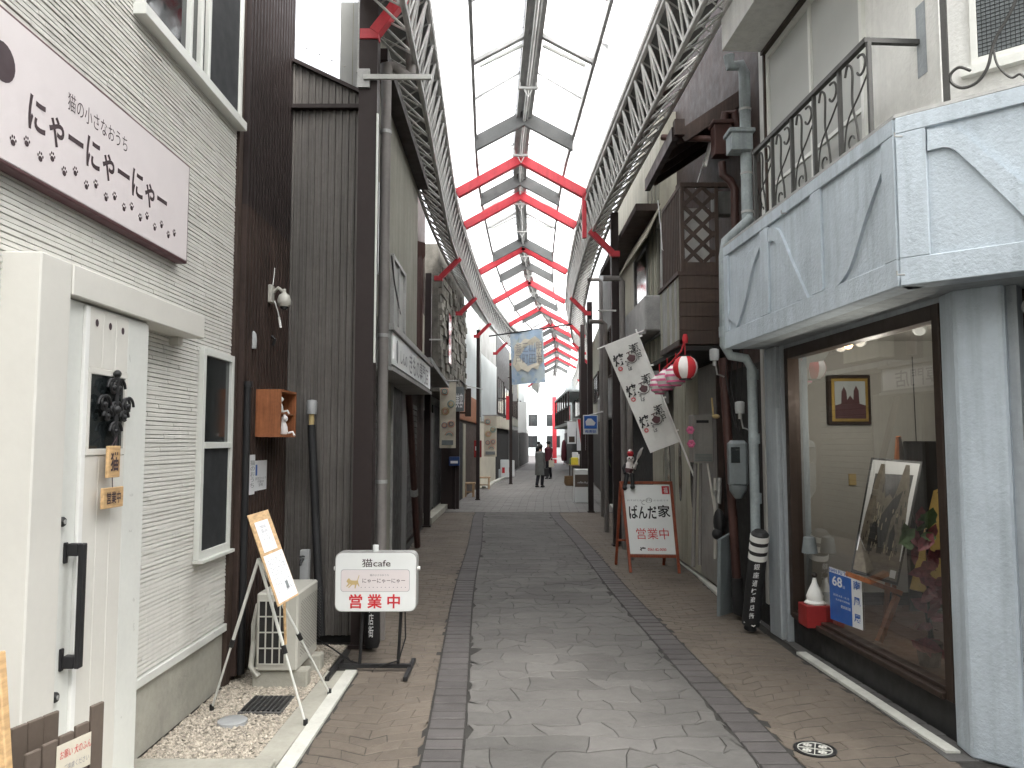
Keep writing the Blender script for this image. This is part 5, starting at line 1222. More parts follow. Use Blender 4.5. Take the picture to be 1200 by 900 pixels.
while zz_ < bz1 - .05: g = B(); g.box(bxa + .02, bxa + .034, Yb + .04, Ye, zz_, zz_ + .025); part('slat', g, M['woodb'], bal); zz_ += .11
# plank box under it
nb = 5; hb = (bz2 - .04 - bz0) / nb
for i in range(nb): g = B(); g.box(bxa - .03, bxr, Yb - .02, Yb + .0, bz0 + i * hb + .003, bz0 + (i + 1) * hb); part('plank', g, M['woodb'], br, bevel=.003)
g = B(); g.box(bxa - .045, bxr, Yb - .03, Ye + .05, bz2 - .045, bz2 - .005); part('sill', g, M['woodd'], br)
g = B(); g.box(bxa + .03, bxr, Yb + .0, Ye, bz0, bz2 - .05); part('balcony_core', g, M['woodd'], br)
yy = Yb
while yy < Ye - .05: g = B(); g.box(bxa - .03, bxa + .0, yy, yy + .10, bz0 + .05, bz2 - .05); part('side_board', g, M['greyw'] if int(yy * 9) % 2 else M['olive'], br, bevel=.004); yy += .13
g = B(); g.box(bxa - .04, bxa + .02, Yb - .02, Ye, bz0 - .01, bz0 + .05); part('bottom_rail', g, M['woodd'], br)
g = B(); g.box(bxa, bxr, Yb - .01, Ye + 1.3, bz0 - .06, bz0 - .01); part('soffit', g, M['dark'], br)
# big dark eave
g = B(); g.box(2.36, 6, 7.2, 12, 5.2, 8.5); part('upper_wall', g, M['woodd'], br)
g = B(); e0, e1 = V(1.66, 7.7, 4.72), V(2.6, 7.7, 5.35); dY = V(0, 1.5, 0)
g.prism([e0, e1, e1 + V(0, 0, .05), e0 + V(0, 0, .05)], dY); ev = part('eave', g, M['woodd'], br)
for i in range(4): a = e0 + V(0, .05 + i * .42, -.045); g = B(); g.bar(a, a + (e1 - e0), .045, .07); part('rafter', g, M['woodd'], ev)
g = B(); g.box(1.60, 1.66, 7.66, 9.25, 4.66, 4.80); part('gutter', g, M['darkcol'], br)
g = B(); g.box(1.62, 1.72, 7.60, 7.70, 4.70, 4.86); part('gutter_end', g, M['woodd'], br)
g = B(); g.bar((1.70, 7.68, 4.70), (2.6, 7.68, 5.30), .03, .12); part('barge_board', g, M['woodd'], br)
g = B(); g.bar(at(826, 195, 7.9), at(833, 168, 7.9), .04, .03); solo('white_batten', g, M['white'], 'short white batten hanging under the dark eave by the brown hopper', 'batten')
for (a, b, c_, d) in ((815, 222, 832, 170), (822, 222, 822, 205), (838, 222, 834, 205)): pass
g = B(); g.tube([at(815, 221, 8.05), at(826, 185, 8.05), at(833, 160, 8.05)], .006, 5); g.tube([at(771, 235, 9), at(775, 275, 9), at(776, 292, 9), at(779, 296, 9)], .006, 5)
solo('hanging_wires', g, M['paper'], 'thin pale wires hanging from the dark eave over the lattice balcony', 'wires')
g = B(); c = at(850, 240, 8.2); g.obox(c + V(-.12, 0, -.1), (.25, 0, 0), (0, .15, 0), (0, 0, .25)); solo('wall_box', g, M['greyw'], 'weathered grey box on the wall between lattice and brown pipe', 'box', bevel=.01)

# lanterns
def lantern(px_, py_, Y, r, lbl, red):
    c = at(px_, py_, Y); t = thing('paper_lantern', lbl, 'lantern', tuple(c), 'paper lanterns under the timber balcony')
    n = 16; prof_ = [(.45, -.9), (.75, -.68), (.93, -.36), (1, 0), (.93, .36), (.75, .68), (.45, .9)]
    for half in ((0, 1) if red else (0,)):
        pass
    for k in range(n):
        g = B(); sec = []
        col_ = M['inkr'] if red and (k // 2) % 2 == 0 else M['lantw']
        b = []
        for (rr_, h) in prof_:
            for a_ in (k, k + 1): t_ = 2 * math.pi * a_ / n; b.append(c + V(rr_ * r * math.cos(t_), rr_ * r * math.sin(t_), h * r))
        if red: g.add(b, [(2 * i, 2 * i + 1, 2 * i + 3, 2 * i + 2) for i in range(6)]); part('paper_panel', g, col_, t, smooth=True)
    if not red:
        g = B(); g.lathe(c, [(a_ * r, h * r) for a_, h in prof_], 16); part('paper_shade', g, M['lantw'], t, smooth=True)
        for h in (-.55, -.05, .45): g = B(); w_ = math.sqrt(1 - h * h); g.lathe(c + V(0, 0, h * r - .10 * r), [(w_ * r * 1.0 + .003, 0), (w_ * r * 1.0 + .004, .22 * r)], 16); part('pink_band', g, M['pink'], t, smooth=True)
    g = B(); g.lathe(c + V(0, 0, -.97 * r), [(.5 * r, 0), (.5 * r, .1 * r)], 14); g.lathe(c + V(0, 0, .88 * r), [(.5 * r, 0), (.5 * r, .1 * r)], 14); part('ring', g, M['pink' if not red else 'black'], t)
    g = B(); g.tube([c + V(0, 0, r), c + V(0, 0, r + .12)], .004, 5); part('cord', g, M['inkr'], t); return t
lantern(803, 431, 7.6, .122, 'red and white striped paper lantern in front of the pink ones', True)
lantern(792, 440, 7.9, .11, 'pink and white banded lantern directly behind the red striped lantern', False)
lantern(782, 445, 8.2, .11, 'middle pink and white banded lantern of the row', False)
lantern(773, 451, 8.5, .105, 'farthest pink and white banded lantern nearest the street banner', False)
g = B(); g.tube([at(803, 397, 7.9), at(798, 412, 7.9), at(786, 425, 8.1), at(778, 432, 8.6)], .008, 6); g.lathe(at(803, 402, 7.85), [(.025, 0), (.03, .05), (.02, .09)], 10); solo('lantern_cord', g, M['inkr'], 'red cord and bobbin from which the paper lanterns hang', 'cord', smooth=True)
for (x, y, lb) in ((809, 504, 'upper pink paper flower beside the water heater'), (810, 520, 'lower pink paper flower beside the water heater')):
    c = at(x, y, 8.5); g = B()
    for k in range(6): a = k * 1.047; g.ball(c + V(.025 * math.cos(a), 0, .025 * math.sin(a)), .022, 6, 4)
    solo('paper_flower', g, M['pink'], lb, 'flower')
g = B(); g.tube([at(834, 466, 8.2), at(836, 488, 8.2)], .01, 5); g.ball(at(839, 488, 8.2), .04, sc_=(1, .5, .6)); solo('hanging_charm', g, M['ochre'], 'small red and yellow charm hanging above the water heater', 'charm')

# banner on a leaning pole
Yn = 9.2
t = thing('noodle_banner', 'tilted white banner with three fried noodle marks on a leaning white pole', 'banner', tuple(at(755, 460, Yn)))
TL, TR, BR, BL = at(708, 405, Yn), at(747, 391, Yn - .05), at(796, 518, Yn - .1), at(762, 531, Yn - .05)
nn = (TR - TL).cross(BL - TL).normalized(); nn = -nn if nn.y > 0 else nn
g = B(); n = 12
for i in range(n):
    for j in range(3):
        def w_(s, r): return TL.lerp(TR, s).lerp(BL.lerp(BR, s), r) + nn * (.012 * math.sin(r * 9 + s * 3))
        g.add([w_(j / 3, i / n), w_((j + 1) / 3, i / n), w_((j + 1) / 3, (i + 1) / n), w_(j / 3, (i + 1) / n)], [(0, 3, 2, 1)])
part('cloth', g, M['cloth'], t, smooth=True)
g = B(); g.tube([at(745, 386, Yn), at(814, 560, Yn - .25)], .011, 8); part('pole', g, M['white'], t, smooth=True)
g = B(); g.tube([at(700, 409, Yn), at(755, 387, Yn)], .008, 6); part('crossbar', g, M['white'], t)
for r in (.03, .3, .6, .9): p = TR.lerp(BR, r); g = B(); g.bar(p - V(.0, 0, 0), p + (TR - TL).normalized() * .045, .012, .02); part('loop', g, M['cloth'], t)
def nb_(s, r, off=.014): return TL.lerp(TR, s).lerp(BL.lerp(BR, s), r) + nn * (off + .012 * math.sin(r * 9 + s * 3))
def ntx(ch, s0, r0, s1, r1, mt, bold=.01): O_ = nb_(s0, r1); part('lettering', text_mb(ch, O_, nb_(s1, r1) - O_, nb_(s0, r0) - O_, bold), mt, t)
for k in range(3):
    b_ = .10 + k * .285
    ntx('焼', .06, b_ + .01, .42, b_ + .115, M['inkb'], .025); ntx('瀬', .62, b_ - .03, .92, b_ + .05, M['inkb'], .008); ntx('戸', .76, b_ + .06, .90, b_ + .12, M['inkb'], .01); ntx('そ', .36, b_ + .115, .46, b_ + .145, M['inkb'], .01); ntx('ば', .38, b_ + .15, .50, b_ + .18, M['inkb'], .01)
    c = nb_(.58, b_ + .075); ux = (TR - TL).normalized(); uy = (TL - BL).normalized(); rr_ = .07
    g = B(); g.arc(c, ux, uy, rr_, -2.6, 1.3, .0045, 14, 4); part('emblem_ring', g, M['inkb'], t)
    g = B(); pts_ = [c + ux * (.048 * math.cos(a) * (1 + .12 * math.sin(5 * a))) + uy * (.042 * math.sin(a) * (1 + .12 * math.cos(4 * a)) - .01) for a in [k2 * math.pi / 10 for k2 in range(20)]]; g.add(pts_, [tuple(range(20))]); g.add([c + ux * a + uy * b2 + nn * .0 for a, b2 in ((-.035, .055), (.02, .062), (.02, .072), (-.035, .066))], [(0, 1, 2, 3)]); g.add([c + ux * a + uy * b2 for a, b2 in ((-.012, .035), (-.002, .035), (-.002, .060), (-.012, .060))], [(0, 1, 2, 3)]); part('emblem', g, M['maroon'], t)
    ntx('◎', .10, b_ + .12, .24, b_ + .158, M['inkr'], .01)

# A-board
t = thing('a_frame_sign', 'rust brown A-frame sign with white panel and red characters standing on the street', 'sign board', (1.75, 10, 0))
fl, fr = gnd(739, 671), gnd(796, 672); kl, kr = gnd(727, 659), gnd(782, 664)
YA = fl.y; zt_ = 1.14
tl, tr_ = at(728, 567, fl.y + .22), at(786, 567, fr.y + .22); tl.z = tr_.z = zt_
fr.z = fl.z = 0; kl = V(tl.x - .02, tl.y + .45, 0); kr = V(tr_.x - .02, tr_.y + .45, 0)
for a, b in ((fl, tl), (fr, tr_)): g = B(); g.bar(a, b, .035, .04, (0, 1, 0)); part('leg', g, M['rustw'], t, bevel=.003)
for a, b in ((kl, tl), (kr, tr_)): g = B(); g.bar(a, b + V(0, .045, -.01), .035, .035, (0, 1, 0)); part('leg', g, M['rustw'], t, bevel=.003)
def ab(s, r, off=0):  # s 0..1 across, r 0 top .. 1 bottom of panel
    n_ = (tr_ - tl).cross(fl - tl).normalized(); n_ = -n_ if n_.y > 0 else n_
    return tl.lerp(tr_, s).lerp(fl.lerp(fr, s), r) + n_ * (.021 + off)
g = B(); g.bar(ab(0, .015, -.02), ab(1, .015, -.02), .035, .045, (0, 1, 0)); g.bar(ab(.03, .82, -.02), ab(.97, .82, -.02), .035, .04, (0, 1, 0)); part('rail', g, M['rustw'], t, bevel=.003)
g = B(); g.bar(kl.lerp(tl, .3), kr.lerp(tr_, .3), .025, .03, (0, 1, 0)); part('rail', g, M['rustw'], t)
g = B(); g.prism([ab(.035, .04), ab(.965, .04), ab(.965, .80), ab(.035, .80)], V(0, .012, 0)); part('panel', g, M['signw'], t)
def atx(ch, s0, r0, s1, r1, mt, bold=.0): O_ = ab(s0, r1, .002); part('lettering', text_mb(ch, O_, ab(s1, r1, .002) - O_, ab(s0, r0, .002) - O_, bold), mt, t)
atx('ぱんだ', .09, .27, .66, .42, M['inkb'], .025); atx('家', .68, .265, .93, .40, M['inkb'], .02); atx('営業中', .20, .52, .86, .64, M['inkr'], .0)
atx('おそばとおうどん  のお店です', .08, .205, .92, .225, M['inkg']); atx('0561-82-0000', .40, .735, .78, .765, M['inkr'], .02); atx('❧', .24, .725, .36, .765, M['inkb'], .02)
g = B(); g.add([ab(s, r, .002) for s, r in ((.80, .055), (.95, .055), (.95, .145), (.80, .145))], [(0, 1, 2, 3)]); part('stamp', g, M['inkr'], t)
O_ = ab(.835, .135, .003); part('lettering', text_mb('福', O_, ab(.915, .135, .003) - O_, ab(.835, .07, .003) - O_, .0), M['paper'], t)
g = B(); g.arc(ab(.52, .215, .003), ab(1, .2) - ab(0, .2), V(0, 0, .5), .06, 0, 6.28, .003, 14, 4); g.arc(ab(.42, .24, .003), ab(1, .2) - ab(0, .2), V(0, 0, .5), .05, 1.5, 5, .003, 10, 4)
g.disc(ab(.50, .21, .004), (.006, 0, 0), (0, 0, .006), 6); g.disc(ab(.54, .21, .004), (.006, 0, 0), (0, 0, .006), 6); part('doodle', g, M['inkb'], t)

# plush cook doll sitting on the A-frame
t = thing('cook_doll', 'black and white plush cook doll with white hat holding a paddle on the sign board', 'doll', tuple(tl + V(.07, 0, .02)))
b = tl + V(.10, -.01, .03)
g = B(); g.lathe(b + V(-.01, 0, .05), [(.03, 0), (.06, .03), (.058, .12), (.035, .18)], 12, (.15, 0, 1)); part('body', g, M['lantw'], t, smooth=True)
g = B(); g.lathe(b + V(-.01, -.004, .08), [(.061, 0), (.062, .06)], 12, (.15, 0, 1)); g.ball(b + V(.03, -.02, .15), .03); part('apron', g, M['maroon'], t, smooth=True)
hd = b + V(.02, -.01, .26); g = B(); g.ball(hd, .05, sc_=(1, .95, .92)); part('head', g, M['lantw'], t, smooth=True)
g = B(); g.ball(hd + V(-.035, 0, .035), .015); g.ball(hd + V(.035, 0, .035), .015); g.ball(hd + V(-.02, -.043, .01), .010); g.ball(hd + V(.02, -.043, .01), .010); g.ball(hd + V(0, -.05, -.01), .007); part('face_marks', g, M['black'], t, smooth=True)
g = B(); g.lathe(hd + V(0, 0, .035), [(.035, 0), (.036, .02), (.045, .04), (.03, .065)], 12); part('hat', g, M['inkr'], t, smooth=True); g = B(); g.ball(hd + V(0, 0, .10), .028); part('hat_top', g, M['white'], t, smooth=True)
for s, q_ in ((-1, V(-.07, -.09, -.06)), (1, V(.03, -.10, -.05))):
    g = B(); k_ = b + V(s * .035, -.06, .055); g.tube([b + V(s * .03, 0, .06), k_, b + q_ + V(0, 0, -.04)], [.035, .03, .024], 10); g.ball(b + q_ + V(0, -.015, -.05), .032); part('leg', g, M['black'], t, smooth=True)
for s, q_ in ((-1, V(-.06, -.05, .08)), (1, V(.09, -.04, .20))):
    g = B(); g.tube([b + V(s * .045, 0, .18), b + V(s * .075, -.03, .14), b + q_], [.024, .02, .018], 10); g.ball(b + q_, .022); part('arm', g, M['black' if s < 0 else 'lantw'], t, smooth=True)
pb = b + V(.08, -.04, .19); g = B(); g.tube([pb - V(.03, 0, .05), pb + V(.10, 0, .22)], .008, 6); g.lathe(pb + V(.02, 0, .06), [(.004, 0), (.026, .03), (.036, .09), (.022, .15), (.005, .17)], 12, (.45, 0, 1), 1, .3); part('paddle', g, M['white'], t, smooth=True)
# ================================================================ LEFT ROW BEYOND THE COLUMN
def building(name, label, W_, z1, mt, depth=5, cat_='house', back=-.02):
    t = thing(name, label, cat_, tuple(W_.pt(W_.L / 2, 0, -depth / 2)))
    g = B(); W_.box(g, 0, W_.L, 0, z1, -depth, back); part('wall', g, M[mt], t); return t
def slats(par, W_, u0, u1, z0, z1, off=.0, pitch=.075, mt='shutter', name='shutter_slat', maxn=60):
    n = max(1, int((z1 - z0) / pitch))
    for i in range(n): g = B(); z = z0 + i * pitch; g.prism([W_.pt(u0, z, off), W_.pt(u0, z + .012, off + .022), W_.pt(u0, z + pitch - .008, off + .012), W_.pt(u0, z + pitch - .002, off)], W_.d * (u1 - u0)); part(name, g, M[mt], par)
def win(par, W_, u0, u1, z0, z1, off=0, fr='whitealu', pane='dglass', n=2, nz=1, th=.04):
    g = B(); f_ = .04
    W_.box(g, u0, u0 + f_, z0, z1, off, off + th); W_.box(g, u1 - f_, u1, z0, z1, off, off + th); W_.box(g, u0 + f_, u1 - f_, z0, z0 + f_, off, off + th - .004); W_.box(g, u0 + f_, u1 - f_, z1 - f_, z1, off, off + th - .004)
    for i in range(1, n): u = u0 + (u1 - u0) * i / n; W_.box(g, u - .02, u + .02, z0 + f_, z1 - f_, off, off + th - .008)
    for i in range(1, nz): z = z0 + (z1 - z0) * i / nz; W_.box(g, u0 + f_, u1 - f_, z - .012, z + .012, off, off + th - .012)
    w_ = part('window', g, M[fr], par)
    g = B(); W_.box(g, u0 + .01, u1 - .01, z0 + .01, z1 - .01, off + .004, off + .012); part('pane', g, M[pane], w_); return w_
WA = Wall((-1.36, 6.75), (-1.50, 10.6), 'L'); a_ = building('shuttered_shop', 'grey olive house with roller shutter and white signboard just past the rain pipe', WA, 2.7, 'olive')
WAu = Wall((-1.24, 6.8), (-1.26, 10.3), 'L')
g = B(); WAu.box(g, 0, WAu.L, 2.8, 5.6, -.3, 0); part('upper_wall', g, M['olive'], a_)
slats(a_, WA, .1, 1.75, .05, 2.35, .0, .062)
g = B(); WA.box(g, 1.78, 2.3, 0, 2.4, 0, .05); part('door_panel', g, M['olive'], a_, bevel=.005)
g = B(); WA.box(g, 2.32, 3.85, 0, 2.4, .0, .02); part('dark_opening', g, M['shutterd'], a_)
g = B(); WA.box(g, 2.30, 2.38, 0, 2.4, .02, .07); part('post', g, M['galv'], a_)
win(a_, WAu, WAu.pix(457, 340)[0], WAu.pix(472, 340)[0], WAu.pix(465, 380)[1] - .1, WAu.pix(458, 298)[1], .0, 'galv', 'frost', 2)
g = B(); WAu.box(g, 0.02, .50, 3.2, 4.05, .0, .012); part('bright_pane', g, M['paper'], a_)
g = B(); WAu.box(g, -.1, WAu.L, 5.02, 5.12, 0, .14); part('eave', g, M['darkcol'], a_)
# signboard
WSg = Wall((-1.15, 7.42), (-1.17, 11.2), 'L'); zA, zB = WSg.pix(460, 384)[1], WSg.pix(460, 433)[1]
t = thing('illuminated_signboard', 'long white box signboard with a small figure emblem above the roller shutter', 'signboard', tuple(WSg.pt(1, zB)))
g = B(); WSg.box(g, 0, WSg.L, zB, zA, -.35, -.004); part('box', g, M['greyw'], t)
g = B(); WSg.box(g, .06, WSg.L - .06, zB + .05, zA - .04, -.004, .006); part('face', g, M['signw'], t)
g = B(); WSg.box(g, -.02, WSg.L + .02, zA - .03, zA + .03, -.35, .03); WSg.box(g, -.02, WSg.L + .02, zB - .02, zB + .02, -.35, .02); part('frame', g, M['galv'], t)
def stx(b, u0, u1, z0, z1, mt, bold=.0): O_ = WSg.pt(u0, z0, .0075); part('lettering', text_mb(b, O_, WSg.pt(u1, z0, .0075) - O_, V(0, 0, z1 - z0), bold), mt, t)
g = B(); g.prism([WSg.pt(.38 + .06 * math.cos(k * .6283), (zA + zB) / 2 + .12 * math.sin(k * .6283), .007) for k in range(10)], WSg.n * .001); part('emblem', g, M['meterg'], t)
stx('しんの', .62, 1.15, zB + .11, zB + .24, M['inkg'], .01); stx('きもの専門店', 1.35, 3.4, zB + .07, zA - .09, M['inkg'], .01)
# leaning brown pipe, bits
t = thing('leaning_brown_pipe', 'red brown pipe leaning from the signboard to the ground on the left', 'pipe', (-1.4, 11.6, 0))
a, b = at(479, 462, 11.3), gnd(489, 642); g = B(); g.tube([a, b + V(0, 0, .02)], .05, 8); part('pipe', g, M['pvcr'], t, smooth=True)
g = B(); g.tube([a.lerp(b, .6), a.lerp(b, .64)], .06, 8); part('clip', g, M['galv'], t)
g = B(); g.tube([at(490, 300, 10.6), at(489, 412, 10.6)], .07, 8); g.lathe(at(488, 308, 10.6), [(.07, 0), (.12, .1), (.12, .28)], 4); solo('upper_brown_pipe', g, M['pvcr'], 'red brown upper rain pipe with hopper behind the signboard end', 'pipe', smooth=True)
# second dark house
WB = Wall((-1.62, 10.7), (-1.78, 16.0), 'L'); b_ = building('dark_recessed_house', 'dark house set back between the signboard and the rough stone wall', WB, 6.4, 'woodd')
slats(b_, WB, 1.6, 3.4, .1, 2.4, .0, .1, 'shutterd')
g = B(); WB.box(g, .2, 1.5, 0, 2.4, 0, .04); part('door_panel', g, M['greyw'], b_)
win(b_, WB, 2.2, 4.2, 3.2, 4.2, .0, 'bronze', 'dglass', 3)
g = B(); WB.box(g, .2, 5.2, 2.75, 2.83, 0, .5); part('awning', g, M['greyw'], b_)
g = B(); WB.box(g, .9, 2.0, 2.95, 3.7, 0, .25); part('bay', g, M['beige'], b_)
# rough stone house
WCs = Wall((-1.50, 16.2), (-1.26, 21.2), 'L'); WCl = Wall((-1.84, 16.0), (-1.80, 21.3), 'L')
s_ = building('stone_faced_house', 'house with rough grey stone facing above a dark shopfront', WCl, 2.75, 'greyw')
g = B(); WCs.box(g, 0, WCs.L, 2.7, 5.8, -4, -.04); part('upper_wall', g, M['stonew'], s_)
rw = random.Random(4); z = 2.7
blk = B(); cnt = 0
while z < 5.2:
    u = -rw.uniform(0, .3); h = rw.uniform(.10, .17)
    while u < WCs.L:
        l = rw.uniform(.2, .45); ua, ub = max(u, 0), min(u + l, WCs.L)
        if ub - ua > .03:
            cnt += 1; g = B() if cnt <= 290 else blk; WCs.box(g, ua + .006, ub - .006, z + .006, z + h - .006, -.04, rw.uniform(-.02, .05))
            if cnt <= 290: part('stone', g, M['stonew'], s_)
        u += l
    z += h
if blk.f: part('stone', blk, M['stonew'], s_, kind='stuff')
g = B(); WCs.box(g, 1.0, 1.45, 3.4, 4.5, .05, .06); part('slit_window', g, M['dglass'], s_)
g = B(); WCl.box(g, .2, 1.8, .2, 2.3, 0, .05); part('grey_door', g, M['shutter'], s_)
g = B(); WCl.box(g, 1.9, 4.9, .15, 2.5, 0, .03); part('dark_shopfront', g, M['shutterd'], s_)
g = B(); WCl.box(g, 0, 5.2, -.02, .12, 0, .22); part('step', g, M['concrete'], s_)
g = B(); WCl.box(g, 3.6, 3.75, .0, 2.6, .05, .5); part('pier', g, M['darkcol'], s_)
t = thing('fascia_sign', 'small blue grey sign with pale characters above the dark stone house shopfront', 'sign', tuple(at(538, 470, 19)))
p0, p1 = at(533, 482, 18.6), at(546, 456, 19.4); g = B(); g.box(p0.x, p1.x, 18.6, 18.75, p0.z, p1.z); part('board', g, M['meterg'], t)
part('lettering', text_mb('美容', (p0.x + .02, 18.59, p0.z + .08), (p1.x - p0.x - .04, 0, 0), (0, 0, (p1.z - p0.z) * .6), .02), M['paper'], t)
# far left houses
defs = [
 ('brown_panel_house', 'house with a brown panel below a bright white upper wall', (-1.55, 21.6), (-1.22, 28.2), 'woodb', 'paleg', 'wood'),
 ('pale_panel_house', 'tall pale grey panelled house beyond the benches', (-1.12, 28.4), (-.68, 33.5), 'sand', 'greyw', 'pale'),
 ('dark_window_house', 'house with dark upper windows above a cream band, white boxes in front', (-.66, 33.7), (-.15, 40), 'dark', 'shutterd', 'darkw'),
 ('grey_corner_house', 'grey house near the bright end on the left side', (-.12, 40.3), (.4, 49), 'greyw', 'olive', 'grey'),
 ('far_white_house', 'white house farthest down the left side', (.45, 49.4), (1.3, 62), 'greyw', 'paleg', 'far')]
for (nm, lb, a, b, m0, m1, kind) in defs:
    W_ = Wall(a, b, 'L'); t = building(nm, lb, W_, 2.55, m0)
    g = B(); W_.box(g, 0, W_.L, 2.55, 6.3, -4, .0); part('upper_wall', g, M[m1], t)
    if kind == 'wood': g = B(); W_.box(g, .1, W_.L - .1, 2.3, 3.1, .0, .05); part('panel', g, M['orangew'], t); g = B(); W_.box(g, .3, 1.5, 0, 2.2, 0, .03); part('door', g, M['dark'], t); g = B(); W_.box(g, 1.7, 2.3, 0, 2.2, 0, .03); part('door_panel', g, M['beige'], t)
    if kind == 'pale': 
        for i in range(4): u = W_.L * i / 4; g = B(); W_.box(g, u + .01, u + W_.L / 4 - .01, 2.4, 4.85, .0, .02); part('panel', g, M['paleg'], t)
    if kind == 'darkw':
        win(t, W_, .4, 3.2, 2.9, 4.5, 0, 'darkcol', 'dglass', 3); win(t, W_, 3.6, 6.2, 2.9, 4.3, 0, 'darkcol', 'dglass', 2)
        g = B(); W_.box(g, 0, W_.L, 2.25, 2.75, 0, .15); part('fascia', g, M['sand'], t)
    if kind in ('grey', 'far'):
        for i in range(3): win(t, W_, .6 + i * 2.6, 2.4 + i * 2.6, 3.0, 4.3, 0, 'darkcol', 'dglass', 2)
        g = B(); W_.box(g, .3, W_.L - .3, .1, 2.3, 0, .02); part('shopfront', g, M['dark'], t)
# benches
def bench(c, w_, label):
    t = thing('wooden_bench', label, 'bench', (c.x, c.y, 0), 'wooden benches on the left side of the street')
    g = B(); g.box(c.x - w_ / 2, c.x + w_ / 2, c.y - .18, c.y + .18, .38, .43); part('seat', g, M['bench'], t, bevel=.004)
    for sx in (-1, 1):
        for sy in (-1, 1): g = B(); x = c.x + sx * (w_ / 2 - .06); g.box(x - .03, x + .03, c.y + sy * .14 - .03, c.y + sy * .14 + .03, 0, .379); part('leg', g, M['bench'], t)
    g = B(); g.box(c.x - w_ / 2 + .06, c.x + w_ / 2 - .06, c.y - .02, c.y + .02, .12, .16); part('stretcher', g, M['bench'], t); return t
bench(gnd(550, 582), .36, 'nearer small wooden bench beside the dark stone house pier'); bench(gnd(567, 573), .48, 'farther wooden bench below the red box')
# mail box, red box
c = at(533, 540, 19.5); t = thing('blue_post_box', 'small navy blue box with white label on the dark pier', 'box', tuple(c)); g = B(); g.box(c.x - .14, c.x + .12, 19.4, 19.6, c.z - .12, c.z + .1); part('body', g, M['bluebox'], t, bevel=.01)
g = B(); g.box(c.x - .10, c.x + .08, 19.39, 19.399, c.z - .06, c.z + .0); part('label', g, M['paper'], t); g = B(); g.tube([(c.x, 19.5, 0), (c.x, 19.5, c.z - .12)], .03, 8); part('post', g, M['darkcol'], t)
c = at(560, 526, 25.2); t = thing('red_box', 'upright red box fixed to the wall above the benches', 'box', tuple(c)); g = B(); g.box(c.x - .12, c.x + .12, 25.1, 25.3, c.z - .27, c.z + .27); part('body', g, M['redd'], t, bevel=.01); g = B(); g.box(c.x - .08, c.x + .02, 25.09, 25.099, c.z - .05, c.z + .08); part('mark', g, M['paper'], t)
# cloth banners on the left
def rings(par, a, ux, uz, w_, h_, off, seed):
    rr_ = random.Random(seed); ms = ['salmon', 'teal', 'ochre', 'salmon', 'inkg']
    for k, (s, v, r) in enumerate(((.3, .85, .22), (.7, .66, .2), (.35, .55, .22), (.72, .36, .2), (.3, .34, .16), (.6, .18, .26))):
        for q_, rr2 in enumerate((1, .62)):
            g = B(); g.arc(a + ux * (s * w_) + uz * (v * h_) + off, ux, uz, r * w_ * rr2, 0 if v > .25 else .1, 6.283 if v > .25 else 3.0, .028 * w_, 14, 4); part('ring_print', g, M[ms[(k + q_) % 5]], par)
def wbanner(label, xa, xb, ya, yb, Y, seed):
    a = at(xa, yb, Y); b = at(xb, yb, Y); z1 = at(xa, ya, Y).z
    t = thing('street_banner', label, 'banner', tuple(a), 'cream banners with ring patterns on the left columns'); g = B()
    for i in range(6): z0_, z1_ = a.z + (z1 - a.z) * i / 6, a.z + (z1 - a.z) * (i + 1) / 6; g.add([V(a.x, Y + .01 * math.sin(i), z0_), V(b.x, Y + .01 * math.cos(i), z0_), V(b.x, Y + .01 * math.cos(i + 1), z1_), V(a.x, Y + .01 * math.sin(i + 1), z1_)], [(0, 1, 2, 3)])
    part('cloth', g, M['sand'], t); rings(t, V(a.x, 0, a.z) + V(0, Y, 0), V(1, 0, 0), V(0, 0, 1), b.x - a.x, z1 - a.z, V(0, -.02, 0), seed)
    g = B(); g.tube([V(a.x - .05, Y, z1 + .01), V(b.x + .05, Y, z1 + .01)], .015, 6); part('rod', g, M['galv'], t)
    g = B(); g.box(a.x + .05, b.x - .05, Y - .022, Y - .018, a.z + .06, a.z + .16); part('caption', g, M['meterg'], t); return t
wbanner('nearer cream banner with pink and teal ring pattern on the left', 515, 534, 447, 525, 16.2, 1); wbanner('farther cream banner with faded rings in front of the pale panelled house', 567, 582, 487, 535, 24.5, 2)
# dyed hanging banner over the street
Yh = 22.2; a, b, c, d = at(598, 391, Yh), at(636, 385, Yh), at(639, 448, Yh), at(600, 451, Yh)
t = thing('dyed_hanging_banner', 'blue and green dyed cloth banner hanging over the middle of the street', 'banner', tuple((c + d) / 2)); g = B(); n = 6
for i in range(n):
    for j in range(4):
        def q2(s, r): return a.lerp(b, s).lerp(d.lerp(c, s), r) + V(0, .03 * math.sin(s * 6 + r * 3), 0)
        g.add([q2(j / 4, i / n), q2((j + 1) / 4, i / n), q2((j + 1) / 4, (i + 1) / n), q2(j / 4, (i + 1) / n)], [(0, 3, 2, 1)])
part('cloth', g, M['bluecloth'], t, smooth=True)
g = B(); pts_ = [q2(s, r) + V(0, -.02, 0) for s, r in ((.10, .26), (.2, .19), (.3, .21), (.42, .14), (.6, .17), (.75, .12), (.88, .2), (.97, .3), (.9, .45), (.97, .6), (.86, .66), (.8, .75), (.62, .71), (.5, .79), (.3, .72), (.17, .76), (.04, .6), (.1, .42))]; g.add(pts_, [tuple(range(18))[::-1]]); part('pale_patch', g, M['sand'], t)
for k, ch in enumerate('瀬三山明'): O_ = q2(.12 + k * .21, .62) + V(0, -.03, 0); part('lettering', text_mb(ch + '\n' + '戸町田治'[k], O_, V(.17 * 1.0, 0, 0), V(0, 0, .6), -.01), M['inkg'], t)
g = B(); g.tube([at(573, 394, Yh), at(670, 380, Yh)], .02, 6); part('rod', g, M['black'], t)
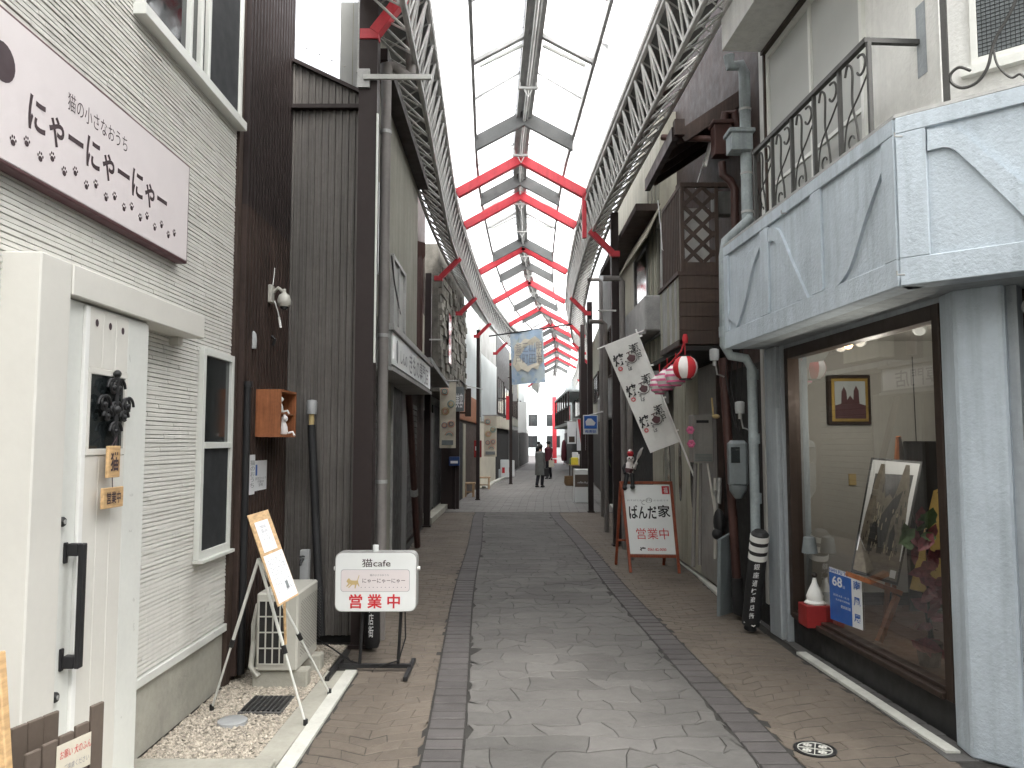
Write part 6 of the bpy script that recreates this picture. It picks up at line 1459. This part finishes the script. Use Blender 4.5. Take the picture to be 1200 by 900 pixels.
# white boxes in front of the dark window house
for i, (x, y, w_, h_, lb, mt) in enumerate(((591, 561, .5, .85, 'left white appliance box with red marks in front of the dark window house', 'signw'), (597, 560, .55, .8, 'right white appliance box in front of the dark window house', 'signw'), (584, 562, .22, .45, 'small pale bucket beside the white boxes', 'paleg'))):
    c = gnd(x, y, .0); t = thing('white_box', lb, 'box', (c.x, c.y, 0)); g = B(); g.box(c.x - w_ / 2 + .04, c.x + w_ / 2 - .04, c.y, c.y + .4, .06, h_); part('body', g, M[mt], t, bevel=.02)
    if i < 2: g = B(); g.box(c.x - .1, c.x + .02, c.y - .006, c.y - .001, h_ * .3, h_ * .6); part('label', g, M['inkr'], t)

# ================================================================ RIGHT ROW
WO = Wall((2.12, 11.0), (2.10, 15.4), 'R'); WOl = Wall((2.40, 12.0), (2.42, 15.4), 'R')
o_ = building('olive_house', 'olive grey house with a tilted window board and metal window box behind the banner', WOl, 2.7, 'woodd')
g = B(); WO.box(g, 0, WO.L, 2.7, 6.4, -4, 0); part('upper_wall', g, M['beige'], o_)
for i in range(5): g = B(); WO.box(g, .06 + i * .16, .14 + i * .16, 2.8, 5.5, 0, .05); part('vertical_batten', g, M['beige' if i % 2 else 'olive'], o_)
u0, u1 = WO.pix(778, 330)[0], WO.pix(745, 330)[0]; z0 = WO.pix(760, 375)[1]; z1 = WO.pix(760, 285)[1]
win(o_, WO, u0, u1, z0, z1, .0, 'galv', 'dglass', 2)
g = B(); g.prism([WO.pt(u0 - .1, z1 - .25, .26), WO.pt(u1 + .1, z1 - .25, .26), WO.pt(u1 + .1, z1 + .25, .02), WO.pt(u0 - .1, z1 + .25, .02)], WO.n * .02); part('window_board', g, M['beige'], o_)
g = B(); WO.box(g, u0 - .05, u1 + .15, z0 - .35, z0 + .15, .02, .28); part('window_box', g, M['galv'], o_, bevel=.02)
g = B(); g.bar(WO.pt(u0 - .1, z0 - .38, .3), WO.pt(u1 + .2, z0 - .38, .3), .04, .03); g.bar(WO.pt(u0 - .1, z0 - .38, .05), WO.pt(u1 + .2, z0 - .38, .05), .04, .03); part('bracket', g, M['galv'], o_)
g = B(); WO.box(g, 0, WO.L, 2.45, 2.75, -.2, .05); part('signboard', g, M['greyw'], o_)
for i in range(14): g = B(); u = .1 + i * .3; WO.box(g, u, u + .24, 2.2, 2.44, -.1, .0); part('slat', g, M['greyw'], o_)
g = B(); WOl.box(g, .3, 1.2, 0, 2.3, 0, .05); part('door', g, M['beige'], o_); g = B(); WOl.box(g, 1.3, 4.2, 0, 2.3, 0, .03); part('shopfront', g, M['dark'], o_)
g = B(); WO.box(g, 0, WO.L, 4.95, 5.05, 0, .35); part('eave', g, M['woodd'], o_)
WP = Wall((2.16, 15.6), (2.28, 20.4), 'R'); WPl = Wall((2.45, 15.6), (2.62, 20.4), 'R')
p_ = building('grey_window_house', 'grey house with a small brown framed window and rounded awning sign', WPl, 2.7, 'shutterd')
g = B(); WP.box(g, 0, WP.L, 2.7, 6.0, -4, 0); part('upper_wall', g, M['greyw'], p_)
win(p_, WP, 1.2, 2.2, 3.1, 4.2, .0, 'woodb', 'dglass', 2)
g = B(); WP.box(g, .1, 4.0, 2.15, 2.75, .0, .12); fs_ = part('awning_sign', g, M['greyw'], p_, bevel=.02)
O_ = WP.pt(2.6, 2.3, .125); part('lettering', text_mb('ひまわり', O_, WP.pt(.6, 2.3, .125) - O_, V(0, 0, .3), .01), M['inkg'], fs_)
for i in range(8): g = B(); WPl.box(g, .2 + i * .55, .24 + i * .55, .1, 2.4, 0, .03); part('mullion', g, M['darkcol'], p_)
for (x, y0, y1, Y, lb) in ((709, 380, 560, 14.6, 'grey pipe left of the black column'), (704, 330, 585, 17.6, 'thin grey pipe in front of the small brown framed window'), (729, 330, 615, 12.3, 'grey pipe right of the black column'), (737, 410, 600, 11.2, 'grey conduit behind the noodle banner')):
    p = at(x, y0, Y); g = B(); g.tube([p + V(-.3, 0, .05), p + V(-.06, 0, .05), p, (p.x, Y, 0)], .045, 8); solo('wall_pipe', g, M['pvc'], lb, 'pipe', 'grey pipes down the right house fronts', smooth=True)
rd = [('dark_shop', 'dark narrow shop behind the white sign box', (2.5, 20.8), (2.85, 25.6), 'dark', 'greyw', 0), ('goods_shop', 'shop with an open front behind the bright stall', (2.95, 26), (3.2, 31.0), 'woodd', 'olive', 1),
      ('pale_far_shop', 'pale shop past the stall on the right', (3.25, 31.2), (3.75, 37.6), 'greyw', 'paleg', 1), ('balcony_house', 'two storey house with open framed balconies at the far right', (3.78, 38), (3.75, 49), 'greyw', 'greyw', 2), ('end_house_right', 'low dark house at the far right end', (3.8, 49.4), (4.0, 60), 'greyw', 'paleg', 1)]
for (nm, lb, a, b, m0, m1, k) in rd:
    W_ = Wall(a, b, 'R'); t = building(nm, lb, W_, 2.6, m0)
    g = B(); W_.box(g, 0, W_.L, 2.6, 5.6 if k != 2 else 4.6, -4, 0); part('upper_wall', g, M[m1], t)
    win(t, W_, W_.L * .2, W_.L * .8, 3.1, 4.1, 0, 'darkcol', 'dglass', 3)
    g = B(); W_.box(g, .2, W_.L - .2, .1, 2.3, 0, .02); part('shopfront', g, M['dark'], t)
    if k == 2:
        g = B(); W_.box(g, 0, W_.L, 2.45, 2.6, 0, 1.1); W_.box(g, 0, W_.L, 4.1, 4.2, 0, 1.1); part('balcony_slab', g, M['paleg'], t)
        for i in range(7): g = B(); u = W_.L * i / 6; W_.box(g, u - .05, u + .05, 2.6, 4.1, 1.0, 1.08); part('balcony_post', g, M['darkcol'], t)
        g = B(); W_.box(g, 0, W_.L, 3.35, 3.42, 1.0, 1.06); part('handrail', g, M['darkcol'], t)
        for i in range(34): g = B(); u = W_.L * (i + .5) / 34; W_.box(g, u - .015, u + .015, 2.6, 3.35, 1.02, 1.05); part('baluster', g, M['darkcol'], t)
# white display box
c = gnd(683, 589); t = thing('white_display_box', 'white box stand with a brown printed panel at the right house corner', 'display box', (c.x, c.y, 0))
x0, x1 = at(673.5, 589, c.y).x, at(694.5, 589, c.y).x; zt_ = at(683, 550, c.y).z
g = B(); g.box(x0, x1, c.y, c.y + .45, 0, zt_); part('box', g, M['signw'], t, bevel=.006)
g = B(); g.box(x0 + .01, x1 - .01, c.y - .006, c.y - .001, zt_ * .47, zt_ * .84); part('panel', g, M['slatb'], t)
part('lettering', text_mb('coffee & gift', (x0 + .08, c.y - .008, zt_ * .56), (x1 - x0 - .16, 0, 0), (0, 0, .07)), M['paper'], t)
# blue square sign on a bracket
c = at(692, 497, 17.2); t = thing('blue_square_sign', 'square white sign with a white cloud shape on dark blue fixed to a bracket', 'sign', tuple(c))
s = .16; g = B(); g.box(c.x - s, c.x + s, 17.2, 17.24, c.z - .22, c.z + .2); part('board', g, M['signw'], t)
g = B(); g.box(c.x - s + .02, c.x + s - .02, 17.19, 17.199, c.z - .10, c.z + .18); part('blue_field', g, M['inkbl'], t)
g = B(); g.add([V(c.x + a, 17.188, c.z + .03 + b) for a, b in ((-.10, -.06), (.08, -.06), (.11, 0), (.06, .05), (.02, .09), (-.06, .09), (-.11, .03))], [tuple(range(7))]); part('cloud', g, M['paper'], t)
part('lettering', text_mb('商店街', (c.x - .12, 17.19, c.z - .19), (.24, 0, 0), (0, 0, .06), .02), M['inkbl'], t)
g = B(); g.tube([at(683, 489, 17.25), at(712, 481, 17.25)], .018, 6); part('bracket', g, M['galv'], t)
# stall
c = gnd(683, 566); t = thing('goods_stall', 'small street stall table with a dark cloth beside the right shopfronts', 'stall', (c.x, c.y, 0))
g = B(); g.box(c.x - .45, c.x + .35, c.y, c.y + 1.8, .68, .72); part('table_top', g, M['bench'], t)
for sx in (-.42, .30):
    for sy in (.03, 1.72): g = B(); g.box(c.x + sx, c.x + sx + .04, c.y + sy, c.y + sy + .04, 0, .68); part('leg', g, M['woodb'], t)
items = [(-.3, .2, .28, .3, 'yellow', 'bright yellow bag on the stall'), (-.05, .2, .22, .26, 'sand', 'cream box on the stall next to the yellow bag'), (.16, .15, .2, .34, 'redd', 'red box on the right corner of the stall'), (-.35, .7, .25, .25, 'green', 'green bundle on the left of the stall'), (.0, .8, .3, .42, 'paper', 'tall white box at the middle of the stall'), (-.2, 1.2, .25, .5, 'paper', 'white crate at the back of the stall')]
for (dx, dy, w_, h_, mt, lb) in items:
    g = B(); g.box(c.x + dx - w_ / 2, c.x + dx + w_ / 2, c.y + dy, c.y + dy + w_, .721, .721 + h_); solo('stall_box', g, M[mt], lb, 'box', bevel=.02)
g = B(); g.box(c.x - .1, c.x + .3, c.y - .25, c.y - .02, 0, .45); solo('red_crate', g, M['redd'], 'red crate on the ground in front of the stall', 'crate', bevel=.02)
g = B(); b0 = gnd(669, 569); g.lathe((b0.x, b0.y, 0), [(.20, 0), (.26, .1), (.24, .33), (.26, .36), (.22, .36), (.2, .2)], 14); solo('wicker_basket', g, M['basket'], 'brown wicker basket on the street left of the white display box', 'basket', smooth=True)
for i, (x0, x1, y0, y1, Y, mt, lb) in enumerate(((676, 686, 491, 528, 25, 'paper', 'white and red curtain banner hanging above the stall'), (665, 675, 494, 520, 27, 'paper', 'white banner with dark print hanging beside the red striped one'))):
    a, b = at(x0, y1, Y), at(x1, y0, Y); t = thing('stall_banner', lb, 'banner', tuple(a)); g = B(); g.box(a.x, b.x, Y, Y + .02, a.z, b.z); part('cloth', g, M[mt], t)
    g = B()
    if i == 0: g.add([V(a.x + (b.x - a.x) * s, Y - .004, a.z + (b.z - a.z) * r) for s, r in ((.55, 0), (1, 0), (.55, 1), (.1, 1))], [(0, 1, 2, 3)])
    else: g.box(a.x + .05, b.x - .05, Y - .006, Y - .002, a.z + .05, a.z + .25)
    part('print', g, M['inkr' if i == 0 else 'woodb'], t)
    g = B(); g.tube([V(a.x - .1, Y, b.z), V(b.x + .2, Y, b.z)], .015, 6); part('rod', g, M['galv'], t)
c = gnd(661, 545); g = B(); g.lathe((c.x, c.y, .3), [(.16, 0), (.22, .3), (.20, .8), (.14, 1.35), (.05, 1.5)], 10); g.tube([(c.x, c.y, 0), (c.x, c.y, .4)], .03); solo('hanging_garment', g, M['coatr'], 'dark red garment on a stand past the stall', 'garment', smooth=True)
# green pennant on the right wall
g = B(); a = at(708, 530, 15.8); g.add([a, a + V(.09, 0, -.1), a + V(.14, 0, -.32), a + V(.03, 0, -.12)], [(0, 1, 2, 3)]); g.prism([a, a + V(.09, 0, -.1), a + V(.14, 0, -.32), a + V(.03, 0, -.12)], (0, .01, 0)); solo('green_pennant', g, M['green'], 'small green pennant on the dark shopfront right of the white display box', 'pennant')

# far background
for i, (x, y, w_, h_, mt, lb) in enumerate(((1.0, 96, 5.5, 5.5, 'paleg', 'pale house across the far junction on the left'), (7.2, 92, 4.5, 7.5, 'sand', 'cream house across the far junction behind the red pillar'), (-6, 110, 7, 9, 'greyw', 'tall grey building beyond the far junction'))):
    t = thing('junction_house', lb, 'house', (x, y, 0)); g = B(); g.box(x, x + w_, y, y + 6, 0, h_); part('wall', g, M[mt], t)
    Wj = Wall((x, y), (x + w_, y), 'F')
    for zz2 in (1.0, 3.6): 
        for j in range(2): win(t, Wj, .5 + j * w_ / 2, .5 + j * w_ / 2 + 1.6, zz2, zz2 + 1.4, 0, 'darkcol', 'dglass', 2)
# ================================================================ PEOPLE
def skin_body(name, joints, edges, mt, parent, root=0, sub=1):
    me = bpy.data.meshes.new(name); me.from_pydata([j[0] for j in joints], edges, []); o = bpy.data.objects.new(name, me); col.objects.link(o)
    o.modifiers.new('s', 'SKIN'); sv = me.skin_vertices[0].data
    for i, j in enumerate(joints): sv[i].radius = (j[1], j[2] if len(j) > 2 else j[1]); sv[i].use_root = (i == root)
    s_ = o.modifiers.new('u', 'SUBSURF'); s_.levels = sub; s_.render_levels = sub
    m2 = bpy.data.meshes.new_from_object(o.evaluated_get(bpy.context.evaluated_depsgraph_get())); bpy.data.objects.remove(o)
    m2.materials.clear(); m2.materials.append(mt)
    for p in m2.polygons: p.use_smooth = True
    r = bpy.data.objects.new(name, m2); col.objects.link(r); r.parent = parent; ORG[r.name] = ORG[parent.name]; return r
def person(pos, face, H, label, top, legs, coat_len, stride=.12, bag=None):
    t = thing('person', label, 'person', (pos.x, pos.y, 0)); t.rotation_euler.z = 0
    c, s = math.cos(face), math.sin(face)
    def L(x, y, z): return (x * c - y * s, x * s + y * c, z * H)        # x right, y forward (before turning)
    J = [(L(0, 0, .53), .075, .095), (L(0, 0, .64), .07, .085), (L(0, .0, .76), .075, .11), (L(0, .01, .83), .035), (L(0, .03, .87), .045), (L(0, .035, .93), .062),   # 0 pelvis 1 waist 2 chest 3 neck 4 jaw 5 skull
         (L(.10, 0, .80), .035), (L(.14, .02, .64), .028), (L(.13, .10, .50), .02), (L(.13, .12, .465), .02),
         (L(-.10, 0, .80), .035), (L(-.14, .0, .64), .028), (L(-.13, .06, .50), .02), (L(-.13, .08, .465), .02),
         (L(.055, .0, .49), .06), (L(.06, stride * .5, .27), .045), (L(.06, stride * .2, .04), .028), (L(.065, stride * .2 + .10, .018), .022),
         (L(-.055, .0, .49), .06), (L(-.06, -stride * .2, .27), .045), (L(-.06, -stride, .04), .028), (L(-.065, -stride + .10, .018), .022)]
    E = [(0, 1), (1, 2), (2, 3), (3, 4), (4, 5), (2, 6), (6, 7), (7, 8), (8, 9), (2, 10), (10, 11), (11, 12), (12, 13), (0, 14), (14, 15), (15, 16), (16, 17), (0, 18), (18, 19), (19, 20), (20, 21)]
    body = skin_body('body', J, E, M['skin'], t)
    o = Vector((pos.x, pos.y, 0))
    def Lw(x, y, z): return o + Vector(L(x, y, z))
    g = B(); prof_ = [(.17, coat_len * H), (.165, .50 * H), (.15, .60 * H), (.165, .72 * H), (.17, .79 * H), (.06, .835 * H)]
    g.lathe(o, prof_, 16, (0, 0, 1), 1.12 if abs(math.cos(face)) > .7 else .8, .8 if abs(math.cos(face)) > .7 else 1.12); part('coat', g, M[top], t, smooth=True)
    for sx, a_ in ((1, .12), (-1, .08)):
        g = B(); g.tube([Lw(sx * .10, 0, .80), Lw(sx * .15, .01, .66), Lw(sx * .145, a_ * .8, .51)], [.06, .05, .038], 10); part('sleeve', g, M[top], t, smooth=True)
    for sx, f_ in ((1, stride * .5), (-1, -stride * .2)):
        y2 = stride * .2 if sx > 0 else -stride
        g = B(); g.tube([Lw(sx * .055, 0, .50), Lw(sx * .06, f_, .27), Lw(sx * .06, y2, .05)], [.09, .07, .055], 10); part('trouser_leg', g, M[legs], t, smooth=True)
        g = B(); g.tube([Lw(sx * .06, y2 - .05, .022), Lw(sx * .065, y2 + .03, .028), Lw(sx * .07, y2 + .14, .014)], [.035, .042, .03], 8); part('shoe', g, M['black'], t, smooth=True)
    g = B(); g.ball(Lw(0, .005, .945), .105, 12, 8, (.95, .95, .95)); part('hair', g, M['hair'], t, smooth=True)
    hf = Lw(0, .10, .925); fw = Vector((-s, c, 0))
    g = B(); g.ball(hf + fw * .025 - V(0, 0, .012), .013, 6, 4); part('nose', g, M['skin'], t, smooth=True)
    g = B()
    for sx in (-1, 1): g.ball(Lw(sx * .028, .105, .93), .009, 6, 4)
    part('eyes', g, M['black'], t)
    if bag: g = B(); b0_ = Lw(*bag[:3]); g.obox(b0_ - V(.12, .06, .3), (.24, 0, 0), (0, .12, 0), (0, 0, .3)); g.tube([b0_ + V(-.08, 0, 0), b0_ + V(0, 0, .14), b0_ + V(.08, 0, 0)], .008, 5); part('carried_bag', g, M[bag[3]], t, bevel=.02)
    return t
p1 = gnd(633, 571); person(p1, -.6, 1.58, 'person in a long grey coat carrying a bag, nearest walker in the street', 'coatg', 'navy', .28, .14, (.18, .1, .44, 'black'))
p2 = gnd(643, 561); person(p2, 2.6, 1.72, 'person in a dark red jacket facing the camera behind the grey coat', 'coatr', 'navy', .46, .1, (-.2, .1, .48, 'sand'))
p3 = gnd(631.5, 553); person(p3, 0, 1.68, 'person in black seen small at the far left of the walkers', 'navy', 'navy', .42, .1)

# ================================================================ HOUSES BEHIND THE CAMERA (added out of view to block rear sky light; they show in the window glass)
W_ = Wall((3.4, -9), (3.4, 1.2), 'R'); t = building('added_rear_grey_house', 'grey rendered house facing the white house beyond the shop corner', W_, 6.8, 'greyw', 4)
for i in range(3): win(t, W_, .8 + i * 3.2, 2.6 + i * 3.2, 3.6, 4.8, 0, 'whitealu', 'dglass', 2); g = B(); W_.box(g, .6 + i * 3.2, 2.9 + i * 3.2, 0, 2.3, 0, .03); part('shutter', g, M['shutter'], t)
W_ = Wall((4.5, -12), (-6, -12), 'F'); W_.n = V(0, 1, 0); t = building('added_rear_end_house', 'olive house closing the street behind the corner', W_, 7.5, 'olive', 5)
for i in range(3): win(t, W_, 1 + i * 3.2, 2.8 + i * 3.2, 3.6, 4.8, 0, 'whitealu', 'dglass', 2); win(t, W_, 1 + i * 3.2, 2.8 + i * 3.2, .6, 2.2, 0, 'whitealu', 'dglass', 2)

# small fittings on the left and right fronts
for (x0, y0, x1, y1, Y, lb) in ((503, 398, 517, 398, 15.3, 'thin horizontal bracket rod on the dark column at the stone house'), (545, 452, 566, 456, 22.5, 'thin horizontal bracket rod on the slim column by the benches'), (700, 364, 722, 364, 12.5, 'thin horizontal bracket rod on the tall black column')):
    g = B(); g.tube([at(x0, y0, Y), at(x1, y1, Y)], .014, 6); solo('bracket_rod', g, M['trussm'], lb, 'rod', 'bracket rods on the arcade columns')
g = B(); g.tube([at(459, 300, 7.2), at(462, 330, 7.6), at(466, 352, 8.1), at(470, 372, 8.8)], .008, 5); g.tube([at(486, 205, 10.2), at(488, 260, 10.3), at(487, 330, 10.4)], .010, 5)
solo('left_wall_cable', g, M['black'], 'thin black cable sagging along the olive upper wall above the white signboard', 'cable')
g = B(); g.tube([at(888, 262, 6.9), at(893, 240, 6.85), at(886, 215, 6.8), at(884, 190, 6.8)], .005, 5); solo('loose_wire', g, M['black'], 'loose black wire beside the pale grey downpipe hopper', 'wire')

for (x0, y0, x1, y1, Y, mt, tx_, lb) in ((593, 464, 599, 492, 35, 'inkr', '酒', 'narrow red projecting sign above the white boxes'), (607, 471, 617, 507, 44, 'signw', '', 'pale projecting sign box near the bright end on the left'), (601, 440, 606, 470, 39, 'galv', '', 'narrow grey projecting sign high on the far left row'), (545, 455, 552, 488, 21.3, 'woodb', '', 'brown projecting sign box next to the rough stone wall')):
    a, b = at(x0, y1, Y), at(x1, y0, Y); t = thing('projecting_sign', lb, 'sign', tuple(a), 'projecting signs on the left row')
    g = B(); g.box(a.x, b.x, Y, Y + .12, a.z, b.z); part('box', g, M[mt], t, bevel=.01)
    g = B(); g.box(a.x - .25, a.x, Y + .04, Y + .08, b.z - .12, b.z - .08); g.box(a.x - .25, a.x, Y + .04, Y + .08, a.z + .08, a.z + .12); part('arm', g, M['darkcol'], t)
for (Y, x, w_) in ((24.5, 548, .5), (30.5, 573, .5), (36, 590, .6), (43, 604, .7)):
    c = at(x, 500, Y); g = B(); g.prism([(c.x - .9, Y, 2.75), (c.x - .1, Y, 2.35), (c.x - .1, Y, 2.30), (c.x - .9, Y, 2.70)], (0, 3.0, 0)); solo('shop_awning', g, M['greyw'], {24.5: 'grey awning over the benches', 30.5: 'grey awning beside the farther cream banner', 36: 'grey awning over the white boxes', 43: 'farthest grey awning on the left'}[Y], 'awning', 'awnings along the left row')
